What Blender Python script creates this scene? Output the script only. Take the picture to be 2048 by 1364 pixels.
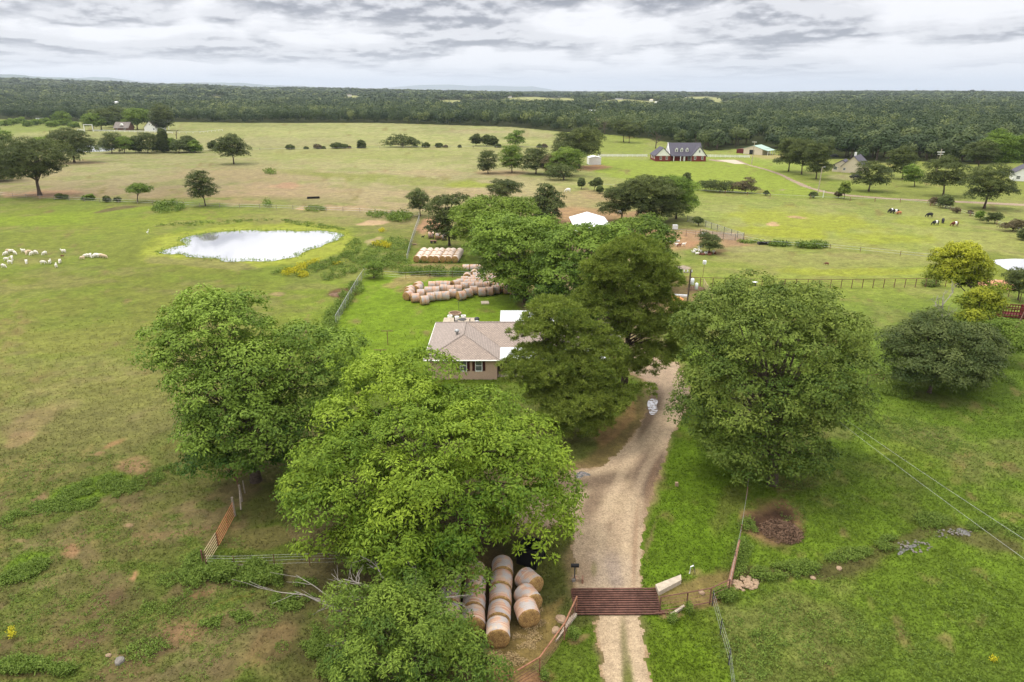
import bpy, math, numpy as np
from mathutils import Vector
R = math.radians
sc = bpy.context.scene
for o in list(bpy.data.objects): bpy.data.objects.remove(o)
# ------------------------------------------------------------------ camera, sky, sun, exposure
F = 1365.3; CAMH = 32.0; PITCH = math.atan(499 / F); CP, SP = math.cos(PITCH), math.sin(PITCH)
cam = bpy.data.cameras.new("camera"); cam.lens = 24.0; cam.sensor_width = 36.0
cam.clip_start = 0.5; cam.clip_end = 90000
co = bpy.data.objects.new("camera", cam); sc.collection.objects.link(co)
co.location = (0, 0, CAMH); co.rotation_euler = (math.pi / 2 - PITCH, 0, 0); sc.camera = co
SUN_EL, SUN_AZ = 60, -62            # azimuth from +Y towards +X
w = bpy.data.worlds.new("World"); sc.world = w; w.use_nodes = True
NT = w.node_tree; NT.nodes.clear()
def nd(nt, typ, **k):
    n = nt.nodes.new(typ)
    for a, b in k.items():
        if a.startswith('in_'):
            key = a[3:]; key = int(key) if key.isdigit() else key
            n.inputs[key].default_value = b
        else: setattr(n, a, b)
    return n
def lk(nt, a, b): nt.links.new(a, b)
def mth(nt, op, a, b=None, c=None, clamp=False):
    n = nt.nodes.new('ShaderNodeMath'); n.operation = op; n.use_clamp = clamp
    for i, v in enumerate((a, b, c)):
        if v is None: continue
        if isinstance(v, (int, float)): n.inputs[i].default_value = v
        else: nt.links.new(v, n.inputs[i])
    return n.outputs[0]
def mixc(nt, f, a, b, mode='MIX'):
    n = nt.nodes.new('ShaderNodeMix'); n.data_type = 'RGBA'; n.blend_type = mode
    for s, v in ((n.inputs[0], f), (n.inputs[6], a), (n.inputs[7], b)):
        if isinstance(v, (int, float)): s.default_value = v
        elif isinstance(v, tuple): s.default_value = (*v[:3], 1)
        else: nt.links.new(v, s)
    return n.outputs[2]
def mapr(nt, v, a, b, c=0.0, d=1.0, smooth=True):
    n = nt.nodes.new('ShaderNodeMapRange'); n.interpolation_type = 'SMOOTHSTEP' if smooth else 'LINEAR'
    nt.links.new(v, n.inputs[0])
    for i, x in enumerate((a, b, c, d)): n.inputs[i + 1].default_value = x
    return n.outputs[0]
sky = nd(NT, 'ShaderNodeTexSky', sky_type='NISHITA', sun_disc=False, sun_elevation=R(SUN_EL), sun_rotation=R(SUN_AZ), altitude=100)
bgs = nd(NT, 'ShaderNodeBackground', in_Strength=0.10); lk(NT, sky.outputs[0], bgs.inputs[0])
tc = nd(NT, 'ShaderNodeTexCoord'); sx = nd(NT, 'ShaderNodeSeparateXYZ'); lk(NT, tc.outputs['Generated'], sx.inputs[0])
zc = mth(NT, 'MAXIMUM', sx.outputs[2], 0.0)
lz = mth(NT, 'MULTIPLY', mth(NT, 'LOGARITHM', mth(NT, 'ADD', zc, 0.030), math.e), 2.1)
def sky_noise(dz, scale, det, off):
    c = nd(NT, 'ShaderNodeCombineXYZ')
    lk(NT, mth(NT, 'MULTIPLY_ADD', sx.outputs[0], 4.4, off), c.inputs[0])
    lk(NT, mth(NT, 'MULTIPLY', sx.outputs[1], 3.2), c.inputs[1])
    lk(NT, mth(NT, 'ADD', lz, dz), c.inputs[2])
    n = nd(NT, 'ShaderNodeTexNoise', in_Scale=scale, in_Detail=det, in_Roughness=0.52, in_Distortion=0.15)
    lk(NT, c.outputs[0], n.inputs['Vector']); return n.outputs[0]
SKYOFF = 4.3
def sky_small(dz, off):
    c = nd(NT, 'ShaderNodeCombineXYZ')
    lk(NT, mth(NT, 'MULTIPLY_ADD', sx.outputs[0], 13.0, off), c.inputs[0]); lk(NT, mth(NT, 'MULTIPLY', sx.outputs[1], 13.0), c.inputs[1]); lk(NT, mth(NT, 'MULTIPLY', mth(NT, 'ADD', lz, dz), 2.3), c.inputs[2])
    n = nd(NT, 'ShaderNodeTexNoise', in_Scale=1.5, in_Detail=4.0, in_Roughness=0.6); lk(NT, c.outputs[0], n.inputs['Vector']); return n.outputs[0]
def sky_mix(dz):
    return mth(NT, 'ADD', mth(NT, 'MULTIPLY', sky_noise(dz, 1.5, 3.0, SKYOFF), 0.70), mth(NT, 'MULTIPLY', sky_small(dz, 2.0), 0.30))
n1 = sky_mix(0); n2 = sky_mix(0.12); n3 = sky_noise(0, 0.7, 2.0, 11.0)
cover = mapr(NT, mth(NT, 'ADD', mth(NT, 'MULTIPLY', n1, 0.75), mth(NT, 'MULTIPLY', n3, 0.35)), 0.49, 0.60)
under = mapr(NT, mth(NT, 'SUBTRACT', n2, n1), -0.05, 0.055)
dark = mth(NT, 'MULTIPLY', cover, mth(NT, 'MULTIPLY_ADD', under, 0.72, 0.28))
lowfade = mapr(NT, zc, 0.0, 0.05, 0.62, 1.0)
dark = mth(NT, 'MULTIPLY', dark, lowfade)
ccol = mixc(NT, dark, (0.93, 0.91, 0.925), (0.23, 0.225, 0.265))
hor = mapr(NT, zc, 0.0, 0.045, 1.0, 0.0)
ccol = mixc(NT, mth(NT, 'MULTIPLY', hor, 0.40), ccol, (0.84, 0.84, 0.87))
ccol = mixc(NT, mapr(NT, zc, .15, .5), ccol, (0.90, 0.88, 0.84))
cst = mapr(NT, zc, 0.14, 0.8, 0.84, 2.25)      # an overcast sky is about three times brighter overhead
bgc = nd(NT, 'ShaderNodeBackground'); lk(NT, ccol, bgc.inputs[0]); lk(NT, cst, bgc.inputs[1])
ms = nd(NT, 'ShaderNodeMixShader', in_0=0.9); lk(NT, bgs.outputs[0], ms.inputs[1]); lk(NT, bgc.outputs[0], ms.inputs[2])
ow = nd(NT, 'ShaderNodeOutputWorld'); lk(NT, ms.outputs[0], ow.inputs[0])
sl = bpy.data.lights.new("sun", 'SUN'); sl.energy = 1.5; sl.angle = R(11); sl.color = (1.0, 0.93, 0.80)
so = bpy.data.objects.new("sun", sl); sc.collection.objects.link(so)
d = Vector((math.sin(R(SUN_AZ)) * math.cos(R(SUN_EL)), math.cos(R(SUN_AZ)) * math.cos(R(SUN_EL)), math.sin(R(SUN_EL))))
so.rotation_euler = d.to_track_quat('Z', 'Y').to_euler(); so.location = (0, 0, 60)
sc.view_settings.view_transform = 'Standard'; sc.view_settings.look = 'None'
sc.view_settings.gamma = 1.0; sc.view_settings.exposure = 0.47
sc.cycles.max_bounces = 6; sc.cycles.diffuse_bounces = 3; sc.cycles.transmission_bounces = 3
sc.cycles.transparent_max_bounces = 8; sc.cycles.volume_bounces = 0; sc.cycles.use_denoising = True
# ------------------------------------------------------------------ helpers
rng = np.random.default_rng(7)
def ray(px, py):
    dx = (px - 1024) / F; dy = (682 - py) / F
    return np.array([dx, CP + dy * SP, -SP + dy * CP])
def P(px, py, h=0.0):
    r = ray(px, py); t = (h - CAMH) / r[2]
    return np.array([r[0] * t, r[1] * t, h])
def PY(px, py, y):
    r = ray(px, py); t = y / r[1]
    return np.array([r[0] * t, y, CAMH + r[2] * t])
def zdep(p): return p[1] * CP + (CAMH - p[2]) * SP
def mpp(p): return zdep(p) / F          # metres per photo pixel there
def proj(x, y, z):
    zd = np.maximum(y * CP + (CAMH - z) * SP, 1e-3); up = y * SP - (CAMH - z) * CP
    return 1024 + F * x / zd, 682 - F * up / zd
_tab = np.random.default_rng(3).random(65536)
def _h(ix, iy, s): return _tab[((ix * 73856093) ^ (iy * 19349663) ^ (s * 83492791)) & 65535]
def vn(x, y, s=0):
    x = np.asarray(x, float); y = np.asarray(y, float)
    ix = np.floor(x).astype(np.int64); iy = np.floor(y).astype(np.int64)
    fx = x - ix; fy = y - iy; fx = fx * fx * (3 - 2 * fx); fy = fy * fy * (3 - 2 * fy)
    a = _h(ix, iy, s); b = _h(ix + 1, iy, s); c = _h(ix, iy + 1, s); e = _h(ix + 1, iy + 1, s)
    return (a * (1 - fx) + b * fx) * (1 - fy) + (c * (1 - fx) + e * fx) * fy
def fbm(x, y, scale, octv=4, s=0):
    v = 0; amp = 0.5; tot = 0; x = np.asarray(x, float) / scale; y = np.asarray(y, float) / scale
    for i in range(octv):
        v = v + amp * vn(x, y, s + i * 17); tot += amp; amp *= 0.5; x = x * 2.03 + 7.1; y = y * 2.03 - 3.3
    return v / tot
def sst(a, b, v):
    t = np.clip((v - a) / (b - a), 0, 1); return t * t * (3 - 2 * t)
def lin(r, g, b, k=1.0):
    f = lambda c: ((c / 255 + 0.055) / 1.055) ** 2.4 if c > 10 else c / 255 / 12.92
    return np.array([f(r) * k, f(g) * k, f(b) * k])
KG = 0.475
def gc(r, g, b):
    if r > g: g, b = g + .22 * (r - g), b + .12 * (r - b)
    return lin((r + .34 * max(0, g - r)) * 1.01, g * .995, b * 1.02, KG)
# far skyline of the land
_SU = np.array([-400, 0, 60, 150, 230, 300, 400, 512, 640, 800, 1024, 1200, 1300, 1400, 1500, 1560, 1700, 1850, 1950, 2048, 2400])
_SV = np.array([155, 155, 156, 160, 162, 167, 168, 174, 175, 179, 184, 184, 183, 185, 187, 185, 182, 182, 183, 184, 184.])
_SA = 32 + (183 - _SV) / 1547 * 3500 - 13
def Hf(x, y):
    x = np.asarray(x, float); y = np.asarray(y, float)
    u = 1024 + F * x / np.maximum(y * CP + 11, 1)
    A = np.interp(u, _SU, _SA)
    r = np.clip((y - 950) / 2550, 0, 1) ** 1.15
    lump = (fbm(x, y, 420, 3, 5) - 0.5) * 26 * sst(1000, 2200, y) * (1 - sst(3000, 3500, y))
    return A * r + lump
# mesh builders
COL = sc.collection
def npmesh(name, V, Q, mat, parent=None, v=None, col=None, smooth=False, nper=4):
    me = bpy.data.meshes.new(name); V = np.asarray(V, np.float32); Q = np.asarray(Q, np.int32)
    me.vertices.add(len(V)); me.vertices.foreach_set('co', V.ravel())
    me.loops.add(Q.size); me.loops.foreach_set('vertex_index', Q.ravel())
    me.polygons.add(len(Q)); me.polygons.foreach_set('loop_start', np.arange(0, Q.size, Q.shape[1], dtype=np.int32))
    if smooth: me.polygons.foreach_set('use_smooth', np.ones(len(Q), bool))
    me.update(calc_edges=True)
    if v is not None:
        a = me.attributes.new('v', 'FLOAT', 'POINT'); a.data.foreach_set('value', np.asarray(v, np.float32))
    if col is not None:
        a = me.attributes.new('Col', 'FLOAT_COLOR', 'POINT')
        c = np.ones((len(V), 4), np.float32); c[:, :3] = col; a.data.foreach_set('color', c.ravel())
    if mat: me.materials.append(mat)
    o = bpy.data.objects.new(name, me); COL.objects.link(o)
    if parent is not None: o.parent = parent
    return o
class MB:
    def __init__(s): s.v = []; s.f = []
    def poly(s, pts):
        n = len(s.v); s.v += [tuple(map(float, p)) for p in pts]; s.f.append(tuple(range(n, n + len(pts)))); return s
    def box(s, x0, x1, y0, y1, z0, z1):
        n = len(s.v)
        s.v += [(x, y, z) for z in (z0, z1) for x, y in ((x0, y0), (x1, y0), (x1, y1), (x0, y1))]
        s.f += [tuple(n + i for i in q) for q in ((3, 2, 1, 0), (4, 5, 6, 7), (0, 1, 5, 4), (1, 2, 6, 5), (2, 3, 7, 6), (3, 0, 4, 7))]; return s
    def tube(s, pts, rad, sides=6, cap=True):
        pts = [np.array(p, float) for p in pts]
        if isinstance(rad, (int, float)): rad = [rad] * len(pts)
        n0 = len(s.v)
        for i, p in enumerate(pts):
            t = pts[min(i + 1, len(pts) - 1)] - pts[max(i - 1, 0)]; t = t / (np.linalg.norm(t) + 1e-9)
            a = np.cross(t, (0, 0, 1) if abs(t[2]) < .9 else (1, 0, 0)); a /= np.linalg.norm(a); b = np.cross(t, a)
            for k in range(sides):
                an = 2 * math.pi * k / sides
                s.v.append(tuple(p + rad[i] * (a * math.cos(an) + b * math.sin(an))))
        for i in range(len(pts) - 1):
            for k in range(sides):
                k2 = (k + 1) % sides; q = n0 + i * sides
                s.f.append((q + k, q + k2, q + sides + k2, q + sides + k))
        if cap:
            s.f.append(tuple(n0 + k for k in range(sides))[::-1]); q = n0 + (len(pts) - 1) * sides
            s.f.append(tuple(q + k for k in range(sides)))
        return s
    def prism(s, prof, y0, y1):          # profile in x,z extruded along y
        n = len(s.v); m = len(prof)
        s.v += [(x, y0, z) for x, z in prof] + [(x, y1, z) for x, z in prof]
        s.f.append(tuple(n + i for i in range(m))); s.f.append(tuple(n + m + i for i in range(m))[::-1])
        for i in range(m):
            j = (i + 1) % m; s.f.append((n + j, n + i, n + m + i, n + m + j))
        return s
    def lathe(s, prof, c=(0, 0, 0), sides=16):
        n0 = len(s.v)
        for r, z in prof:
            for k in range(sides):
                a = 2 * math.pi * k / sides; s.v.append((c[0] + r * math.cos(a), c[1] + r * math.sin(a), c[2] + z))
        for i in range(len(prof) - 1):
            for k in range(sides):
                k2 = (k + 1) % sides; q = n0 + i * sides
                s.f.append((q + k, q + k2, q + sides + k2, q + sides + k))
        return s
    def xf(s, M):
        s.v = [tuple(M @ Vector(v)) for v in s.v]; return s
    def rot(s, a, loc=(0, 0, 0)):
        c, q = math.cos(a), math.sin(a)
        s.v = [(loc[0] + x * c - y * q, loc[1] + x * q + y * c, loc[2] + z) for x, y, z in s.v]; return s
    def build(s, name, mat, parent=None, smooth=False):
        me = bpy.data.meshes.new(name); me.from_pydata(s.v, [], s.f)
        if smooth: me.polygons.foreach_set('use_smooth', [True] * len(me.polygons))
        me.update(); me.materials.append(mat)
        o = bpy.data.objects.new(name, me); COL.objects.link(o)
        if parent is not None: o.parent = parent
        return o
def tag(o, label=None, cat=None, group=None, kind=None):
    if label: o['label'] = label
    if cat: o['category'] = cat
    if group: o['group'] = group
    if kind: o['kind'] = kind
    return o
def thing(name, label, cat, loc=(0, 0, 0), rz=0.0, group=None):
    o = bpy.data.objects.new(name, None); COL.objects.link(o); o.empty_display_size = 0.3
    o.location = tuple(map(float, loc)); o.rotation_euler = (0, 0, rz); return tag(o, label, cat, group)
def dup(root, loc, rz=0.0, label=None, group=None, scale=None):
    def cp(o, par):
        c = o.copy(); COL.objects.link(c); c.parent = par
        for ch in o.children: cp(ch, c)
        return c
    r = cp(root, None); r.location = tuple(map(float, loc)); r.rotation_euler = (0, 0, rz)
    if scale: r.scale = scale if isinstance(scale, tuple) else (scale,) * 3
    if label: r['label'] = label
    if group: r['group'] = group
    return r
_T = ['twent', 'thirt', 'fort', 'fift', 'sixt', 'sevent', 'eight', 'ninet']
def ordw(i):
    if i < 20: return ORD[i]
    a, b = divmod(i + 1, 10); return _T[a - 2] + ('ieth' if b == 0 else 'y-' + ORD[b - 1])
ORD = ['first', 'second', 'third', 'fourth', 'fifth', 'sixth', 'seventh', 'eighth', 'ninth', 'tenth', 'eleventh', 'twelfth', 'thirteenth', 'fourteenth', 'fifteenth', 'sixteenth', 'seventeenth', 'eighteenth', 'nineteenth', 'twentieth']
# ------------------------------------------------------------------ materials
def newmat(name):
    m = bpy.data.materials.new(name); m.use_nodes = True; nt = m.node_tree
    return m, nt, nt.nodes['Principled BSDF']
def pmat(name, c, rough=0.8, metal=0.0, var=0.15, scale=3.0, spec=0.3, bump=0.0, coord='Object', c2=None):
    m, nt, b = newmat(name); b.inputs['Roughness'].default_value = rough; b.inputs['Metallic'].default_value = metal
    b.inputs['Specular IOR Level'].default_value = spec
    t = nd(nt, 'ShaderNodeTexCoord'); n = nd(nt, 'ShaderNodeTexNoise', in_Scale=scale, in_Detail=6.0, in_Roughness=0.65)
    lk(nt, t.outputs[coord], n.inputs['Vector'])
    c = tuple(float(x) for x in c)
    lo = tuple(x * (1 - var) for x in c) if c2 is None else c2; hi = tuple(min(x * (1 + var), 1) for x in c) if c2 is None else c
    f = mapr(nt, n.outputs[0], 0.3, 0.7)
    lk(nt, mixc(nt, f, lo, hi), b.inputs['Base Color'])
    if bump:
        bn = nd(nt, 'ShaderNodeBump', in_Strength=bump, in_Distance=0.05); lk(nt, n.outputs[0], bn.inputs['Height']); lk(nt, bn.outputs[0], b.inputs['Normal'])
    return m
def leafmat(name, dark, light, trans=0.16, extra=None):
    m, nt, b = newmat(name); b.inputs['Roughness'].default_value = 0.6; b.inputs['Specular IOR Level'].default_value = 0.14
    a = nd(nt, 'ShaderNodeAttribute', attribute_name='v')
    r = nd(nt, 'ShaderNodeValToRGB'); e = r.color_ramp.elements
    e[0].position = 0.0; e[0].color = (*dark, 1); e[1].position = 1.0; e[1].color = (*light, 1)
    if extra: x = e.new(extra[0]); x.color = (*extra[1], 1)
    lk(nt, a.outputs['Fac'], r.inputs[0]); lk(nt, r.outputs[0], b.inputs['Base Color'])
    tr = nd(nt, 'ShaderNodeBsdfTranslucent'); lk(nt, mixc(nt, 1.0, r.outputs[0], (1.0, 1.15, 0.6), 'MULTIPLY'), tr.inputs[0])
    mx = nd(nt, 'ShaderNodeMixShader', in_0=trans); lk(nt, b.outputs[0], mx.inputs[1]); lk(nt, tr.outputs[0], mx.inputs[2])
    lk(nt, mx.outputs[0], nt.nodes['Material Output'].inputs[0]); return m
M = {}
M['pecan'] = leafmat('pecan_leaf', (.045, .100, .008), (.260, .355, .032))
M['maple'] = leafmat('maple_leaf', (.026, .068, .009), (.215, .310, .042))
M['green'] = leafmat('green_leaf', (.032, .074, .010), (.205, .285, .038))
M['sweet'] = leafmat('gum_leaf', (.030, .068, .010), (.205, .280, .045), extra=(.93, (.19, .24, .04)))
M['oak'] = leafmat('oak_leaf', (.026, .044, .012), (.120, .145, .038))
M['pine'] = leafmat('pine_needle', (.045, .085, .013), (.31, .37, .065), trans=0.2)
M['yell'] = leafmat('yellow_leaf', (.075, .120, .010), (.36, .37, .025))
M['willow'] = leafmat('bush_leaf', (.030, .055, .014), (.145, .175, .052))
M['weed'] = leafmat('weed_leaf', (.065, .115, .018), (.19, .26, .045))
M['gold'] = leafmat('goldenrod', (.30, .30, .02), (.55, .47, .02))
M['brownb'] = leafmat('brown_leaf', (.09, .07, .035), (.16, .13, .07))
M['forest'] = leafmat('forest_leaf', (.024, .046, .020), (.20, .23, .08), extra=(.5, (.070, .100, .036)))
M['pit_shade'] = pmat('dark_pit_shade', (.03, .02, .015), .95)
M['bark'] = pmat('bark', (.10, .075, .058), 0.95, var=.35, scale=6)
M['pbark'] = pmat('pine_bark', (.085, .060, .048), 0.95, var=.35, scale=5)
M['deadw'] = pmat('dead_wood', (.25, .225, .20), 0.9, var=.25, scale=4)
M['white'] = pmat('white_paint', (.78, .78, .76), 0.55, var=.06, scale=1.2)
M['wmetal'] = pmat('white_metal', (.74, .76, .80), 0.4, var=.06, scale=.8, spec=.5)
M['rust'] = pmat('rusty_steel', (.15, .072, .054), 0.75, metal=.1, var=.35, scale=3)
M['rustl'] = pmat('light_rust_steel', (.26, .12, .07), 0.75, var=.3, scale=3)
M['orange'] = pmat('orange_paint', (.38, .15, .07), 0.6, var=.25, scale=3)
M['tanp'] = pmat('faded_paint', (.42, .32, .20), 0.7, var=.25, scale=3)
M['galv'] = pmat('galvanised', (.38, .39, .40), 0.5, metal=.4, var=.15, scale=2)
M['black'] = pmat('black', (.012, .012, .014), 0.5, var=.2)
M['dark'] = pmat('dark_grey', (.05, .05, .055), 0.6, var=.2)
M['conc'] = pmat('concrete', (.40, .34, .27), 0.9, var=.18, scale=2.5)
M['wood'] = pmat('weathered_wood', (.26, .22, .18), 0.9, var=.25, scale=5)
M['wood2'] = pmat('brown_wood', (.22, .12, .08), 0.9, var=.3, scale=5)
M['stone'] = pmat('tan_stone', (.30, .21, .14), 0.9, var=.3, scale=2.2)
M['gstone'] = pmat('grey_stone', (.17, .155, .14), 0.9, var=.3, scale=2.2)
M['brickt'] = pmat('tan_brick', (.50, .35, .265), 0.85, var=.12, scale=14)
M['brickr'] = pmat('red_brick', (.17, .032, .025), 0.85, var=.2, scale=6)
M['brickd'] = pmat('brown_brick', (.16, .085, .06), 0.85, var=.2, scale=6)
M['shutter'] = pmat('maroon_paint', (.055, .012, .012), 0.6, var=.1)
M['glass'] = pmat('window_glass', (.10, .11, .12), 0.08, var=.3, scale=1.5, spec=.8)
M['siding'] = pmat('cream_siding', (.62, .54, .42), 0.7, var=.06)
M['groof'] = pmat('green_metal_roof', (.30, .42, .36), 0.5, var=.08)
M['dshing'] = pmat('dark_shingle', (.085, .08, .105), 0.9, var=.2, scale=3)
M['bshing'] = pmat('brown_shingle', (.19, .165, .15), 0.9, var=.2, scale=1)
M['redp'] = pmat('dark_red_paint', (.13, .02, .022), 0.5, var=.25, scale=2)
M['plastic'] = pmat('white_plastic', (.75, .76, .78), 0.35, var=.05)
M['soil'] = pmat('red_soil', (.46, .23, .13), 0.95, var=.3, scale=1.5, bump=.5)
M['terra'] = pmat('orange_tarp', (.55, .24, .08), 0.7, var=.15)
M['brush'] = pmat('dry_brush', (.14, .085, .055), 0.95, var=.5, scale=6)
M['strawm'] = pmat('straw', (.33, .24, .12), 0.95, var=.3, scale=9)
def cowmat(name, body, belt=None):
    m, nt, b = newmat(name); b.inputs['Roughness'].default_value = 0.85
    t = nd(nt, 'ShaderNodeTexCoord'); s = nd(nt, 'ShaderNodeSeparateXYZ'); lk(nt, t.outputs['Object'], s.inputs[0])
    if belt:
        f = mapr(nt, mth(nt, 'ABSOLUTE', mth(nt, 'ADD', s.outputs[0], 0.05)), 0.23, 0.29, 1.0, 0.0); lk(nt, mixc(nt, f, body, belt), b.inputs['Base Color'])
    else: b.inputs['Base Color'].default_value = (*body, 1)
    return m
# roof of the near house: shingle courses
def shinglemat(name, c1, c2, ax):
    m, nt, b = newmat(name); b.inputs['Roughness'].default_value = 0.9
    t = nd(nt, 'ShaderNodeTexCoord'); mp = nd(nt, 'ShaderNodeMapping'); lk(nt, t.outputs['Object'], mp.inputs[0])
    if ax == 'x': mp.inputs['Rotation'].default_value = (0, 0, R(90))
    br = nd(nt, 'ShaderNodeTexBrick', in_Scale=1.0); br.inputs['Color1'].default_value = (*c1, 1); br.inputs['Color2'].default_value = (*c2, 1)
    br.inputs['Mortar'].default_value = (c1[0] * .55, c1[1] * .55, c1[2] * .55, 1); br.inputs['Mortar Size'].default_value = 0.035
    br.inputs['Brick Width'].default_value = 0.32; br.inputs['Row Height'].default_value = 0.20; br.inputs['Bias'].default_value = 0.1
    lk(nt, mp.outputs[0], br.inputs[0])
    n = nd(nt, 'ShaderNodeTexNoise', in_Scale=5.0, in_Detail=5.0); lk(nt, t.outputs['Object'], n.inputs['Vector'])
    lk(nt, mixc(nt, 0.5, br.outputs[0], mixc(nt, mapr(nt, n.outputs[0], .3, .7), (.75, .75, .75), (1.2, 1.2, 1.2)), 'MULTIPLY'), b.inputs['Base Color'])
    return m
M['shy'] = shinglemat('shingles_front', (.37, .295, .25), (.28, .222, .19), 'y')
M['shx'] = shinglemat('shingles_side', (.35, .29, .26), (.28, .23, .205), 'x')
# hay bale wrap and ends
def balemat(grey=0.5):
    m, nt, b = newmat('net_wrapped_hay'); b.inputs['Roughness'].default_value = 0.85
    t = nd(nt, 'ShaderNodeTexCoord'); oi = nd(nt, 'ShaderNodeObjectInfo')
    ad = nd(nt, 'ShaderNodeVectorMath', operation='ADD'); lk(nt, t.outputs['Object'], ad.inputs[0])
    cx = nd(nt, 'ShaderNodeCombineXYZ'); rr = mth(nt, 'MULTIPLY', oi.outputs['Random'], 40.0); lk(nt, rr, cx.inputs[0]); lk(nt, rr, cx.inputs[1]); lk(nt, cx.outputs[0], ad.inputs[1])
    mp = nd(nt, 'ShaderNodeMapping'); mp.inputs['Scale'].default_value = (22, .22, .22); lk(nt, ad.outputs[0], mp.inputs[0])
    st = nd(nt, 'ShaderNodeTexNoise', in_Scale=1.0, in_Detail=4.0); lk(nt, mp.outputs[0], st.inputs['Vector'])
    bl = nd(nt, 'ShaderNodeTexNoise', in_Scale=1.6, in_Detail=5.0); lk(nt, ad.outputs[0], bl.inputs['Vector'])
    fi = nd(nt, 'ShaderNodeTexNoise', in_Scale=22.0, in_Detail=3.0); lk(nt, ad.outputs[0], fi.inputs['Vector'])
    c = mixc(nt, mapr(nt, st.outputs[0], .38, .62), (.42, .20, .13), (.55, .42, .31))
    c = mixc(nt, mapr(nt, bl.outputs[0], .44, .58, 0, grey), c, (.36, .36, .37))
    c = mixc(nt, 0.6, c, mixc(nt, fi.outputs[0], (.55, .55, .55), (1.35, 1.35, 1.35)), 'MULTIPLY')
    lk(nt, c, b.inputs['Base Color']); return m
M['wrap'] = balemat(.75)
M['wrapp'] = pmat('pale_net_wrap', (.66, .55, .48), .85, var=.25, scale=6)
def hayend():
    m, nt, b = newmat('hay_ends'); b.inputs['Roughness'].default_value = 0.95
    t = nd(nt, 'ShaderNodeTexCoord'); n = nd(nt, 'ShaderNodeTexNoise', in_Scale=14.0, in_Detail=6.0, in_Roughness=.8); lk(nt, t.outputs['Object'], n.inputs['Vector'])
    n2_ = nd(nt, 'ShaderNodeTexNoise', in_Scale=2.2, in_Detail=3.0); lk(nt, t.outputs['Object'], n2_.inputs['Vector'])
    c = mixc(nt, mapr(nt, n.outputs[0], .35, .65), (.15, .07, .025), (.50, .32, .11))
    c = mixc(nt, mapr(nt, n2_.outputs[0], .45, .62, 0, .6), c, (.17, .09, .035))
    lk(nt, c, b.inputs['Base Color']); bn = nd(nt, 'ShaderNodeBump', in_Strength=.8, in_Distance=.05); lk(nt, n.outputs[0], bn.inputs['Height']); lk(nt, bn.outputs[0], b.inputs['Normal']); return m
M['hay'] = hayend()
def watermat(name, base=(.45, .45, .47), metal=.75, rough=.03, wave=0.0):
    m, nt, b = newmat(name); b.inputs['Base Color'].default_value = (*base, 1); b.inputs['Metallic'].default_value = metal; b.inputs['Roughness'].default_value = rough
    t = nd(nt, 'ShaderNodeTexCoord'); n = nd(nt, 'ShaderNodeTexNoise', in_Scale=.8, in_Detail=4.0); lk(nt, t.outputs['Object'], n.inputs['Vector'])
    bn = nd(nt, 'ShaderNodeBump', in_Strength=wave, in_Distance=.05); lk(nt, n.outputs[0], bn.inputs['Height']); lk(nt, bn.outputs[0], b.inputs['Normal']); return m
M['water'] = watermat('pond_water', (.93, .93, .95), .85, .03, .02)
M['puddle'] = watermat('puddle_water', (.42, .42, .45), .8, .06, .1)
nt = M['puddle'].node_tree; b = nt.nodes['Principled BSDF']; t = nd(nt, 'ShaderNodeTexCoord'); n = nd(nt, 'ShaderNodeTexNoise', in_Scale=2.2, in_Detail=5.0, in_Roughness=.7); lk(nt, t.outputs['Object'], n.inputs['Vector'])
f = mapr(nt, n.outputs[0], .46, .58); lk(nt, mixc(nt, f, (.40, .40, .43), (.17, .13, .10)), b.inputs['Base Color']); lk(nt, mapr(nt, n.outputs[0], .46, .58, .75, .0), b.inputs['Metallic']); lk(nt, mapr(nt, n.outputs[0], .46, .58, .08, .6), b.inputs['Roughness'])
# mesh fence material (chain link: mostly open)
def linkmat(op=.35):
    m, nt, b = newmat('chain_link'); b.inputs['Base Color'].default_value = (.42, .42, .42, 1)
    t = nd(nt, 'ShaderNodeTexCoord'); n = nd(nt, 'ShaderNodeTexNoise', in_Scale=.7); lk(nt, t.outputs['Object'], n.inputs['Vector'])
    tr = nd(nt, 'ShaderNodeBsdfTransparent'); mx = nd(nt, 'ShaderNodeMixShader')
    lk(nt, mapr(nt, n.outputs[0], .3, .7, op * .7, op * 1.3), mx.inputs[0]); lk(nt, tr.outputs[0], mx.inputs[1]); lk(nt, b.outputs[0], mx.inputs[2])
    lk(nt, mx.outputs[0], nt.nodes['Material Output'].inputs[0]); return m
M['link'] = linkmat(.32)
# ------------------------------------------------------------------ ground colours (eye-matched, one patch with tree shade put in, anchored to the land)
_KV = [np.array([150, 236, 260, 300, 350, 384, 392, 400, 440, 480, 560, 700, 850, 950, 1050, 1364.]),
       np.array([150, 245, 300, 350, 400, 430, 460, 500, 560, 640, 760, 900, 1100, 1364.]),
       np.array([150, 280, 330, 380, 412, 440, 470, 520, 560, 620, 750, 900, 1100, 1364.])]
_KC = [[(60, 75, 45), (148, 162, 92), (166, 173, 110), (168, 171, 114), (168, 162, 112), (172, 155, 114), (170, 150, 108), (120, 142, 62), (132, 156, 58), (128, 147, 64), (128, 146, 62), (140, 149, 74), (136, 138, 80), (120, 124, 68), (110, 114, 62), (106, 108, 60)],
       [(60, 75, 45), (174, 180, 120), (172, 177, 114), (174, 170, 116), (178, 162, 118), (172, 158, 108), (140, 150, 78), (118, 143, 60), (122, 156, 56), (116, 160, 46), (100, 142, 45), (96, 96, 56), (100, 92, 58), (112, 100, 60)],
       [(60, 75, 45), (150, 165, 88), (142, 168, 78), (138, 162, 72), (152, 164, 94), (156, 168, 96), (158, 170, 92), (154, 162, 92), (142, 166, 72), (116, 150, 62), (98, 142, 48), (96, 140, 44), (102, 146, 44), (96, 134, 48)]]
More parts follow.
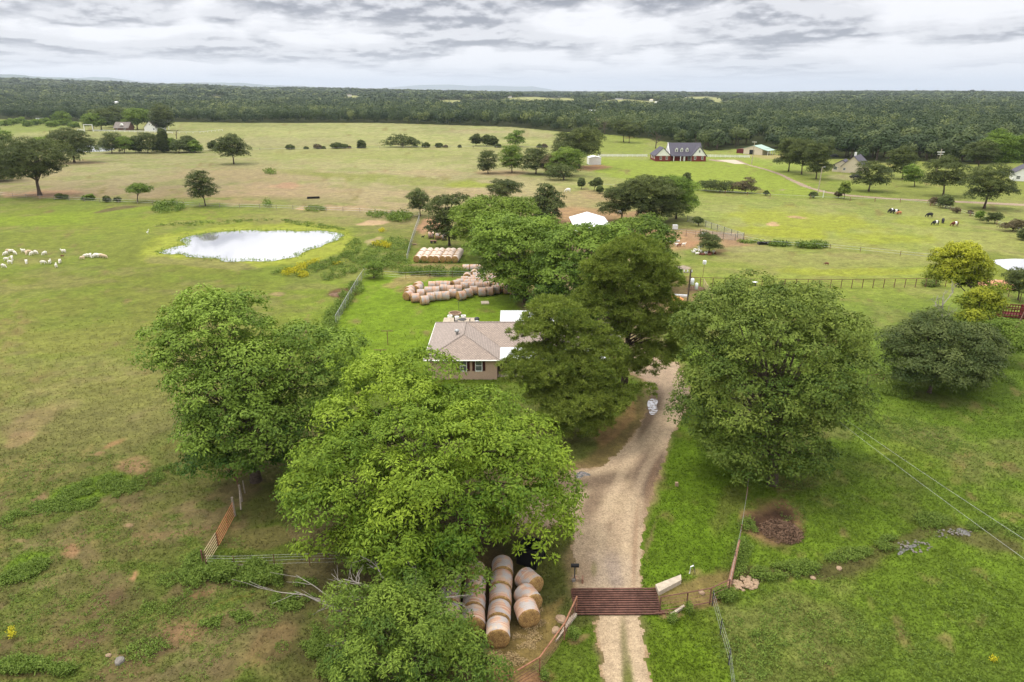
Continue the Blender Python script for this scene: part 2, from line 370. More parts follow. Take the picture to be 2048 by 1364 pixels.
_KC = [np.array([gc(*c) for c in k]) for k in _KC]
def polymask(u, v, pts, f):
    pts = np.array(pts, float); ins = np.zeros(u.shape, bool); dmin = np.full(u.shape, 1e9)
    for i in range(len(pts)):
        x1, y1 = pts[i]; x2, y2 = pts[(i + 1) % len(pts)]
        if y1 != y2:
            c = ((y1 > v) != (y2 > v)) & (u < (x2 - x1) * (v - y1) / (y2 - y1) + x1); ins ^= c
        L = (x2 - x1) ** 2 + (y2 - y1) ** 2 + 1e-9
        t = np.clip(((u - x1) * (x2 - x1) + (v - y1) * (y2 - y1)) / L, 0, 1)
        dmin = np.minimum(dmin, np.hypot(u - x1 - t * (x2 - x1), v - y1 - t * (y2 - y1)))
    sd = np.where(ins, dmin, -dmin); return sst(-f, f, sd)
def ellmask(u, v, cu, cv, ru, rv, ang, soft):
    a = R(ang); du = u - cu; dv = v - cv; x = du * math.cos(a) + dv * math.sin(a); y = -du * math.sin(a) + dv * math.cos(a)
    return 1 - sst(1 - soft, 1 + soft, np.hypot(x / ru, y / rv))
ROAD = [(1204, 1420), (1198, 1300), (1190, 1228), (1146, 1176), (1143, 1100), (1146, 1040), (1112, 1052), (1060, 1062), (1010, 1060), (990, 1010), (1050, 975), (1110, 955), (1150, 938), (1200, 932), (1255, 885), (1288, 830), (1300, 790), (1285, 760), (1240, 740), (1190, 725), (1230, 690), (1310, 700), (1360, 726), (1382, 770), (1384, 800), (1362, 845), (1345, 880), (1328, 930), (1308, 985), (1293, 1040), (1284, 1110), (1284, 1176), (1286, 1228), (1296, 1300), (1312, 1420)]
POLYS = [  # (points, feather px, colour, strength)
    ([(672, 655), (730, 553), (960, 560), (1050, 585), (1060, 660), (1060, 730), (900, 760), (700, 760), (640, 720)], 5, (114, 160, 44), 1),
    ([(1190, 318), (1500, 322), (1560, 345), (1640, 385), (1600, 392), (1500, 385), (1290, 368), (1190, 345)], 4, (146, 176, 70), .9),
    ([(1500, 300), (1560, 300), (1660, 350), (1760, 380), (2048, 400), (2048, 330), (1700, 300), (1560, 290)], 4, (142, 158, 80), .7),
    ([(1130, 258), (1290, 275), (1290, 308), (1190, 305), (1120, 285)], 3, (140, 166, 72), .8),
    ([(1105, 415), (1290, 420), (1320, 455), (1470, 470), (1500, 492), (1380, 500), (1290, 480), (1130, 470), (1095, 440)], 7, (186, 142, 104), .85),
    ([(1285, 460), (1400, 462), (1440, 478), (1390, 500), (1290, 492)], 6, (190, 145, 110), .6),
    ([(835, 438), (880, 430), (890, 460), (850, 468), (833, 460)], 4, (196, 146, 112), .9),
    ([(0, 384), (60, 388), (120, 392), (0, 396)], 3, (190, 150, 115), .8),
    ([(0, 296), (100, 276), (160, 268), (170, 270), (100, 281), (0, 302)], 2, (186, 168, 124), .8),
    ([(0, 240), (160, 241), (165, 250), (100, 262), (0, 270)], 4, (130, 158, 72), .8),
    ([(1140, 450), (1200, 455), (1280, 520), (1340, 620), (1300, 720), (1200, 730), (1060, 700), (1050, 600)], 12, (180, 148, 122), .75),
    ([(1290, 540), (1390, 560), (1400, 610), (1300, 640)], 8, (170, 130, 100), .7),
    ([(1284, 1180), (1286, 1040), (1330, 920), (1372, 860), (1500, 960), (1480, 1100), (1440, 1180), (1330, 1180)], 8, (92, 140, 34), .9),
    ([(1300, 1240), (1420, 1210), (1480, 1364), (1480, 1420), (1310, 1420)], 10, (100, 145, 34), .7),
    ([(1130, 1250), (1190, 1240), (1205, 1420), (1090, 1420), (1090, 1330)], 8, (96, 142, 38), .8),
    ([(1020, 1240), (1140, 1190), (1130, 1260), (1080, 1330), (1020, 1364), (980, 1320)], 12, (150, 124, 70), .85),
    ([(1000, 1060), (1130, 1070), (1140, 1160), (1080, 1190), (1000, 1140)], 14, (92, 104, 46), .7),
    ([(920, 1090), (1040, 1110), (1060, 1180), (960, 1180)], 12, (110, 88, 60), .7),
    ([(420, 1100), (560, 1040), (600, 1100), (680, 1130), (430, 1140)], 8, (92, 124, 42), .8),
    ([(400, 1080), (560, 1060), (620, 1090), (560, 1108), (400, 1108)], 6, (128, 108, 72), .6),
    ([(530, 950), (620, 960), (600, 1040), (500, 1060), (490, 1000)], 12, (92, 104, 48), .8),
    ([(1310, 1180), (1450, 1150), (1520, 1150), (1500, 1190), (1400, 1215), (1325, 1225)], 7, (150, 122, 76), .8),
    ([(1120, 950), (1200, 880), (1290, 790), (1300, 840), (1240, 925), (1150, 960)], 8, (140, 116, 72), .85),
    ([(1160, 870), (1270, 800), (1262, 840), (1180, 905)], 7, (176, 134, 88), .8),
    ([(1100, 1010), (1150, 1000), (1142, 1176), (1090, 1100)], 6, (110, 128, 54), .5)]
ELLS = [  # (cu, cv, ru, rv, angle, colour, strength, softness)
    (505, 492, 222, 44, -3, (150, 170, 62), .95, .16), (500, 492, 204, 40, -3, (166, 184, 76), .9, .15),
    (640, 545, 90, 14, -20, (120, 140, 66), .6, .5), (420, 527, 120, 9, 4, (140, 130, 90), .6, .4),
    (740, 445, 30, 7, 0, (214, 178, 138), .9, .3), (600, 417, 14, 4, 0, (210, 172, 134), .8, .4), (750, 485, 12, 8, -50, (205, 180, 135), .7, .3),
    (60, 440, 120, 10, 0, (130, 168, 50), .6, .5), (200, 425, 140, 7, -6, (132, 168, 52), .6, .6),
    (240, 418, 40, 4, -10, (118, 98, 70), .8, .5), (440, 410, 80, 8, 0, (110, 140, 70), .5, .5),
    (680, 588, 28, 9, 0, (120, 82, 62), .9, .5), (560, 588, 18, 5, 0, (180, 150, 110), .7, .5), (592, 663, 20, 8, 0, (200, 158, 125), .9, .4),
    (820, 562, 60, 7, -10, (186, 158, 104), .7, .6), (1040, 575, 30, 6, 0, (186, 158, 104), .6, .6), (965, 555, 60, 5, 0, (160, 130, 90), .5, .5),
    (870, 535, 60, 5, 0, (182, 150, 108), .7, .5), (1270, 585, 30, 10, 0, (180, 146, 118), .8, .4),
    (230, 885, 22, 7, -30, (178, 122, 90), .6, .6), (290, 935, 34, 22, 20, (172, 132, 96), .75, .6), (205, 905, 12, 5, -20, (180, 130, 100), .6, .6),
    (60, 845, 60, 16, -25, (158, 134, 92), .55, .7), (20, 880, 30, 10, -30, (170, 135, 100), .5, .6),
    (95, 1000, 30, 10, -20, (166, 126, 96), .7, .6), (190, 985, 90, 26, -18, (98, 148, 42), .9, .4), (45, 1145, 52, 16, -20, (92, 148, 36), .8, .4),
    (130, 1115, 20, 8, -10, (186, 140, 100), .8, .6), (55, 1090, 16, 6, 0, (170, 136, 104), .7, .6), (262, 1145, 10, 7, 0, (196, 136, 104), .8, .6),
    (258, 1055, 8, 5, 0, (200, 160, 124), .8, .6), (390, 1270, 70, 26, -10, (158, 120, 86), .75, .6), (400, 1205, 34, 10, -8, (132, 96, 68), .7, .6),
    (200, 1190, 70, 18, -30, (128, 98, 72), .6, .6), (100, 1290, 90, 22, -20, (132, 100, 74), .6, .7), (60, 1345, 90, 18, -10, (140, 104, 78), .55, .6),
    (270, 1330, 90, 24, -20, (124, 100, 68), .5, .6), (230, 1315, 14, 12, 0, (120, 74, 54), .8, .6), (480, 1230, 50, 6, -8, (130, 78, 54), .8, .5),
    (450, 1240, 70, 14, -10, (96, 142, 50), .5, .5), (560, 1290, 60, 20, -30, (144, 110, 76), .5, .6), (560, 1170, 18, 10, 0, (160, 122, 84), .6, .6),
    (370, 1068, 90, 9, -5, (150, 118, 84), .6, .6), (330, 1150, 60, 24, -25, (108, 130, 60), .5, .6),
    (1565, 1062, 52, 46, 0, (150, 112, 80), .9, .4), (1560, 1060, 34, 30, 10, (84, 58, 46), .95, .5), (1590, 1085, 20, 16, 10, (60, 42, 36), .8, .5),
    (1470, 1030, 26, 60, 10, (112, 122, 58), .7, .6), (1590, 960, 50, 24, 0, (130, 112, 76), .5, .7), (1660, 1140, 120, 14, -8, (116, 122, 62), .5, .6),
    (1640, 930, 90, 40, 15, (80, 116, 40), .5, .7), (1860, 870, 60, 14, 0, (140, 134, 80), .4, .7), (1790, 915, 90, 30, 20, (118, 160, 48), .5, .6),
    (1780, 478, 90, 12, 3, (160, 178, 62), .7, .6), (1850, 445, 60, 10, 5, (152, 174, 64), .6, .6), (1600, 440, 140, 18, 5, (162, 178, 66), .8, .5), (1570, 465, 90, 14, 3, (166, 182, 60), .8, .5),
    (1595, 433, 16, 3, 5, (210, 168, 130), .8, .5), (1548, 448, 14, 5, 5, (214, 172, 134), .9, .5), (1420, 475, 80, 14, 10, (180, 144, 112), .6, .5),
    (1700, 541, 160, 7, 0, (168, 184, 62), .6, .6), (1450, 530, 100, 8, 4, (130, 160, 62), .5, .6), (1480, 500, 60, 6, 0, (168, 162, 108), .5, .6),
    (1380, 487, 26, 5, 0, (194, 140, 104), .7, .5), (1358, 537, 22, 5, 8, (196, 176, 164), .9, .25), (1420, 505, 30, 6, 0, (130, 92, 72), .7, .5),
    (1400, 505, 30, 18, -20, (116, 152, 60), .6, .6), (1975, 560, 110, 20, 0, (140, 156, 62), .7, .6), (2010, 530, 60, 22, 5, (122, 146, 58), .6, .4),
    (1180, 335, 30, 6, 0, (198, 138, 104), .85, .4), (1160, 400, 60, 16, 0, (182, 160, 112), .6, .6), (1200, 390, 50, 8, 5, (182, 148, 112), .5, .6),
    (1560, 378, 8, 1.5, 0, (200, 170, 150), .8, .4), (1540, 313, 40, 4, 3, (190, 176, 112), .8, .5), (1690, 355, 40, 5, 0, (176, 168, 120), .6, .5),
    (520, 350, 160, 14, 0, (176, 150, 112), .5, .7), (700, 352, 90, 6, 2, (140, 158, 70), .6, .6), (600, 345, 60, 8, 5, (138, 155, 74), .6, .6), (860, 366, 120, 7, 2, (138, 160, 72), .6, .6), (940, 371, 40, 6, 0, (152, 172, 66), .7, .5),
    (560, 380, 120, 12, 0, (186, 158, 122), .6, .7), (570, 372, 30, 6, 0, (196, 146, 118), .6, .6), (850, 345, 80, 6, 0, (188, 164, 124), .5, .6), (900, 387, 120, 8, 0, (186, 164, 122), .6, .6),
    (40, 350, 90, 12, 0, (176, 160, 112), .5, .6), (100, 387, 60, 6, 0, (196, 152, 118), .8, .5), (160, 326, 40, 4, 0, (186, 156, 118), .6, .6), (480, 404, 60, 5, 0, (186, 156, 118), .6, .6), (690, 417, 70, 6, 2, (192, 162, 124), .7, .6),
    (90, 295, 60, 4, 5, (150, 164, 82), .5, .6), (700, 310, 220, 9, 0, (160, 172, 98), .4, .7), (560, 283, 200, 8, 0, (176, 172, 120), .5, .7), (960, 264, 60, 4, 0, (186, 172, 128), .5, .6), (1070, 268, 40, 6, 5, (184, 176, 122), .6, .5),
    (1000, 345, 60, 6, 0, (196, 160, 118), .6, .5), (1790, 760, 60, 12, 0, (70, 100, 36), .6, .6), (1870, 800, 70, 14, 5, (96, 106, 60), .6, .7),  # last patch: shadow below the wide right tree, put into the ground colour
    (368, 862, 18, 9, -20, (190, 165, 150), .9, .3), (355, 880, 40, 14, -20, (130, 128, 58), .7, .6), (1292, 1210, 18, 3, 0, (190, 165, 130), .5, .5),
    (1310, 1090, 5, 40, 6, (150, 128, 84), .6, .6), (1395, 1150, 14, 6, 0, (180, 148, 100), .5, .6), (1350, 1240, 26, 7, -10, (176, 136, 100), .8, .5), (1160, 1265, 14, 8, 0, (168, 130, 92), .7, .5), (1075, 1340, 30, 16, -10, (176, 124, 90), .85, .5)]
def gcol(x, y):
    x = np.asarray(x, float); y = np.asarray(y, float); sh = x.shape; x = x.ravel(); y = y.ravel()
    yy = np.maximum(y, 14); wz = yy
    wx = x + (fbm(x, y, 9, 4, 1) - .5) * 2.6 * (1 + wz / 120) + (fbm(x, y, 1.7, 3, 21) - .5) * .9
    wy = yy + (fbm(x, y, 9, 4, 2) - .5) * 2.6 * (1 + wz / 90) + (fbm(x, y, 1.7, 3, 22) - .5) * .9
    u, v = proj(wx, np.maximum(wy, 12), 0); u = np.clip(u, -3000, 5000); v = np.clip(v, 150, 1900)
    cols = [np.stack([np.interp(v, _KV[i], _KC[i][:, k]) for k in range(3)], 1) for i in range(3)]
    a = np.clip((u - 450) / 300, 0, 1)[:, None]; b = np.clip((u - 1020) / 320, 0, 1)[:, None]
    c = cols[0] * (1 - a) + cols[1] * a; c = c * (1 - b) + cols[2] * b
    near = sst(560, 900, v); ll = near * (1 - sst(480, 620, u))
    # dry / lush mottling in the pastures
    f1 = fbm(x, y, 14, 5, 31); f2 = fbm(x, y, 3.2, 4, 41); f3 = fbm(x, y, 60, 4, 51)
    dry = sst(.52, .68, f1 * .6 + f2 * .4); lush = sst(.50, .66, fbm(x, y, 8, 5, 61))
    k = (dry * (.35 + .15 * ll))[:, None]; c = c * (1 - k) + gc(158, 142, 96) * k
    k = (lush * .34 * (1 - .2 * ll))[:, None]; c = c * (1 - k) + gc(112, 152, 54) * k
    bl = (sst(.50, .64, fbm(x, y, 2.4, 5, 71)) * ll * sst(860, 980, v))[:, None] * .5
    c = c * (1 - bl) + gc(136, 112, 80) * bl
    bl = (sst(.52, .62, fbm(x, y, 1.5, 4, 81)) * ll * sst(860, 980, v))[:, None] * .5
    c = c * (1 - bl) + gc(92, 134, 46) * bl
    c = c * (1 + (f3 - .5) * .5)[:, None]
    sc_ = 1 + np.maximum(y, 0) / 70; fine = fbm(x / sc_ + 50, y / sc_, .9, 5, 123) - .5; fi2 = fine * 1.5
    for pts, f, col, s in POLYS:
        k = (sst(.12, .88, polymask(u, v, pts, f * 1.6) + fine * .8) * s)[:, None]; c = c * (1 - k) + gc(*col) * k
    for cu, cv, ru, rv, an, col, s, so in ELLS:
        e0 = ellmask(u, v, cu, cv, ru, rv, an, so); k = (sst(.1, .9, e0 + fi2 * (e0 > .001) * (1 - .5 * e0)) * s)[:, None]; c = c * (1 - k) + gc(*col) * k
    # scattered gravel beside the drive
    k = (polymask(u, v, ROAD, 14) * .75)[:, None]; c = c * (1 - k) + gc(176, 142, 108) * k
    # creek bed
    cr = [(1480, 1165), (1560, 1160), (1660, 1140), (1740, 1118), (1800, 1098), (1860, 1078), (1930, 1068), (1990, 1085), (2060, 1096)]
    dm = np.full(u.shape, 1e9)
    for (x1, y1), (x2, y2) in zip(cr[:-1], cr[1:]):
        L = (x2 - x1) ** 2 + (y2 - y1) ** 2; t = np.clip(((u - x1) * (x2 - x1) + (v - y1) * (y2 - y1)) / L, 0, 1)
        dm = np.minimum(dm, np.hypot(u - x1 - t * (x2 - x1), v - y1 - t * (y2 - y1)))
    k = ((1 - sst(6, 18, dm)) * .7)[:, None]; c = c * (1 - k) + gc(104, 92, 58) * k
    c = c * (1 + (fbm(x, y, .8, 3, 91) - .5) * .55)[:, None]
    return np.clip(c, .005, .9).reshape(*sh, 3)
# ------------------------------------------------------------------ ground sheet
def rows():
    ys = [-400, -200, -100, -50, -25, -10, 0, 8, 14, 18]; y = 20.0
    while y < 42000:
        ys.append(y); y += 0.22 if y < 70 else max(0.22, 0.0042 * (y - 17)) if y < 400 else max(.0042 * (y - 17), y * .012)
    ys.append(y); return np.array(ys)
ys = rows(); us = np.concatenate([np.linspace(-2.6, -1.15, 16)[:-1], np.linspace(-1.15, 1.15, 560), np.linspace(1.15, 2.6, 16)[1:]])
W = 22 + .80 * np.maximum(ys, 0) + .3 * np.maximum(-ys, 0)
X = us[None, :] * W[:, None]; Y = np.repeat(ys[:, None], len(us), 1)
Z = Hf(X, Y)
gcv = gcol(X, Y).reshape(-1, 3)
ny, nx = X.shape; idx = np.arange(ny * nx).reshape(ny, nx)
Q = np.stack([idx[:-1, :-1], idx[:-1, 1:], idx[1:, 1:], idx[1:, :-1]], -1).reshape(-1, 4)
# forest floor: dark
_EU = [-600, 0, 120, 165, 350, 512, 640, 760, 900, 1024, 1085, 1130, 1200, 1290, 1370, 1420, 1500, 1560, 1620, 1700, 1760, 1840, 1900, 2048, 2600]
_EV = [238, 238, 242, 244, 244, 246, 246, 246, 250, 254, 260, 264, 268, 276, 292, 302, 296, 300, 318, 318, 326, 322, 330, 326, 326]
def forest_mask(x, y):
    u, v = proj(x, y, Hf(x, y)); e = np.interp(u, _EU, _EV); return (v < e) & (y > 200)
CLEAR = [(1400, 200, 46, 7), (1560, 207, 26, 6), (430, 199, 22, 6), (560, 216, 22, 6), (1660, 212, 20, 5), (900, 209, 44, 9), (1060, 204, 70, 10), (1130, 205, 30, 9), (1245, 208, 60, 9), (1300, 211, 36, 9), (975, 207, 34, 8), (1183, 232, 16, 9), (1224, 234, 16, 9), (235, 216, 14, 9), (275, 218, 9, 8), (708, 199, 22, 8), (1440, 212, 26, 8), (1409, 250, 8, 9), (800, 201, 16, 6)]
def clear_mask(x, y):
    u, v = proj(x, y, Hf(x, y)); k = np.zeros(np.shape(x), bool)
    for a, b, c, dd in CLEAR: k |= ((u - a) / c) ** 2 + ((v - b) / dd) ** 2 < 1
    return k
XF, YF = X.ravel(), Y.ravel(); fm = (YF > 250) & forest_mask(XF, np.maximum(YF, 100)); cm = clear_mask(XF, np.maximum(YF, 300))
gcv[fm] = gc(70, 84, 44); gcv[fm & cm] = gc(176, 184, 120)
m, nt, b = newmat('ground_surface'); M['ground'] = m; b.inputs['Roughness'].default_value = 0.95; b.inputs['Specular IOR Level'].default_value = .1
at = nd(nt, 'ShaderNodeAttribute', attribute_name='Col'); tcg = nd(nt, 'ShaderNodeTexCoord')
def gn(scale, det, rough=.6):
    n = nd(nt, 'ShaderNodeTexNoise', in_Scale=scale, in_Detail=det, in_Roughness=rough); lk(nt, tcg.outputs['Object'], n.inputs['Vector']); return n.outputs[0]
na, nb, ncg = gn(1.6, 6, .75), gn(7.0, 4, .7), gn(.33, 5, .65)
c = mixc(nt, 1.0, at.outputs['Color'], mixc(nt, mapr(nt, na, .25, .75, 0, 1, False), (.60, .62, .58), (1.40, 1.36, 1.36)), 'MULTIPLY')
c = mixc(nt, 1.0, c, mixc(nt, mapr(nt, nb, .25, .75, 0, 1, False), (.68, .68, .68), (1.30, 1.30, 1.26)), 'MULTIPLY')
c = mixc(nt, 1.0, c, mixc(nt, mapr(nt, ncg, .3, .7, 0, 1, False), (.82, .80, .86), (1.20, 1.22, 1.12)), 'MULTIPLY')
lk(nt, c, b.inputs['Base Color'])
bn = nd(nt, 'ShaderNodeBump', in_Strength=.55, in_Distance=.18); lk(nt, mth(nt, 'ADD', na, mth(nt, 'MULTIPLY', nb, .4)), bn.inputs['Height']); lk(nt, bn.outputs[0], b.inputs['Normal'])
g = npmesh('ground', np.stack([XF, YF, Z.ravel()], 1), Q, M['ground'], col=gcv, smooth=True); tag(g, kind='structure')
# ------------------------------------------------------------------ gravel drive (its own sheet just above the ground)
def sheet(name, pts, step, zoff, colf, mat, feather=2.5, warp=.35, thr=.5, kind='structure'):
    wp = np.array([P(*p)[:2] for p in pts]); x0, y0 = wp.min(0) - 1; x1, y1 = wp.max(0) + 1
    gx = np.arange(x0, x1, step); gy = np.arange(y0, y1, step); GX, GY = np.meshgrid(gx, gy)
    uu = GX + (fbm(GX, GY, .7, 5, 5) - .5) * warp * 2; vv = GY + (fbm(GX, GY, .7, 5, 6) - .5) * warp * 2
    mk = polymask(uu.ravel(), vv.ravel(), wp, .02).reshape(GX.shape) > thr
    i2 = np.arange(GX.size).reshape(GX.shape)
    q = np.stack([i2[:-1, :-1], i2[:-1, 1:], i2[1:, 1:], i2[1:, :-1]], -1)
    keep = mk[:-1, :-1] & mk[:-1, 1:] & mk[1:, 1:] & mk[1:, :-1]; q = q[keep]
    used, inv = np.unique(q, return_inverse=True)
    V = np.stack([GX.ravel(), GY.ravel(), np.full(GX.size, zoff)], 1)[used]
    o = npmesh(name, V, inv.reshape(-1, 4), mat, col=None if colf is None else colf(V[:, 0], V[:, 1])); return tag(o, kind=kind)
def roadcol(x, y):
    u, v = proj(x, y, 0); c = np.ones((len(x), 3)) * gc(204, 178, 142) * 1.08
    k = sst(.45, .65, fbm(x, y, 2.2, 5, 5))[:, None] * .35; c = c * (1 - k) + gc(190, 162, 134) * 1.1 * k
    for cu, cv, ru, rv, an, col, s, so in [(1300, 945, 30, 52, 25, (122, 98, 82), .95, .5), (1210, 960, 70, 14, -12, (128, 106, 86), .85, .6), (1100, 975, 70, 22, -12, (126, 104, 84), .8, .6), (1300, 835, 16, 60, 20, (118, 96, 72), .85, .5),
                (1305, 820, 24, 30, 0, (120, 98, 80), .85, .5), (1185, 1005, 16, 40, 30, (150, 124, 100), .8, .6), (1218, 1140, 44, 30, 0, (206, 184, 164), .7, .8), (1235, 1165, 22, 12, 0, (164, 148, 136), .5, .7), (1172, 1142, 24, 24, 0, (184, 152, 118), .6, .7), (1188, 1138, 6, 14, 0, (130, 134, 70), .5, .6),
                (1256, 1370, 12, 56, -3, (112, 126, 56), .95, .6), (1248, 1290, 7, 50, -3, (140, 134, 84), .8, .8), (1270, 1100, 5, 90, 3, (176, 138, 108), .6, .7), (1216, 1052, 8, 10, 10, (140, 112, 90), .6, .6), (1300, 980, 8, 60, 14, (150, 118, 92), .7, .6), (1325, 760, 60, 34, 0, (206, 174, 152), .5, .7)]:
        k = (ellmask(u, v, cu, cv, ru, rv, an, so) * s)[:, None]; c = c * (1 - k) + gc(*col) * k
    for pth in ([(1238, 1420), (1226, 1228), (1200, 1120), (1208, 1040), (1250, 930), (1312, 850), (1340, 790), (1320, 740)], [(1282, 1420), (1266, 1228), (1248, 1120), (1256, 1030), (1290, 940), (1338, 860), (1362, 790), (1345, 740)]):
        dm = np.full(u.shape, 1e9)
        for (x1, y1), (x2, y2) in zip(pth[:-1], pth[1:]):
            L_ = (x2 - x1) ** 2 + (y2 - y1) ** 2; t = np.clip(((u - x1) * (x2 - x1) + (v - y1) * (y2 - y1)) / L_, 0, 1); dm = np.minimum(dm, np.hypot(u - x1 - t * (x2 - x1), v - y1 - t * (y2 - y1)))
        k = ((1 - sst(3, 15, dm)) * .4)[:, None]; c = c * (1 - k) + gc(210, 186, 150) * 1.22 * k
    e = (1 - polymask(u, v, [(a_, b_) for a_, b_ in ROAD], 16)) * 2; k = (sst(.35, 1.1, e + (fbm(x, y, .9, 4, 55) - .5) * 1.2) * .8)[:, None]; c = c * (1 - k) + gc(172, 140, 100) * 1.05 * k
    return np.clip(c * (1 + (fbm(x, y, .35, 3, 91) - .5) * .4)[:, None], .01, .8)
m, nt, b = newmat('gravel'); M['gravel'] = m; b.inputs['Roughness'].default_value = .95; b.inputs['Specular IOR Level'].default_value = .15
at = nd(nt, 'ShaderNodeAttribute', attribute_name='Col'); tcg = nd(nt, 'ShaderNodeTexCoord')
vo = nd(nt, 'ShaderNodeTexVoronoi', in_Scale=16.0); lk(nt, tcg.outputs['Object'], vo.inputs['Vector'])
nb = gn(5.0, 6, .85)
c = at.outputs['Color']
sv = nd(nt, 'ShaderNodeSeparateColor'); lk(nt, vo.outputs['Color'], sv.inputs[0])
c = mixc(nt, 1.0, c, mixc(nt, sv.outputs[0], (.80, .79, .78), (1.2, 1.2, 1.2)), 'MULTIPLY')
c = mixc(nt, 1.0, c, mixc(nt, mapr(nt, nb, .3, .7), (.75, .74, .74), (1.22, 1.22, 1.20)), 'MULTIPLY')
lk(nt, c, b.inputs['Base Color']); bn = nd(nt, 'ShaderNodeBump', in_Strength=.6, in_Distance=.04); lk(nt, vo.outputs['Distance'], bn.inputs['Height']); lk(nt, bn.outputs[0], b.inputs['Normal'])
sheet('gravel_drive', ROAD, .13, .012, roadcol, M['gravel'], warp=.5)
FARROAD = [(1416, 320), (1432, 323), (1478, 326), (1500, 332), (1530, 340), (1560, 351), (1580, 362), (1600, 372), (1640, 384), (1700, 393), (1780, 399), (1860, 403), (1950, 407), (2060, 413), (2060, 408), (1950, 403), (1860, 399.5), (1780, 396), (1700, 389.5), (1655, 383), (1625, 375), (1590, 360), (1560, 346), (1530, 337), (1500, 329.5), (1478, 320), (1440, 320), (1416, 318)]
sheet('farm_road', FARROAD, .45, .012, lambda x, y: np.ones((len(x), 3)) * gc(192, 168, 142) * (1 + (fbm(x, y, 2, 3, 4) - .5) * .5)[:, None], M['gravel'], warp=.4)
def flat(name, pts, z, mat, kind='structure', nse=0.0, sub=1, h=None, seed=3):
    w_ = [P(*p)[:2] for p in pts]; out = []; n = len(w_)
    for i in range(n):
        for j in range(sub):
            t = j / sub; p0, p1, p2, p3 = w_[i - 1], w_[i], w_[(i + 1) % n], w_[(i + 2) % n]
            q = .5 * (2 * p1 + (p2 - p0) * t + (2 * p0 - 5 * p1 + 4 * p2 - p3) * t * t + (3 * p1 - p0 - 3 * p2 + p3) * t ** 3) if sub > 1 else p1
            out.append((q[0] + (float(fbm(q[0], q[1], 2.5, 3, seed)) - .5) * nse, q[1] + (float(fbm(q[0], q[1], 2.5, 3, seed + 1)) - .5) * nse, z))
    mb = MB().poly(out); o = mb.build(name, mat); return tag(o, kind=kind) if kind else o
flat('concrete_pad', [(1432, 319.6), (1470, 319.6), (1490, 328), (1470, 328)], .02, M['conc'])
POND = [(316, 506), (335, 498), (352, 494), (372, 490), (366, 481), (372, 475), (398, 469), (440, 464), (490, 461), (530, 462), (560, 461), (600, 463), (640, 461.5), (655, 463), (680, 468), (684, 473), (670, 482), (650, 489), (626, 498), (606, 504), (602, 510), (596, 513), (566, 519), (540, 522), (500, 521), (470, 523), (440, 521), (432, 517), (380, 514), (366, 508), (340, 509)]
flat('pond_water', POND, .03, M['water'], sub=5, nse=1.6)
flat('pond_water', [(1986, 523), (2000, 519), (2030, 518), (2120, 520), (2160, 545), (2060, 551), (2040, 548), (2015, 540), (2000, 531)], .03, M['water'], sub=4, nse=1.0)
flat('pond_water', [(98, 296), (125, 292), (180, 290.5), (214, 290), (232, 293), (222, 301), (200, 303), (130, 303), (104, 301)], .03, M['water'], sub=4, nse=1.5)
for i, pts in enumerate([[(1297, 806), (1300, 800), (1308, 799), (1316, 802), (1317, 812), (1313, 824), (1306, 830), (1299, 828), (1297, 818)],
            [(1146, 950), (1158, 943), (1172, 946), (1178, 952), (1164, 953), (1154, 957)]]):
    o = flat('puddle', pts, .03, M['puddle'], sub=4, nse=.5, seed=9 + i)
M['creek'] = watermat('creek_water', (.12, .115, .11), .25, .15, .3)
flat('creek_water', [(1792, 1106), (1804, 1098), (1822, 1090), (1838, 1087), (1832, 1094), (1812, 1102), (1798, 1110)], .02, M['creek'], sub=3, nse=.3)
flat('creek_water', [(1912, 1062), (1922, 1058), (1938, 1066), (1940, 1073), (1926, 1070)], .02, M['creek'], sub=3, nse=.3)
# far blue ridges
def ridge(prof, D, depth, seed):
    mb = MB(); fr, cr, bk = [], [], []
    us_ = np.linspace(prof[0][0], prof[-1][0], 160); vs_ = np.interp(us_, [p[0] for p in prof], [p[1] for p in prof])
    V = []
    for u_, v_ in zip(us_, vs_):
        h = CAMH + (183 - v_) / 1547 * D; h = h + (float(vn(u_ / 14., 0, seed)) - .5) * .0006 * D * (1 if h > 60 else .2)
        x = (u_ - 1024) / F * (D * CP + 11)
        for k, (dy, f) in enumerate([(-depth, 0), (-depth * .5, .55), (0, 1), (depth * .6, .5), (depth, 0)]):
            V.append((x * (1 + dy / D), D + dy, max(h, 5) * f - 2))
    Q = []
    for i in range(159):
        for k in range(4): a = i * 5 + k; Q.append((a, a + 5, a + 6, a + 1))
    o = npmesh('mountain_ridge', V, Q, M['ridge'], smooth=True); tag(o, kind='structure')
M['ridge'] = pmat('wooded_ridge', (.05, .075, .035), 1.0, var=.25, scale=.004, spec=0)
ridge([(-500, 150), (-200, 147), (0, 148), (40, 149), (80, 153), (150, 155.5), (200, 161), (300, 168), (420, 172), (520, 176), (640, 184)], 15000, 2500, 1)
ridge([(-300, 158), (60, 160), (150, 158), (190, 154), (230, 155.5), (280, 163), (340, 166), (380, 164.5), (480, 165.5), (540, 170), (620, 172.5), (700, 184)], 22000, 3000, 2)
ridge([(700, 184), (770, 176), (820, 171.5), (870, 169), (900, 168.5), (940, 172), (980, 171), (1030, 173.5), (1065, 172.5), (1090, 177), (1120, 181), (1180, 184)], 30000, 3500, 3)
ridge([(1340, 184.5), (1400, 183), (1470, 183.5), (1560, 186)], 22000, 2500, 4)
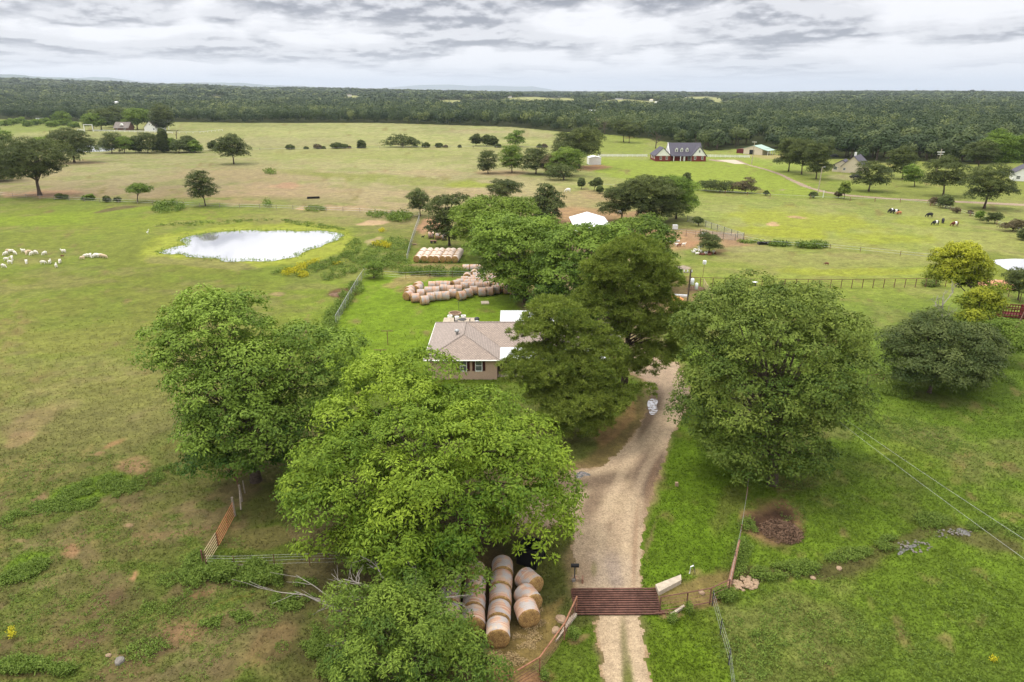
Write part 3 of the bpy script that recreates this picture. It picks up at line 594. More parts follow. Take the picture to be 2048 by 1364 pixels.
# ------------------------------------------------------------------ foliage
def unit(n, r): d_ = r.normal(size=(n, 3)); return d_ / np.linalg.norm(d_, axis=1, keepdims=True)
def leaves(C, N, L, Wd, r, v, T=None):
    n = len(C)
    if T is None:
        T = unit(n, r)
    T = T - N * (T * N).sum(1, keepdims=True); T /= np.linalg.norm(T, axis=1, keepdims=True) + 1e-9
    B = np.cross(N, T); L = np.broadcast_to(L, (n,))[:, None]; Wd = np.broadcast_to(Wd, (n,))[:, None]
    V = np.stack([C, C + T * L * .45 + B * Wd * .5 + N * L * .06, C + T * L, C + T * L * .45 - B * Wd * .5 + N * L * .06], 1).reshape(-1, 3)
    return V, np.repeat(v, 4)
def crown(masters, r, sub=2.2, dens=1.0, cl=0.75, nleaf=36, leaf=(.34, .15), conif=False, shell=.55, vbase=0.45, vamp=.3, flat_=.65, low=-.75, hole=0.0, topv=.18, sep=.95):
    ms = np.array(masters, float); area = (ms[:, 3] * ms[:, 4] + ms[:, 3] * ms[:, 5] + ms[:, 4] * ms[:, 5]) / 3 * 4 * math.pi
    subs = []
    for i, m_ in enumerate(ms):
        n = max(3, int(area[i] / (sub * sub) * .62)); dd = unit(n * 8, r); dd = dd[dd[:, 2] > low]
        subs.append(m_[:3] + dd * np.maximum(m_[3:6] - sub * .30, m_[3:6] * .4) * r.uniform(.7, 1.05, (len(dd), 1)))
    cand = np.concatenate(subs); cand = cand[r.permutation(len(cand))]; subs = []; tgt = int(sum(max(3, a_ / (sub * sub) * .62) for a_ in area))
    for p in cand:
        if len(subs) >= tgt: break
        if not subs or np.min(np.linalg.norm((np.array(subs) - p) * [1, 1, 1.25], axis=1)) > sub * sep: subs.append(p)
    subs = np.array(subs)
    z0 = ms[:, 2].min() - ms[:, 5].max(); z1 = (ms[:, 2] + ms[:, 5]).max()
    def inner(p):      # smallest normalised distance to a master
        return np.min(np.stack([np.linalg.norm((p - m_[:3]) / m_[3:6], axis=1) for m_ in ms]), 0)
    sr = sub * r.uniform(.75, 1.3, len(subs)); sv = r.uniform(-1, 1, len(subs))
    keep = r.random(len(subs)) > hole; subs = subs[keep]; sr = sr[keep]; sv = sv[keep]
    CP_, CV, CD = [], [], []
    for p, q, v_ in zip(subs, sr, sv):
        n = int(max(3, q * q / (cl * cl) * 3.4 * dens)); dd = unit(n, r)
        dd[:, 2] = np.where(dd[:, 2] < -.15, -dd[:, 2], dd[:, 2]); dd /= np.linalg.norm(dd, axis=1, keepdims=True)
        pc = p + dd * q * np.array([1, 1, .68]) * r.uniform(.80, 1.08, (n, 1)); CP_.append(pc); CV.append(np.full(n, v_)); CD.append(dd)
    CP_ = np.concatenate(CP_); CV = np.concatenate(CV); CD = np.concatenate(CD)
    k = inner(CP_) > shell; k |= r.random(len(k)) < .08; CP_, CV, CD = CP_[k], CV[k], CD[k]
    n = len(CP_)
    if conif:
        D_ = unit(n * nleaf, r); D_[:, 2] = np.abs(D_[:, 2]) * .9 - .12; C_ = np.repeat(CP_, nleaf, 0)
        N_ = unit(n * nleaf, r); v = vbase + .12 * np.repeat(CV, nleaf) + np.repeat(r.uniform(-.2, .2, n), nleaf) + r.uniform(-.15, .15, n * nleaf)
        V, vv = leaves(C_ + D_ * cl * .12, N_, cl * r.uniform(.6, 1.1, n * nleaf), leaf[1], r, v, T=D_)
    else:
        cr = cl * r.uniform(.6, 1.15, n); dl = unit(n * nleaf, r); dl[:, 2] = np.abs(dl[:, 2]) - .35
        rad = np.repeat(cr, nleaf)[:, None] * np.array([1, 1, flat_]) * r.uniform(.45, 1.0, (n * nleaf, 1))
        C_ = np.repeat(CP_, nleaf, 0) + dl * rad
        out = dl * .55 + np.repeat(CD, nleaf, 0) * .45 + np.array([0, 0, .45]) + unit(n * nleaf, r) * .55
        out /= np.linalg.norm(out, axis=1, keepdims=True)
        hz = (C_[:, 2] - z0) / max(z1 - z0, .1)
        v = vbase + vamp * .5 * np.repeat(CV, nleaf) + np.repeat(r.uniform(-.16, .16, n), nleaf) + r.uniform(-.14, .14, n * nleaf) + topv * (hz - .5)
        s_ = r.uniform(.7, 1.2, n * nleaf); V, vv = leaves(C_, out, leaf[0] * s_, leaf[1] * s_, r, v, T=dl + unit(n * nleaf, r) * .45)
    Q = np.arange(len(V)).reshape(-1, 4)
    return V, Q, np.clip(vv, 0, 1), subs, sr
def wood(base, subs, r, tr=.3, fork=.35, top=None, nl=40, lr=.10, lean=(0, 0)):
    mb = MB(); subs = np.array(subs); ctr = subs.mean(0) if top is None else np.array(top); b = np.array(base, float)
    H_ = max(ctr[2] - b[2], 1.0) if top is None else top[2] - b[2]
    path = []
    for t in np.linspace(0, 1, 7):
        p = b * (1 - t) + np.array([ctr[0], ctr[1], b[2] + H_]) * t; p[:2] = b[:2] * (1 - t ** 1.5) + ctr[:2] * t ** 1.5
        p[:2] += r.normal(size=2) * .04 * H_ * .3 * t; path.append(p)
    path[0][2] -= .3; rad = [tr * (1.45 if i == 0 else 1) * (1 - .75 * i / 6) for i in range(7)]
    mb.tube(path, rad, 8)
    sel = subs[r.permutation(len(subs))[:nl]]
    for s_ in sel:
        t = np.clip(fork + (1 - fork) * r.random() * .9, 0, .97)
        if s_[2] < b[2] + H_ * t: t = max(fork * .8, (s_[2] - b[2]) / H_ * .7)
        i = min(int(t * 6), 5); f = t * 6 - i; a = path[i] * (1 - f) + path[i + 1] * f
        mid = a * .5 + s_ * .5 + np.array([0, 0, .08 * np.linalg.norm(s_ - a)]) + r.normal(size=3) * .15
        mb.tube([a, mid, s_], [lr * (1 + .6 * tr), lr * .6, lr * .2], 5, cap=False)
    return mb
def tree(name, label, cat, base, masters, leaf_mat, seed, tr=.3, bark='bark', nl=40, lr=.1, group=None, top=None, fork=.35, **kw):
    r = np.random.default_rng(seed); base = np.array(base, float)
    root = thing(name, label, cat, base, 0, group)
    mm = [tuple(np.array(m_[:3]) - base) + tuple(m_[3:]) for m_ in masters]
    V, Q, vv, subs, sr = crown(mm, r, **kw)
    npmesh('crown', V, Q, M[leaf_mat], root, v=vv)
    wood((0, 0, 0), subs, r, tr, fork, None if top is None else tuple(np.array(top) - base), nl, lr).build('trunk', M[bark], root, smooth=True)
    return root
def E(px, py, y, rx, ry, dz=0, rd=None):      # an ellipsoid seen at (px,py), at ground distance y, radii given in photo pixels
    c = PY(px, py, y); k = mpp(c); return (c[0], c[1], c[2] + dz, rx * k, (rd if rd else (rx + ry) * .5 * k), ry * k * 1.08)
# --- the great trees round the house
tree('pecan_tree', 'very large bright green pecan tree, the biggest crown in front of the house', 'tree', (-6.2, 44, 0),
     [(-6.4, 44.5, 7.1, 8.2, 7.0, 4.3), (-11.0, 43.5, 5.6, 5.0, 5.4, 3.8), (-1.8, 43, 6.2, 5.1, 5.0, 3.8), (-5.5, 39.5, 5.0, 5.4, 4.4, 3.4), (-9.4, 47.5, 9.3, 3.8, 4.0, 2.6), (-7.6, 48.5, 9.9, 1.9, 2.4, 2.5), (-2.6, 45.5, 7.6, 3.6, 3.4, 2.3), (-13.6, 40.8, 3.6, 2.6, 3.0, 2.2), (1.6, 41.5, 4.2, 2.8, 3.0, 2.6), (1.2, 44.5, 6.2, 2.4, 2.6, 2.6), E(858, 752, 49.5, 24, 22)],
     'pecan', 11, tr=.45, nl=90, lr=.12, sub=2.2, cl=.52, nleaf=26, leaf=(.30, .115), dens=1.15, shell=.55, vbase=.46, vamp=.6, low=-.75, sep=1.1, topv=.3)
c = P(905, 1170)
tree('pecan_tree', 'smaller green pecan leaning over the front round hay bales', 'tree', (-6.3, 39.5, 0),
     [E(800, 1105, 38.5, 85, 45), E(880, 1120, 37, 60, 45), E(930, 1150, 35.5, 42, 30), E(900, 1170, 35, 30, 26), E(740, 1090, 40, 60, 40)],
     'green', 12, tr=.16, nl=30, sub=1.1, cl=.45, nleaf=24, leaf=(.27, .11), dens=1.0, shell=.55, vbase=.55, vamp=.4)
tree('hackberry_tree', 'broad dark green tree left of the house with weeping outer branches', 'tree', P(512, 962),
     [E(415, 700, 55, 92, 92), E(470, 790, 53, 100, 110), E(620, 735, 57, 98, 72), E(440, 640, 57, 66, 48), E(500, 870, 51, 112, 78), E(600, 830, 55, 90, 80), E(350, 690, 54, 48, 52), E(385, 610, 56, 44, 24), E(500, 655, 58, 50, 36), E(680, 710, 58, 42, 32)],
     'maple', 13, tr=.42, nl=60, lr=.12, sub=1.9, cl=.62, nleaf=26, leaf=(.30, .14), dens=1.0, shell=.62, vbase=.52, vamp=.5, topv=.6, low=-.9)
tree('ash_tree', 'big rounded green tree with yellowing leaves right of the gravel drive', 'tree', P(1545, 968),
     [E(1535, 690, 56, 150, 100), E(1510, 800, 54, 140, 110), E(1600, 760, 54, 120, 115), E(1560, 880, 52, 98, 70), E(1440, 690, 56, 74, 84), E(1590, 620, 58, 82, 55), E(1470, 625, 58, 76, 48), E(1540, 600, 59, 84, 34), E(1660, 730, 55, 56, 86), E(1425, 800, 54, 56, 60), E(1520, 915, 51, 84, 50), E(1440, 865, 52, 50, 40), E(1600, 880, 52, 70, 60)],
     'sweet', 14, tr=.42, nl=70, lr=.12, sub=1.9, sep=1.0, cl=.6, nleaf=26, leaf=(.28, .13), dens=1.0, shell=.66, vbase=.46, vamp=.4, low=-.9, topv=.2)
# pines: tiers of tufts
def pine(label, base, top, tiers, seed, tr, group=None, dens=1.0, cl=.42):
    r = np.random.default_rng(seed); base = np.array(base, float); root = thing('pine_tree', label, 'tree', base)
    mm = [tuple(np.array(m_[:3]) - base) + tuple(m_[3:]) for m_ in tiers]
    V, Q, vv, subs, sr = crown(mm, r, conif=True, sub=1.2, cl=cl, nleaf=24, leaf=(.2, .06), dens=1.6 * dens, shell=.35, vbase=.5, low=-.5, sep=1.0, hole=.03)
    npmesh('crown', V, Q, M['pine'], root, v=vv)
    wood((0, 0, 0), subs, r, tr, .3, tuple(np.array(top) - base), 70, .07).build('trunk', M['pbark'], root, smooth=True); return root
pine('spreading dark pine in front of the white porch roof', P(1112, 852), PY(1118, 625, 64),
     [E(1110, 640, 64, 64, 34), E(1068, 668, 63, 48, 26), E(1150, 680, 64, 62, 38), E(1100, 735, 62, 88, 34), E(1180, 745, 62, 64, 40), E(1040, 745, 61, 40, 24), E(1150, 805, 60, 92, 34), E(1215, 790, 61, 60, 22), E(1270, 782, 62, 34, 9), E(1150, 855, 59, 66, 24), E(1210, 700, 64, 32, 24)], 21, .28)
pine('tallest pine, its bare trunk showing between layered boughs beside the drive', P(1248, 776), PY(1268, 490, 72),
     [E(1265, 515, 72, 66, 30), E(1215, 545, 71, 52, 24), E(1310, 555, 72, 44, 40), E(1265, 570, 72, 74, 30), E(1195, 600, 71, 50, 22), E(1210, 625, 70, 62, 16), E(1300, 610, 72, 52, 22), E(1280, 650, 71, 62, 20), E(1340, 670, 71, 56, 24), E(1210, 668, 70, 36, 12), E(1310, 715, 70, 58, 18), E(1270, 735, 70, 36, 12), E(1370, 640, 73, 30, 26)], 22, .36)
# trees behind the house
tree('maple_tree', 'tall deep green maple right behind the second group of hay bales', 'tree', P(1052, 604),
     [E(1040, 500, 108, 88, 56), E(1000, 470, 110, 55, 34), E(1075, 480, 110, 55, 40), E(1050, 550, 106, 72, 36), E(985, 505, 108, 38, 30), E(1075, 580, 105, 56, 30)], 'maple', 31, tr=.4, nl=30, sub=2.0, cl=.8, nleaf=26, leaf=(.42, .2), shell=.6, vbase=.5, vamp=.5, topv=.5)
tree('maple_tree', 'rounded green maple between the hay bales and the tallest pine', 'tree', P(1168, 648),
     [E(1165, 520, 98, 82, 62), E(1150, 580, 96, 74, 50), E(1215, 490, 100, 50, 38), E(1120, 540, 98, 42, 50), E(1175, 615, 95, 56, 34), E(1130, 600, 96, 40, 34)], 'maple', 32, tr=.4, nl=30, sub=2.0, cl=.78, nleaf=26, leaf=(.40, .19), shell=.6, vbase=.42, vamp=.5, topv=.5)
tree('maple_tree', 'green maple standing behind the tallest pine near the goats', 'tree', P(1290, 592),
     [E(1285, 490, 116, 58, 42), E(1310, 530, 114, 40, 46), E(1250, 470, 118, 44, 26), E(1295, 460, 120, 34, 20), E(1320, 560, 112, 30, 30)], 'green', 33, tr=.35, nl=30, sub=2.0, cl=.85, nleaf=26, leaf=(.44, .2), shell=.6, vbase=.42, vamp=.4)
tree('elm_tree', 'light green domed tree behind the tight block of hay bales', 'tree', P(1000, 528),
     [E(985, 435, 138, 72, 36), E(960, 455, 136, 46, 34), E(1030, 430, 140, 44, 34), E(930, 470, 136, 26, 22)], 'green', 34, tr=.3, nl=24, sub=2.0, cl=.85, nleaf=26, leaf=(.46, .22), shell=.6, vbase=.62, vamp=.3)
tree('oak_tree', 'dark gappy oak with its trunk behind the tight block of hay bales', 'tree', P(899, 492),
     [E(888, 420, 149, 32, 24), E(885, 450, 148, 26, 26), E(905, 470, 147, 20, 14), E(915, 405, 150, 18, 14), E(862, 462, 147, 10, 10)], 'oak', 35, tr=.28, nl=30, sub=1.5, cl=.8, nleaf=20, leaf=(.5, .24), shell=.3, vbase=.5, vamp=.5, dens=.75)
tree('oak_tree', 'dark pointed tree between the light green tree and the white barn roof', 'tree', P(1092, 448),
     [E(1092, 408, 178, 26, 26), E(1092, 388, 178, 16, 18), E(1100, 425, 176, 24, 18)], 'oak', 36, tr=.3, nl=20, sub=1.9, cl=.9, nleaf=22, leaf=(.6, .28), shell=.5, vbase=.4, vamp=.5)
# generic smaller trees: crown ellipses and base in photo pixels
def mid(label, base, crowns, mat='oak', seed=0, name='oak_tree', cat='tree', group=None, q=1.0, tr=None, dens=1.0, hole=0.0, shell=.45, bark='bark', vb=.45, conif=False):
    b = P(*base); k = mpp(b); y = b[1]
    g_ = .97 if base[0] > 1500 else 1.14 if mat == 'oak' and b[1] > 90 else 1.05
    ms_ = [E(cx, cy, y + (dy[0] if dy else 0), rx * g_, ry * g_) for cx, cy, rx, ry, *dy in crowns]
    ms_ = [(a[0], a[1], max(a[2], a[5] * .55), *a[3:]) for a in ms_]
    R_ = max(m_[3] for m_ in ms_); cl = max(.35, min(R_ * .3, k * 5.2)) / q ** .5; lf = max(k * 2.3, cl * .34)
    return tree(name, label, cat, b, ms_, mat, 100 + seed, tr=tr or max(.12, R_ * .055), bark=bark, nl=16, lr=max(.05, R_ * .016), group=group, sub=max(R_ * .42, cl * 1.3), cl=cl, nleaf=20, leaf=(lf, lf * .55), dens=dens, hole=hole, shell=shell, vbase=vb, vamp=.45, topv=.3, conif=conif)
MID = [
 ('dark oak with a broad flat crown, left end of the red bare strip', (80, 391), [(70, 325, 58, 34), (50, 338, 34, 26), (100, 340, 28, 22)], 'oak'),
 ('dark oak cut by the left edge of the picture below the red track', (-8, 362), [(-8, 328, 24, 36), (2, 345, 14, 18)], 'oak'),
 ('small green tree at the left edge above the dark oaks', (2, 300), [(-4, 274, 20, 16)], 'green'),
 ('small green tree just behind the broad flat oak', (92, 305), [(88, 290, 18, 13)], 'green'),
 ('oak with a domed crown standing left of the small far pond', (149, 325), [(147, 292, 34, 24), (142, 274, 20, 14), (160, 302, 26, 14)], 'oak'),
 ('loose crowned young tree alone in the middle of the left pasture', (468, 328), [(462, 295, 24, 18), (450, 304, 16, 12), (480, 305, 12, 14)], 'oak'),
 ('small mushroom shaped tree on the pasture fence line', (275, 404), [(280, 380, 20, 11)], 'green'),
 ('ragged upright tree on the fence line beyond the big pond', (411, 412), [(398, 362, 16, 15), (404, 382, 22, 15), (392, 378, 14, 14)], 'oak'),
 ('thin grey green tree at the corner of the yard fence', (841, 432), [(836, 398, 19, 16), (838, 414, 16, 9)], 'willow'),
 ('broad olive oak peeping over the light green domed tree', (1014, 415), [(1010, 380, 26, 17)], 'oak'),
 ('large oak at the left of the big dark trio by the goat pen', (1243, 443), [(1240, 402, 32, 22), (1228, 418, 24, 12), (1262, 388, 26, 20)], 'oak'),
 ('largest and densest oak of the big dark trio by the goat pen', (1312, 447), [(1305, 395, 42, 30), (1318, 420, 40, 20), (1285, 378, 26, 16)], 'oak'),
 ('brighter right hand tree of the big dark trio by the goat pen', (1352, 438), [(1352, 390, 36, 28), (1362, 408, 30, 22), (1335, 372, 30, 14)], 'maple'),
 ('large oak standing left of the small white shed', (1158, 335), [(1155, 290, 38, 26), (1140, 302, 26, 20), (1178, 296, 18, 16)], 'oak'),
 ('dark green round tree in the thicket left of the white shed', (1072, 348), [(1072, 324, 24, 20)], 'oak'),
 ('brownish leafy tree in the thicket left of the white shed', (1108, 350), [(1106, 330, 22, 18)], 'brownish'),
 ('mid green tree in front of the large oak by the shed', (1132, 352), [(1130, 326, 30, 24)], 'green'),
 ('olive bush tree nearest to us in the thicket by the shed', (1128, 360), [(1122, 344, 26, 15)], 'willow'),
 ('narrow green tree at the left of the thicket by the shed', (1024, 345), [(1022, 318, 20, 22)], 'green'),
 ('dark round bushy tree alone at the left end of the thicket', (976, 347), [(975, 324, 16, 19)], 'oak'),
 ('bright green pointed tree beyond the thicket at the far field edge', (1031, 293), [(1031, 280, 15, 11), (1036, 270, 8, 9)], 'maple'),
 ('first small round tree on the far hedge line', (952, 292), [(952, 280, 9, 8)], 'oak'),
 ('second small round tree on the far hedge line, next to a bush', (973, 292), [(972, 281, 8, 8), (985, 283, 8, 8)], 'oak'),
 ('large dark bush clump on the far hedge line', (806, 294), [(803, 284, 22, 11), (826, 289, 12, 7), (772, 291, 10, 5)], 'oak'),
 ('park tree with a tall trunk in the meadow behind the brick house', (1247, 284), [(1247, 258, 14, 13)], 'oak'),
 ('slender park tree just right of the tall trunked meadow tree', (1258, 286), [(1260, 262, 12, 11)], 'oak'),
 ('small dark park tree behind the other meadow trees', (1268, 276), [(1270, 260, 10, 11)], 'oak'),
 ('thin leaved grey tree right behind the brick house roof', (1369, 292), [(1368, 277, 13, 12)], 'willow'),
 ('left tree of the three big pines beside the farm road', (1577, 343), [(1582, 305, 28, 24), (1570, 320, 20, 12)], 'oak'),
 ('middle tree of the three big pines beside the farm road', (1603, 349), [(1606, 305, 26, 24), (1604, 325, 20, 10)], 'oak'),
 ('right tree of the three big pines beside the farm road', (1632, 358), [(1638, 310, 26, 22), (1638, 335, 22, 15)], 'oak'),
 ('wide low oak in front of the cream house beside the car', (1737, 383), [(1744, 352, 33, 22), (1738, 336, 18, 10), (1750, 364, 28, 10)], 'oak'),
 ('light green tree behind the cream house to its right', (1805, 358), [(1803, 318, 26, 24), (1800, 336, 20, 14)], 'oak'),
 ('small green tree between the two wide oaks on the right lawn', (1829, 373), [(1828, 352, 18, 14), (1822, 345, 14, 12)], 'maple'),
 ('wide dark oak on the lawn right of the farm road bend', (1886, 392), [(1890, 345, 36, 24), (1870, 360, 22, 14), (1915, 365, 20, 12)], 'oak'),
 ('wide layered pine near the right edge above the farm road end', (1968, 417), [(1985, 355, 36, 18), (1975, 375, 44, 16), (2005, 385, 28, 12), (1962, 392, 22, 10)], 'oak'),
 ('dark broad tree behind the wide oaks on the right', (1954, 348), [(1956, 308, 32, 24)], 'oak'),
 ('tall bright green tree behind the white house at the right edge', (2000, 345), [(1998, 290, 28, 24), (2010, 315, 26, 18)], 'maple'),
 ('tall green tree cut by the right edge of the picture', (2046, 345), [(2048, 300, 24, 30)], 'maple'),
 ('small young pine beside the farm road', (1688, 398), [(1690, 380, 9, 9), (1691, 371, 6, 8)], 'pineleaf'),
 ('low dark shrub below the light pole by the farm road', (1627, 396), [(1627, 389, 7, 5)], 'willow'),
 ('tiny reddish shrub left of the young pine', (1676, 396), [(1677, 389, 6, 5)], 'brownish'),
 ('narrow dark cedar at the left end of the hedge below the brick house', (1373, 374), [(1373, 362, 7, 9), (1374, 355, 5, 7)], 'oak'),
 ('low dark hedge bush beside the narrow cedar', (1412, 381), [(1412, 371, 14, 8)], 'willow'),
 ('largest dark bush in the hedge below the brick house', (1440, 384), [(1428, 372, 16, 10), (1450, 374, 16, 9)], 'oak'),
 ('reddish dark bush at the right end of the hedge below the brick house', (1490, 386), [(1480, 374, 14, 10), (1497, 370, 10, 13), (1505, 380, 10, 5)], 'brownish'),
 ('small round bush right of the hedge below the brick house', (1532, 391), [(1532, 386, 4, 4)], 'oak'),
 ('small tree with a bare trunk at the pasture corner left of the oak trio', (1188, 382), [(1196, 366, 7, 7), (1186, 368, 5, 5)], 'oak'),
 ('little bush below the small bare trunk tree', (1199, 387), [(1200, 379, 5, 6)], 'willow'),
 ('small bare looking sapling left of the bare trunk tree', (1163, 378), [(1163, 366, 5, 8)], 'willow'),
 ('small round tree inside the bend of the goat pen fence', (1397, 452), [(1396, 441, 8, 6)], 'willow'),
 ('leaning olive mulberry sheltering the resting goats', (1418, 506), [(1420, 487, 20, 14), (1410, 476, 13, 9), (1430, 492, 12, 8)], 'willow'),
 ('round bright bush at the corner of the chain link yard fence', (748, 556), [(748, 540, 17, 15)], 'maple'),
 ('bush by the right pasture fence nearest the farm road', (1868, 410), [(1868, 402, 6, 6)], 'brownish'),
 ('large grey green bush on the right pasture fence', (1891, 416), [(1892, 404, 12, 12)], 'willow'),
 ('low brown bush on the right pasture fence', (1914, 426), [(1913, 421, 7, 4)], 'brownish'),
 ('small pinkish bush on the right pasture fence', (1940, 431), [(1940, 425, 4, 4)], 'brownish'),
 ('round dark bush on the right pasture fence', (1960, 439), [(1960, 430, 6, 7)], 'maple'),
 ('wide green bush on the right pasture fence', (1990, 447), [(1990, 435, 12, 9), (1970, 440, 4, 5)], 'oak'),
 ('sprawling dark bush on the right pasture fence', (2025, 462), [(2015, 452, 14, 6), (2035, 450, 14, 12)], 'brownish'),
 ('dark bush cut by the right edge below the pasture fence', (2048, 480), [(2050, 470, 12, 12)], 'oak'),
 ('dark leafy tree right of the orange soil mound', (2036, 600), [(2040, 560, 26, 22), (2030, 575, 16, 14)], 'oak'),
 ('small dark shrub on the left fence line beside the broad flat oak', (118, 398), [(118, 393, 5, 4), (130, 394, 5, 4)], 'oak'),
 ('pair of small weeds bushes on the left fence line', (172, 400), [(170, 396, 5, 4), (181, 395, 5, 6)], 'green'),
 ('small dark bush midway on the left fence line', (212, 404), [(213, 398, 4, 5)], 'oak'),
 ('small bush just left of the mushroom shaped tree', (235, 404), [(235, 399, 4, 4)], 'oak'),
]
for i, (x, rx, ry, lb) in enumerate([(581, 6, 4, 'brownish round bush, leftmost on the far hedge line'), (612, 3, 2, 'tiny bush right of the leftmost hedge line bush'), (635, 6, 4, 'round dark bush on the far hedge line above the big pond'), (647, 3, 2, 'tiny bush touching the round dark hedge line bush'), (673, 8, 5, 'long low bush on the far hedge line'), (688, 6, 4, 'bush at the right of the long low hedge line bush'),
        (699, 2, 2, 'speck of a bush right of the long low hedge line bush'), (723, 6, 7, 'upright dark bush halfway along the far hedge line'), (852, 6, 4, 'round bush right of the large dark hedge line clump'), (878, 5, 4, 'pale bush between the clump and the two small round trees'), (891, 3, 2, 'first tiny bush left of the two small round trees'), (919, 2, 2, 'second tiny bush left of the two small round trees'), (996, 4, 3, 'low bush right of the two small round trees'), (1079, 4, 3, 'low bush on the hedge line right of the thicket'), (1089, 4, 3, 'low bush on the hedge line against the large oak')]):
    yb = 299 - (x - 560) * .018 if x < 760 else 295
    MID.append((lb, (x, yb), [(x, yb - ry * .9, rx, ry)], ['oak', 'willow', 'brownish', 'oak'][i % 4]))
SHR = [(224, 287, 17, 16, 'round dark tree at the left of the row by the small far pond'), (249, 290, 17, 13, 'brown green tree second in the row by the small far pond'), (272, 290, 10, 14, 'thin olive tree in the row by the small far pond'), (296, 286, 15, 17, 'tallest domed tree in the row by the small far pond'), (313, 294, 7, 8, 'small tree right of the tallest domed tree in the row'),
       (326, 284, 6, 20, 'narrow upright light green tree in the row'), (342, 291, 9, 12, 'olive tree right of the narrow upright one in the row'), (358, 292, 14, 11, 'wide dark bush tree in the row'), (374, 289, 11, 14, 'dark tree second from the right end of the row'), (389, 294, 11, 10, 'dark tree at the right end of the row'), (427, 292, 8, 8, 'lone round bush between the tree row and the loose crowned tree'),
       (186, 244, 18, 14, 'dark tree left of the far farmhouse'), (203, 240, 20, 17, 'green tree beside the brown farmhouse roof'), (228, 236, 20, 16, 'tree behind the brown farmhouse roof'), (275, 238, 22, 18, 'tree between the two far farmhouses'), (322, 236, 15, 22, 'tall dark tree right of the white farmhouse gable'), (122, 236, 16, 10, 'dark round tree before the forest at far left'), (34, 248, 0, 0, '')]
for j, (cx, cy, rx, ry, lb) in enumerate(SHR):
    if rx: MID.append((lb, (cx, cy + ry * 1.0 + (3 if rx > 12 else 1)), [(cx, cy, rx, ry)], ['oak', 'green', 'willow', 'oak', 'green'][j % 5]))
MATK = {'brownish': 'brownb', 'pineleaf': 'pine'}
for i, (lb, base, cr_, mk) in enumerate(MID):
    bush = 'bush' in lb or 'shrub' in lb or 'weeds' in lb
    mid(lb, base, cr_, MATK.get(mk, mk), seed=i, name=('shrub' if bush else 'pine_tree' if 'pine' in lb else 'oak_tree' if 'oak' in lb else 'tree'), cat='bush' if bush else 'tree', dens=1.0 if bush else 1.35, hole=.04 if not bush else 0, shell=.3)
for j, x in enumerate([12, 26, 40, 55, 72, 88, 103, 118, 133, 148]):      # orchard rows at far left
    mid('low round orchard tree, %s from the left in the row before the far left forest' % ORD[j], (x, 252 - (j % 3) * 3 + j * .4), [(x, 247 - (j % 3) * 3 + j * .4, 9, 5)], 'green', seed=400 + j, name='orchard_tree', group='orchard trees in a row at far left')
# right foreground group
tree('locust_tree', 'yellow topped leaning tree beside the right hand pipe fence', 'tree', P(1968, 652),
     [E(1915, 520, 98, 44, 28), E(1900, 545, 97, 38, 24), E(1940, 545, 98, 28, 36), E(1885, 540, 97, 18, 14)], 'yell', 41, tr=.16, nl=24, sub=1.3, cl=.55, nleaf=22, leaf=(.33, .16), shell=.45, vbase=.45, vamp=.3, topv=1.0)
tree('locust_tree', 'yellow green tree below the leaning one, near the red hay feeder', 'tree', P(1972, 716),
     [E(1955, 610, 86, 34, 26), E(1985, 600, 87, 14, 28), E(1950, 640, 84, 28, 18)], 'yell', 42, tr=.14, nl=20, sub=1.2, cl=.5, nleaf=22, leaf=(.30, .15), shell=.45, vbase=.28, vamp=.4, topv=.3)
tree('willow_tree', 'wide spreading dark green tree by the right pipe fence with a dead top', 'tree', P(1858, 786),
     [E(1850, 690, 73, 72, 46), E(1900, 700, 73, 78, 50), E(1930, 730, 71, 60, 42), E(1830, 730, 71, 52, 38), E(1870, 740, 69, 64, 34), E(1860, 650, 75, 40, 28), E(1790, 690, 72, 26, 18), E(1965, 700, 74, 40, 40)],
     'willow', 43, tr=.2, nl=50, lr=.08, sub=1.3, cl=.55, nleaf=24, leaf=(.30, .11), shell=.5, vbase=.45, vamp=.5, low=-.9)
tree('elm_tree', 'small bright green tree right of the wide dark one', 'tree', P(1996, 735),
     [E(2000, 665, 80, 34, 26), E(2025, 690, 79, 26, 24), E(1990, 690, 79, 26, 20)], 'green', 44, tr=.12, nl=14, sub=1.1, cl=.5, nleaf=20, leaf=(.28, .13), shell=.4, vbase=.5, vamp=.4)
# foreground bush tree with dead boughs
tree('pecan_tree', 'bushy bright green tree at the bottom edge left of the front hay bales', 'tree', P(850, 1400),
     [E(790, 1245, 31.5, 110, 70), E(840, 1300, 30, 100, 76), E(770, 1330, 29, 90, 70), E(920, 1345, 29, 80, 50), E(700, 1215, 32, 50, 40), E(830, 1205, 32, 60, 34), E(900, 1270, 30, 50, 34)],
     'green', 15, tr=.16, nl=50, lr=.05, sub=.9, cl=.34, nleaf=22, leaf=(.22, .075), dens=.95, shell=.4, vbase=.30, vamp=.5, sep=1.1, topv=.5, hole=.12, flat_=1.1)
def branchy(mb, p, dv, L, rad, r, depth, spread=.6):
    p = np.array(p, float); dv = np.array(dv, float); dv /= np.linalg.norm(dv); q = p + dv * L * .5 + r.normal(size=3) * L * .03; e = p + dv * L + r.normal(size=3) * L * .06
    mb.tube([p, q, e], [rad, rad * .75, rad * .45], 5)
    if depth:
        for k in range(3 + (depth > 1)):
            t = r.uniform(.35, 1.0); s_ = p + (e - p) * t; nd_ = dv + r.normal(size=3) * spread; branchy(mb, s_, nd_, L * r.uniform(.4, .62), rad * .5, r, depth - 1, spread)
r_ = np.random.default_rng(5)
db = thing('dead_branches', 'bare grey dead boughs sticking out left of the bottom edge tree', 'dead branch', P(790, 1290))
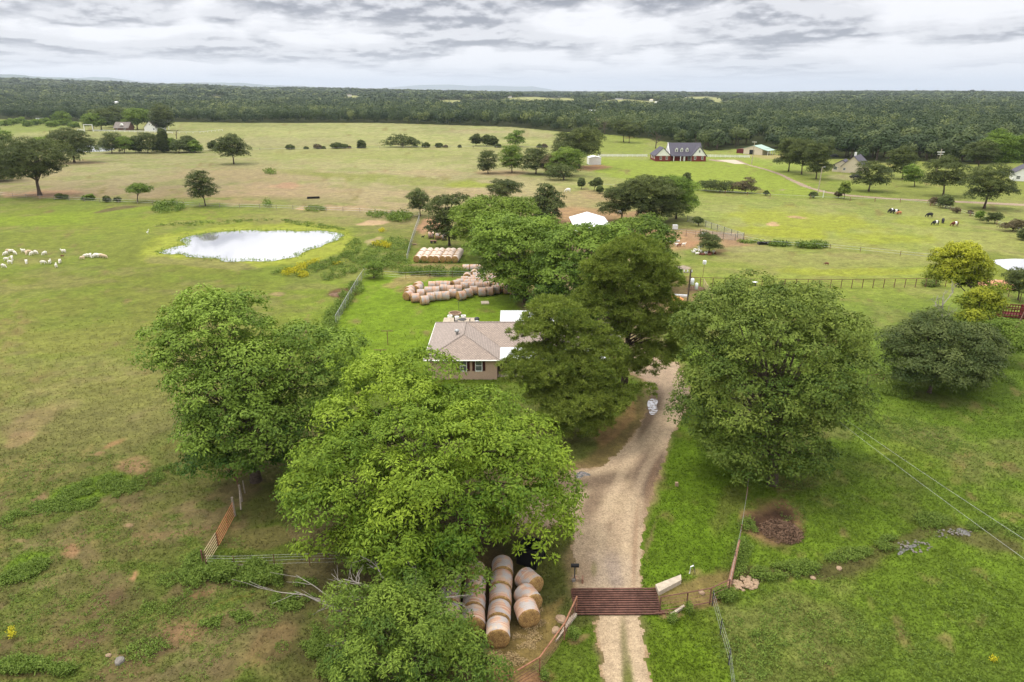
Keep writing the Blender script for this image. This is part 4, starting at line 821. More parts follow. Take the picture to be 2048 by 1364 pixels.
for a, b_, rad in [((790, 1240, 32), (600, 1200, 33), .07), ((800, 1200, 33), (650, 1180, 34.5), .06), ((760, 1190, 33), (705, 1150, 35), .06), ((790, 1180, 34), (745, 1130, 36), .07), ((830, 1170, 34), (830, 1120, 36.5), .05), ((870, 1210, 33), (900, 1160, 35), .05), ((720, 1250, 31), (666, 1310, 30), .06), ((850, 1200, 33), (950, 1190, 34), .04)]:
    A = PY(*a) - np.array(db.location); B_ = PY(*b_) - np.array(db.location); L = np.linalg.norm(B_ - A)
    mb = MB(); branchy(mb, A, B_ - A, L, rad, r_, 2, .45); mb.build('branch', M['deadw'], db)
def dead(label, base, top, spread_, seed, rad, mat='deadw', n=7, name='dead_tree'):
    r = np.random.default_rng(seed); b = P(*base); t = PY(top[0], top[1], b[1] + (top[2] if len(top) > 2 else 0)); mb = MB(); L = np.linalg.norm(t - b)
    mb.tube([(0, 0, -.2), tuple((t - b) * .5 + r.normal(size=3) * .03 * L), tuple(t - b)], [rad, rad * .8, rad * .3], 7)
    for k in range(n):
        f = r.uniform(.35, .95); dv = np.array([r.normal(), r.normal(), .9]) * np.array([1, 1, 1]); branchy(mb, (t - b) * f, dv, L * spread_ * r.uniform(.25, .5), rad * .4, r, 2)
    o = mb.build(name, M[mat]); o.location = tuple(b); tag(o, label, 'dead tree'); return o
dead('bleached forked dead tree rising out of the wide dark tree on the right', (1880, 735), (1886, 598, .5), .55, 1, .16, n=7)
dead('bare leafless tree standing left of the brick house', (1311, 297), (1314, 268), .9, 2, .35, 'bark', n=9)
dead('bare grey tree at the far meadow edge, left one of two', (1197, 266), (1198, 242), 1.0, 3, .35, 'bark', n=10)
dead('bare grey tree at the far meadow edge, right one of two', (1209, 269), (1210, 245), 1.0, 4, .35, 'bark', n=10)
dead('pale dead trunk in the tree row by the small far pond', (276, 300), (275, 262), .5, 6, .3, n=5)
dead('dark dead snag behind the right part of the far tree row', (353, 278), (353, 262), .7, 7, .3, 'bark', n=5)
dead('thin white dead tree standing at the front of the forest edge', (836, 247), (836, 228), .6, 8, .3, n=5)
dead('small dead cedar with reddish bare twigs under the weeping tree by the grey posts', (478, 975), (470, 945), 1.6, 9, .06, 'brownb' if 0 else 'wood2', n=10)
# --- the forest
r = np.random.default_rng(77)
pts = []
yb = 300.0
while yb < 6200:
    sp = 10.5 * max(1, (yb / 800) ** .95)
    if yb > 2500: sp *= 1.15
    xs = np.arange(-.80 * yb - 60, .84 * yb + 60, sp); xs = xs + r.uniform(-.42, .42, len(xs)) * sp
    yy = yb + r.uniform(-.45, .45, len(xs)) * sp
    pts.append(np.stack([xs, yy, np.full(len(xs), sp)], 1)); yb += sp * .92
pts = np.concatenate(pts); k = forest_mask(pts[:, 0], pts[:, 1]) & ~clear_mask(pts[:, 0], pts[:, 1]); pts = pts[k]
pts = pts[r.random(len(pts)) < np.where(pts[:, 1] < 900, .97, .93)]
u, v = proj(pts[:, 0], pts[:, 1], Hf(pts[:, 0], pts[:, 1])); 
order = np.argsort(pts[:, 1]); pts = pts[order]
EXCL = [(1515, 300, 36, 12), (1690, 335, 40, 18), (2040, 350, 30, 20)]
u, v = proj(pts[:, 0], pts[:, 1], 0); kk = np.ones(len(pts), bool)
for a, b_, c_, d_ in EXCL: kk &= ((u - a) / c_) ** 2 + ((v - b_) / d_) ** 2 > 1
pts = pts[kk]
NIND = 300
protos = []
def fcrown(r, n, R_, H_, leaf, vb):
    nl = r.integers(4, 8); cs = r.normal(size=(nl, 3)) * np.array([.38, .38, .24]) * R_ + np.array([0, 0, H_ * .52]); rr = R_ * r.uniform(.40, .68, nl)
    w_ = r.integers(0, nl, n); dd = unit(n, r); dd[:, 2] = np.abs(dd[:, 2]) * 1.2 - .45; dd /= np.linalg.norm(dd, axis=1, keepdims=True)
    C_ = cs[w_] + dd * rr[w_][:, None] * r.uniform(.8, 1.05, (n, 1)); N_ = dd * .9 + np.array([0, 0, .3]) + unit(n, r) * .18; N_ /= np.linalg.norm(N_, axis=1, keepdims=True)
    s_ = leaf * r.uniform(.7, 1.4, n); v_ = vb + (r.uniform(-.13, .13, nl))[w_] + r.uniform(-.07, .07, n)
    return leaves(C_, N_, s_, s_ * .8, r, np.clip(v_, 0, 1))
for i in range(10):
    V, vv = fcrown(r, 1100, 6.2, 13.5, .95, .12 + .06 * i)
    rt = thing('forest_tree', 'x', 'tree'); rt['tone'] = i; npmesh('crown', V, np.arange(len(V)).reshape(-1, 4), M['forest'], rt, v=vv)
    MB().tube([(0, 0, -.5), (.1, .1, 4), (0, .2, 9)], [.38, .28, .12], 6).build('trunk', M['bark'], rt); protos.append(rt)
used = set(); RC = {}; YM = np.median(pts[:NIND, 1])
ui, _ = proj(pts[:NIND, 0], pts[:NIND, 1], 0); pts[:NIND] = pts[:NIND][np.argsort(ui)]
for i in range(NIND):
    x, y, s_ = pts[i]; pr = protos[int(r.integers(0, 10))]; k = r.uniform(.78, 1.15); z = float(Hf(x, y)); uu, vv_ = proj(x, y, z)
    loc = (x, y, z); sc3 = (k * 1.0, k * 1.0, k * r.uniform(.85, 1.1))
    reg = [('the meadow beyond the thicket', 1290), ('the brick house', 1430), ('the cream barn', 1560), ('the three big pines', 1660), ('the cream house', 1790), ('the wide oaks', 1930), ('the white house', 9999)]
    rn = [a_ for a_, b_ in reg if uu < b_][0];     tone = 'dark' if pr['tone'] < 4 else 'mid green' if pr['tone'] < 7 else 'pale green'
    k2 = (rn, tone, y > YM); RC[k2] = RC.get(k2, -1) + 1
    lb = '%s wood tree, %s from left in the %s rank behind %s' % (tone, ordw(RC[k2]), 'rear' if y > YM else 'front', rn); gr = 'trees of the dense wood behind the houses'
    if id(pr) not in used:
        used.add(id(pr)); pr.location = loc; pr.rotation_euler = (0, 0, r.uniform(0, 6.28)); pr.scale = sc3; pr['label'] = lb; pr['group'] = gr
    else: dup(pr, loc, r.uniform(0, 6.28), lb, gr, sc3)
for p_ in protos:
    if id(p_) not in used:
        for ch in list(p_.children): bpy.data.objects.remove(ch)
        bpy.data.objects.remove(p_)
Vs, vs_ = [], []
rest = pts[NIND:]
if 1:
    H0 = Hf(rest[:, 0], rest[:, 1]); tone = fbm(rest[:, 0], rest[:, 1], 90, 3, 8)
    for (x, y, s_), z, tn in zip(rest, H0, tone):
        n = 420 if y < 620 else 260 if y < 1000 else 120 if y < 1600 else 60 if y < 2600 else 40
        R_ = 6.8 * max(1, s_ / 12); hh = 12.5 * r.uniform(.65, 1.4) * max(1, R_ / 7.5)
        V, vv = fcrown(r, n, R_, hh, R_ * 2.9 / n ** .5, np.clip(r.choice([.04, .2, .38, .55, .8], p=[.28, .28, .22, .15, .07]) + (tn - .5) * .8, .02, .9))
        V = V * np.array([1, 1, min(1.0, 7.5 / R_)]) + np.array([x, y, z + 1.0]); Vs.append(V); vs_.append(vv)
V = np.concatenate(Vs); print('forest', len(rest), len(V))
o = npmesh('forest', V, np.arange(len(V)).reshape(-1, 4), M['forest'], v=np.concatenate(vs_)); tag(o, 'dense green woodland filling the distance up to the horizon', 'forest', kind='stuff')
# --- short grass and weeds as ground cover
def cover(name, label, cat, spec, mat, seed):
    r = np.random.default_rng(seed); Vs, vs_ = [], []
    for pu, pv, ru, rv, ang, dens, hgt, leaf in spec:
        c_ = P(pu, pv); k = mpp(c_); e1 = P(pu + 1, pv) - c_; e2 = P(pu, pv - 1) - c_; n = int(dens)
        a = R(ang); t = r.uniform(0, 6.283, n); q = np.sqrt(r.random(n)); X_ = q * np.cos(t) * ru; Y_ = q * np.sin(t) * rv
        du = X_ * math.cos(a) - Y_ * math.sin(a); dv = X_ * math.sin(a) + Y_ * math.cos(a)
        C0 = c_ + du[:, None] * e1 - dv[:, None] * e2
        k2 = fbm(C0[:, 0], C0[:, 1], 1.3, 3, seed) > .42; C0 = C0[k2]; n = len(C0); hh = hgt * (.4 + fbm(C0[:, 0], C0[:, 1], .9, 3, seed + 5))
        m_ = 10; C_ = np.repeat(C0, m_, 0) + r.normal(size=(n * m_, 3)) * np.array([.16, .16, 0]) * (leaf * 5); C_[:, 2] = np.repeat(hh, m_) * r.uniform(.15, 1, n * m_)
        N_ = unit(n * m_, r) * .7 + np.array([0, 0, .7]); N_ /= np.linalg.norm(N_, axis=1, keepdims=True)
        s_ = leaf * r.uniform(.7, 1.3, n * m_); V, vv = leaves(C_, N_, s_, s_ * .5, r, np.clip(np.repeat(r.uniform(.2, .8, n), m_) + r.uniform(-.15, .15, n * m_), 0, 1)); Vs.append(V); vs_.append(vv)
    V = np.concatenate(Vs); o = npmesh(name, V, np.arange(len(V)).reshape(-1, 4), M[mat], v=np.concatenate(vs_)); return tag(o, label, cat, kind='stuff')
cover('weeds', 'patches of lush broad leaved weeds in the pastures, along fences and ditches', 'weeds', [
    (655, 528, 62, 7, -22, 500, .7, .26), (590, 538, 50, 6, -10, 260, .5, .24), (705, 500, 26, 14, -50, 300, .6, .26), (430, 446, 120, 4, -3, 300, .4, .26), (620, 450, 70, 4, 8, 240, .4, .26),
    (250, 1130, 280, 120, 0, 1500, .12, .10), (280, 1270, 300, 90, 0, 1500, .12, .09), (150, 960, 200, 60, 0, 700, .12, .11), (560, 1240, 90, 60, 0, 500, .14, .09), (1700, 1250, 330, 110, 0, 1100, .10, .10), (1800, 950, 230, 120, 0, 800, .10, .12),
    (490, 1152, 84, 20, 3, 2600, .75, .16), (395, 1140, 40, 26, -60, 500, .5, .14), (190, 985, 92, 26, -18, 1500, .25, .13), (50, 1145, 55, 14, -22, 600, .3, .14), (45, 1335, 60, 13, -5, 600, .5, .14), (125, 1342, 26, 9, 0, 220, .45, .13),
    (590, 1190, 60, 30, -10, 700, .35, .13), (460, 1240, 60, 10, -12, 300, .35, .12), (300, 1300, 60, 20, -10, 160, .25, .12), (340, 1180, 70, 30, -30, 350, .25, .12), (60, 1030, 60, 20, -20, 500, .25, .13), (300, 960, 130, 14, -22, 900, .3, .13), (430, 900, 60, 34, 0, 700, .5, .15), (690, 1330, 60, 26, -20, 500, .5, .12),
    (630, 1290, 30, 30, 0, 500, .45, .12), (1450, 1195, 24, 13, 0, 260, .55, .12), (1380, 1222, 9, 9, 0, 90, .7, .10), (1344, 1243, 8, 8, 0, 90, .6, .10), (1148, 1276, 10, 10, 0, 110, .7, .11), (1089, 1354, 9, 10, 0, 110, .7, .11), (1570, 1145, 70, 16, -6, 700, .5, .13), (1490, 1080, 20, 50, 10, 400, .4, .13), (1775, 1090, 24, 16, 0, 200, .5, .13),
    (1860, 1045, 40, 16, 0, 320, .5, .13), (1990, 1060, 60, 14, 8, 300, .4, .13), (1700, 1112, 50, 12, -10, 260, .4, .13), (1640, 1000, 90, 60, 0, 260, .16, .12), (1620, 1260, 120, 70, 0, 380, .18, .12), (1830, 1310, 160, 46, 30, 300, .15, .11), (1500, 1300, 60, 70, 0, 260, .2, .12),
    (1830, 870, 110, 30, 15, 420, .2, .14), (1800, 785, 40, 12, 5, 340, .5, .16), (1980, 760, 50, 14, 5, 300, .5, .18), (1720, 800, 40, 18, 10, 200, .3, .15), (1950, 1180, 100, 60, 20, 160, .15, .12), (590, 700, 60, 60, 0, 100, .4, .2),
    (690, 600, 30, 14, -60, 420, .9, .22), (665, 640, 16, 34, 20, 380, 1.0, .22), (712, 578, 16, 12, 0, 200, .8, .22), (870, 547, 72, 6, 1, 900, 1.2, .25), (960, 548, 24, 5, 0, 200, 1.0, .25), (790, 528, 34, 14, 0, 420, .9, .26), (775, 500, 50, 24, -15, 700, .5, .26), (700, 535, 60, 14, -20, 500, .5, .26), (880, 524, 54, 4, 0, 220, .7, .25),
    (800, 437, 24, 8, 0, 320, 1.6, .45), (755, 430, 20, 6, 0, 160, .8, .4), (630, 420, 22, 5, 0, 160, .9, .4), (535, 411, 8, 6, 0, 60, 1.8, .4), (340, 417, 34, 9, -8, 420, 1.0, .4), (330, 413, 24, 4, -15, 160, 1.6, .45), (540, 347, 12, 3, 0, 50, 1.6, .6),
    (1620, 494, 34, 4, 2, 220, 1.2, .4), (1560, 491, 22, 3, 2, 90, .9, .4), (1500, 485, 26, 3, 2, 80, .7, .35), (1860, 571, 18, 4, 0, 140, .8, .3), (1565, 573, 7, 4, 0, 60, .9, .3), (1460, 590, 70, 10, 0, 400, .6, .25), (1200, 780, 30, 30, 0, 100, .3, .2), (1420, 870, 30, 50, 0, 60, .3, .14), (1480, 1120, 16, 40, 8, 200, .4, .13)], 'weed', 3)
cover('goldenrod', 'yellow flowering weeds on the bank of the big pond', 'wildflowers', [(590, 544, 26, 5, -14, 300, .9, .22), (605, 552, 12, 4, 0, 90, .8, .2), (617, 530, 26, 3, -14, 120, .9, .22), (762, 492, 20, 5, 5, 260, .9, .24), (680, 527, 16, 2, -10, 50, .7, .2), (765, 463, 8, 2, 0, 50, .8, .24), (26, 1272, 4, 9, 0, 26, .6, .1), (1986, 1322, 4, 2, 0, 10, .3, .1)], 'gold', 4)
# grass blades: nearest land only
r = np.random.default_rng(9); n = 800000
yy = 22 + 200 * r.random(n) ** 2.1; xx = r.uniform(-1, 1, n) * (16 + .78 * yy)
u, v = proj(xx, yy, 0); bare = polymask(u, v, ROAD, 3) > .3; wet = np.zeros(len(u), bool)
for q_ in (POND, [(1986, 523), (2030, 516), (2140, 518), (2140, 552), (2040, 550), (2000, 531)]): wet |= polymask(u, v, q_, 3) > .2
k = (~bare) & (~wet) & (v < 1420) & (u > -40) & (u < 2090); xx, yy = xx[k], yy[k]; u, v = u[k], v[k]
lum = gcol(xx, yy); gr = lum[:, 1] - lum[:, 0] * .85; k = r.random(len(xx)) < np.clip(.15 + gr * 12, .08, .8) * (1 - sst(45, 110, yy)); xx, yy, lum = xx[k], yy[k], lum[k]; n = len(xx)
hh = r.uniform(.04, .12, n) * (.6 + fbm(xx, yy, 2.2, 3, 12)) * (1 + yy / 110); wd = .022 * (1 + yy / 50)
a = r.uniform(0, 6.283, n); dx, dy = np.cos(a) * wd, np.sin(a) * wd; lx, ly = r.normal(size=n) * hh * 1.0, r.normal(size=n) * hh * 1.0
V = np.stack([np.stack([xx - dx, yy - dy, np.zeros(n)], 1), np.stack([xx + dx, yy + dy, np.zeros(n)], 1), np.stack([xx + lx, yy + ly, hh], 1)], 1).reshape(-1, 3)
colg = np.repeat(lum * r.uniform(1.0, 1.35, (n, 1)) * np.array([1.04, 1.02, .92]), 3, 0)
m, nt, b = newmat('grass_blades'); b.inputs['Roughness'].default_value = .8; b.inputs['Specular IOR Level'].default_value = .2
at = nd(nt, 'ShaderNodeAttribute', attribute_name='Col'); lk(nt, at.outputs['Color'], b.inputs['Base Color']); tr = nd(nt, 'ShaderNodeBsdfTranslucent'); lk(nt, at.outputs['Color'], tr.inputs[0]); mx = nd(nt, 'ShaderNodeMixShader', in_0=.5); lk(nt, b.outputs[0], mx.inputs[1]); lk(nt, tr.outputs[0], mx.inputs[2]); lk(nt, mx.outputs[0], nt.nodes['Material Output'].inputs[0])
o = npmesh('grass', V, np.arange(len(V)).reshape(-1, 3), m, col=colg); tag(o, 'short rough pasture grass covering the near fields', 'grass', kind='stuff')

r = np.random.default_rng(19); w_ = [P(*p)[:2] for p in POND]; cs = []
for a, b_ in zip(w_, w_[1:] + w_[:1]):
    n = int(np.linalg.norm(b_ - a) * 3.5); t = r.random(n)[:, None]; cs.append(a + (b_ - a) * t + r.normal(size=(n, 2)) * .75)
C0 = np.concatenate(cs); n = len(C0); m_ = 6; C_ = np.concatenate([np.repeat(C0, m_, 0) + r.normal(size=(n * m_, 2)) * .25, r.uniform(.05, .3, (n * m_, 1))], 1); N_ = unit(n * m_, r) * .7 + np.array([0, 0, .6]); N_ /= np.linalg.norm(N_, axis=1, keepdims=True)
V, vv = leaves(C_, N_, .34, .16, r, np.clip(np.repeat(r.uniform(.3, 1, n), m_), 0, 1)); o = npmesh('pond_reeds', V, np.arange(len(V)).reshape(-1, 4), M['weed'], v=vv); tag(o, 'fringe of bright green water plants round the big pond', 'water plants', kind='stuff')
# ------------------------------------------------------------------ hay bales
RB, LB = .75, 1.35
def bale_proto(mat, seed):
    r = np.random.default_rng(seed); n = 28; ks = 9; V, Fc = [], []
    rr = RB * (1 + r.normal(size=(ks, n)) * .008)
    for i in range(ks):
        x = (-LB / 2 + LB * i / (ks - 1)) * .90; e = .985 if i in (0, ks - 1) else 1
        for k in range(n):
            a = 2 * math.pi * k / n; q = rr[i, k] * e * (1 + .012 * math.sin(a * 2 + seed)); z = q * math.sin(a)
            if z < -RB * .93: z = -RB * .93
            V.append((x, q * math.cos(a), z))
    m1 = MB(); m1.v = V
    for i in range(ks - 1):
        for k in range(n): a, b_ = i * n + k, i * n + (k + 1) % n; m1.f.append((a, a + n, b_ + n, b_))
    root = thing('hay_bale', 'x', 'hay bale'); w_ = m1.build('net_wrap', mat, root, smooth=True)
    for sg in (-1, 1):
        m2 = MB(); n0 = len(m2.v); x = sg * LB / 2
        for q, dx in ((.98, -.075), (.945, .0), (.6, .02), (.25, .03)):
            for k in range(n):
                a = 2 * math.pi * k / n; z = q * RB * math.sin(a); z = max(z, -RB * .93)
                m2.v.append((x + sg * (dx + r.normal() * .012), q * RB * math.cos(a) * 1.002, z * 1.002))
        m2.v.append((x + sg * .03, 0, 0))
        for i in range(3):
            for k in range(n): a, b_ = n0 + i * n + k, n0 + i * n + (k + 1) % n; m2.f.append((a, b_, b_ + n, a + n) if sg > 0 else (b_, a, a + n, b_ + n))
        c_ = len(m2.v) - 1
        for k in range(n): a, b_ = n0 + 3 * n + k, n0 + 3 * n + (k + 1) % n; m2.f.append((a, b_, c_) if sg > 0 else (b_, a, c_))
        m2.build('hay_end', M['hay'], root, smooth=True)
    return root
BP = [bale_proto(M['wrap'], 1), bale_proto(M['wrap'], 2), bale_proto(M['wrapp'], 3)]; BU = [False] * 3
def bale(px, py, yaw, label, group, kind=0, world=None):
    p = P(px, py, RB * .93) if world is None else np.array([world[0], world[1], RB * .93])
    yaw = R(yaw); sc_ = 1 + .05 * float(vn(px * 3.3, py * 1.7, 2) - .5)
    if BU[kind]: o = dup(BP[kind], p, yaw, label, group)
    else:
        BU[kind] = True; o = BP[kind]; o.location = tuple(p); o.rotation_euler = (0, 0, yaw); o['label'] = label; o['group'] = group
    o.scale = (sc_, sc_, 1); return o
# front stack: columns run away from us (axis along the view)
FG = 'front stack of round hay bales'
y0 = P(996, 1262, RB)[1]; x0 = P(996, 1262, RB)[0]
for i in range(5):
    bale(0, 0, 90 + [2, -2, 1, -3, 2][i], 'round bale %s from the near end of the long middle row of the front stack' % ORD[i], FG, i % 2, world=(x0 + .05 * i, y0 + 1.47 * i))
for i in range(4):
    bale(0, 0, 90 + [4, 0, -3, 2][i], 'round bale %s from the near end of the row left of the middle one' % ORD[i], FG, (i + 1) % 2, world=(x0 - 1.56 - .04 * i, y0 + 1.0 + 1.43 * i))
for i in range(4):
    bale(0, 0, 90 + [-5, 3, 2, 0][i], 'round bale %s from the near end of the leafy leftmost row' % ORD[i], FG, 0, world=(x0 - 3.2 - .05 * i, y0 + 1.3 + 1.45 * i))
for (px, py, yw, lb) in [(1054, 1224, 104, 'nearest of the three right hand front bales, with a ragged straw end'), (1056, 1196, 118, 'middle one of the three right hand bales of the front stack'), (1058, 1163, 128, 'furthest of the three right hand front bales, turned sideways')]:
    bale(px, py, yw, lb, FG, 0)
# tight block behind the yard fence
a0, a1 = P(837, 516, RB), P(911, 517, RB)
e1 = (a1 - a0) / 6; b1 = P(851, 497, RB); e2 = np.array([(b1[0] - a0[0]) / 4, 1.56])
for j in range(5):
    for i in range(7):
        q = a0[:2] + e1[:2] * i + np.array([e2[0] * j, e2[1] * j])
        bale(0, 0, 72 + 4 * ((i * 3 + j * 2) % 4), 'pale bale %s from left, %s row from the front, in the tight square block' % (ORD[i], ORD[j]), 'tight square block of pale round bales', 2, world=q + np.array([.07 * ((i * 7 + j * 5) % 5 - 2), .08 * ((i * 5 + j * 3) % 5 - 2)]))
# loose crowd in the yard: centres read from the photo (780 + X/8, 530 + Y/8)
CR = [(450, 335, 60), (445, 380, 62), (318, 400, 60), (312, 440, 60), (296, 488, 58), (405, 525, 15), (552, 562, 20), (650, 512, 12), (768, 497, 8), (890, 490, 8), (1000, 455, 10), (1140, 488, 28), (1245, 448, 28), (1337, 405, 5), (1470, 430, 4), (1590, 418, 4), (1690, 392, 6), (1762, 365, 8),
      (495, 458, 5), (615, 415, 4), (735, 412, 3), (860, 380, 2), (975, 392, 0), (1095, 385, 2), (1190, 340, 4), (675, 328, 4), (792, 322, 4), (915, 322, -8), (1060, 305, 30), (1295, 335, 3), (1420, 335, 5), (1530, 332, 4), (1630, 305, -6), (1712, 330, 10), (1195, 245, 4), (1300, 255, 6), (1410, 262, 4), (1530, 255, 8), (1620, 235, 4), (1235, 188, 88), (1380, 182, 3), (1510, 196, 6), (1612, 205, 5), (1722, 232, 85), (1345, 225, 5), (1460, 222, 5), (1125, 285, 5), (1230, 295, 4), (1345, 295, 4), (1470, 292, 6), (1345, 140, 86), (1560, 155, 4), (1880, 390, 6), (1985, 410, 5)]
CR = sorted(CR, key=lambda t: (-round(t[1] / 62), t[0])); rw, last, ri = 0, None, 0
for X_, Y_, yw in CR:
    k = round(Y_ / 62)
    if k != last: rw += 1; ri = 0; last = k
    w = 'end facing us' if 40 < yw < 100 else 'side facing us'
    rown = 'nearest row' if rw == 1 else '%s row from the front' % ORD[rw - 1]
    bale(780 + X_ / 8, 530 + Y_ / 8, yw, 'bale %s from left in the %s of the loose crowd' % (ORD[ri], rown), 'loose crowd of round bales on the lawn', 0 if (X_ + Y_) % 3 else 1); ri += 1
for i, px in enumerate([932, 947, 960]): bale(px, 536.5, 3, 'dark weathered bale, %s from left of three behind the wire fence' % ORD[i], 'three bales behind the wire fence', 1)
for i, (px, py) in enumerate([(862, 470), (876, 472), (888, 474)]): bale(px, py, 8, 'old grey bale, %s from left of three under the gappy oak' % ORD[i], 'three old bales under the gappy oak', 1)
# ------------------------------------------------------------------ near ranch house
H = thing('brick_ranch_house', 'tan brick ranch house with a brown hipped shingle roof and maroon shutters', 'house', (-1.4, 73.9, 0)); hx, hy = -1.4, 73.9
def L(x, y): return x - hx, y - hy
def hbox(n, x0, x1, y0, y1, z0, z1, m, par=H): a, b_ = L(x0, y0); c_, d_ = L(x1, y1); return MB().box(a, c_, b_, d_, z0, z1).build(n, M[m], par)
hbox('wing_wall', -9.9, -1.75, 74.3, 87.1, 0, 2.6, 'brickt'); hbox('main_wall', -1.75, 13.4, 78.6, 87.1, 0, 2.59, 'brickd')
rf = MB()
def P3(*p): return (p[0] - hx, p[1] - hy, p[2])
ez, rz_, mz = 2.62, 4.25, 4.30
A_, B_, C_, D_ = (-10.3, 73.9, ez), (-1.4, 73.9, ez), (-1.4, 78.1, ez), (-10.3, 87.6, ez)
ap, rj = (-5.85, 78.3, rz_), (-5.85, 82.85, mz)
MB().poly([P3(*A_), P3(*B_), P3(*ap)]).build('front_hip', M['shy'], H)
MB().poly([P3(*A_), P3(*ap), P3(*rj), P3(*D_)]).build('left_slope', M['shx'], H)
MB().poly([P3(*B_), P3(*C_), P3(*rj), P3(*ap)]).build('right_slope', M['shx'], H)
MB().poly([P3(*C_), P3(13.8, 78.1, ez), P3(9.4, 82.85, mz), P3(*rj)]).build('main_front_slope', M['shy'], H)
MB().poly([P3(*rj), P3(9.4, 82.85, mz), P3(13.8, 87.6, ez), P3(*D_)]).build('back_slope', M['shy'], H)
MB().poly([P3(13.8, 78.1, ez), P3(13.8, 87.6, ez), P3(9.4, 82.85, mz)]).build('right_hip', M['shx'], H)
fa = MB()
for p, q in ((A_, B_), (B_, C_), (C_, (13.8, 78.1, ez)), (A_, D_), (D_, (13.8, 87.6, ez)), ((13.8, 78.1, ez), (13.8, 87.6, ez))):
    fa.tube([P3(p[0], p[1], 2.56), P3(q[0], q[1], 2.56)], .085, 4)
fa.build('gutter', M['white'], H)
cp_ = MB()
for p, q in ((A_, ap), (B_, ap), (ap, rj), (rj, (9.4, 82.85, mz)), (C_, rj), (rj, D_)): cp_.tube([P3(p[0], p[1], p[2] + .01), P3(q[0], q[1], q[2] + .01)], .09, 4)
cp_.build('ridge_cap', M['shx'], H)
sf = MB(); 
def window(par, cx, y, z0, z1, w, off, shut=True, fr='white', rz=0.0):
    cx -= off[0]; y -= off[1]; f = MB(); t = .07
    f.box(cx - w / 2, cx + w / 2, y - .05, y - .002, z0 - .12, z0); f.box(cx - w / 2, cx + w / 2, y - .05, y - .002, z1, z1 + t)
    f.box(cx - w / 2, cx - w / 2 + t, y - .05, y - .002, z0, z1); f.box(cx + w / 2 - t, cx + w / 2, y - .05, y - .002, z0, z1)
    f.box(cx - w / 2 + t, cx + w / 2 - t, y - .045, y - .002, (z0 + z1) / 2 - .03, (z0 + z1) / 2 + .03)
    fo = f.build('window', M[fr], par); MB().box(cx - w / 2 + t, cx + w / 2 - t, y - .025, y - .003, z0, z1).build('pane', M['glass'], fo)
    if shut:
        for sg in (-1, 1): c_ = cx + sg * (w / 2 + .18); MB().box(c_ - .165, c_ + .165, y - .06, y - .004, z0 - .03, z1 + .03).build('shutter', M['shutter'], par)
# photo columns 927 and 957 on the front wall
for px in (926.5, 957.5):
    wx = PY(px, 732, 74.3)[0]; window(H, wx, 74.3, 1.15, 2.38, .84, (hx, hy))
# roof vents
for px, py, yy in ((914, 664, 79.2), (954, 646, 84.5)):
    p = PY(px, py, yy); v_ = MB(); v_.lathe([(.13, -.6), (.13, .08), (.22, .10), (.30, .22), (.30, .34), (.2, .46), (0, .5)], (p[0] - hx, p[1] - hy, p[2] - .12), 14).build('roof_vent', M['galv'], H, smooth=True)
# front porch with white metal roof
def panel_roof(name, x0, x1, y0, y1, z0, z1, off, par, mat='wmetal', n=None):
    m = MB(); n = n or int((x1 - x0) / .4); ox, oy = off
    m.v += [(x0 - ox, y0 - oy, z0), (x1 - ox, y0 - oy, z0), (x1 - ox, y1 - oy, z1), (x0 - ox, y1 - oy, z1), (x0 - ox, y0 - oy, z0 - .06), (x1 - ox, y0 - oy, z0 - .06), (x1 - ox, y1 - oy, z1 - .06), (x0 - ox, y1 - oy, z1 - .06)]
    m.f += [(0, 1, 2, 3), (7, 6, 5, 4), (0, 4, 5, 1), (1, 5, 6, 2), (2, 6, 7, 3), (3, 7, 4, 0)]
    for i in range(n + 1):
        x = x0 - ox + (x1 - x0) * i / n; m.tube([(x, y0 - oy, z0 + .015), (x, y1 - oy, z1 + .015)], .028, 4)
    return m.build(name, M[mat], par)
pr = panel_roof('porch_roof', -1.3, 11.5, 75.0, 78.05, 2.38, 2.56, (hx, hy), H)
MB().box(*[q for q in (-1.3 - hx, 11.5 - hx, 74.9 - hy, 74.99 - hy, 2.16, 2.40)]).build('porch_fascia', M['white'], H)
for px in (2.0, 5.2, 8.4, 11.3): MB().box(px - .05 - hx, px + .05 - hx, 75.0 - hy, 75.1 - hy, 0, 2.2).build('porch_post', M['white'], H)
hbox('porch_floor', -1.7, 11.6, 75.0, 78.5, 0, .12, 'conc')
window(H, 2.2, 78.6, 1.0, 2.1, 1.1, (hx, hy), False); window(H, 6.8, 78.6, 1.0, 2.1, 1.1, (hx, hy), False)
dfo = MB().box(4.3 - hx, 5.2 - hx, 78.54 - hy, 78.6 - hy, .12, 2.15).build('door', M['white'], H); MB().tube([(5.08 - hx, 78.5 - hy, 1.1), (5.08 - hx, 78.45 - hy, 1.1)], .03, 6).build('handle', M['galv'], dfo)
pc = thing('patio_cover', 'white ribbed metal patio cover behind the ranch house', 'patio cover', (-1.6, 88, 0))
panel_roof('roof_panel', -1.6, 6.5, 87.75, 93.3, 2.72, 2.55, (-1.6, 88), pc)
for x in (-1.45, 2.4, 6.3): MB().box(x + 1.6 - .05, x + 1.6 + .05, 5.1, 5.2, 0, 2.5).build('post', M['white'], pc)
o = MB().box(-10.2, -4.9, 88.2, 97.6, 0, .08).build('patio', M['stonep'] if 'stonep' in M else M['conc'], None); tag(o, 'tan paved patio slab behind the ranch house', 'patio')
def ring(name, px, py, R_, h, w_, mat, label, cat, fill='brush'):
    p = P(px, py); root = thing(name, label, cat, p)
    MB().lathe([(R_, 0), (R_, h), (R_ - w_, h), (R_ - w_, .05)], sides=20).build('rim', M[mat], root)
    MB().lathe([(R_ - w_, h * .6), (0, h * .7)], sides=20).build('soil', M[fill], root); return root
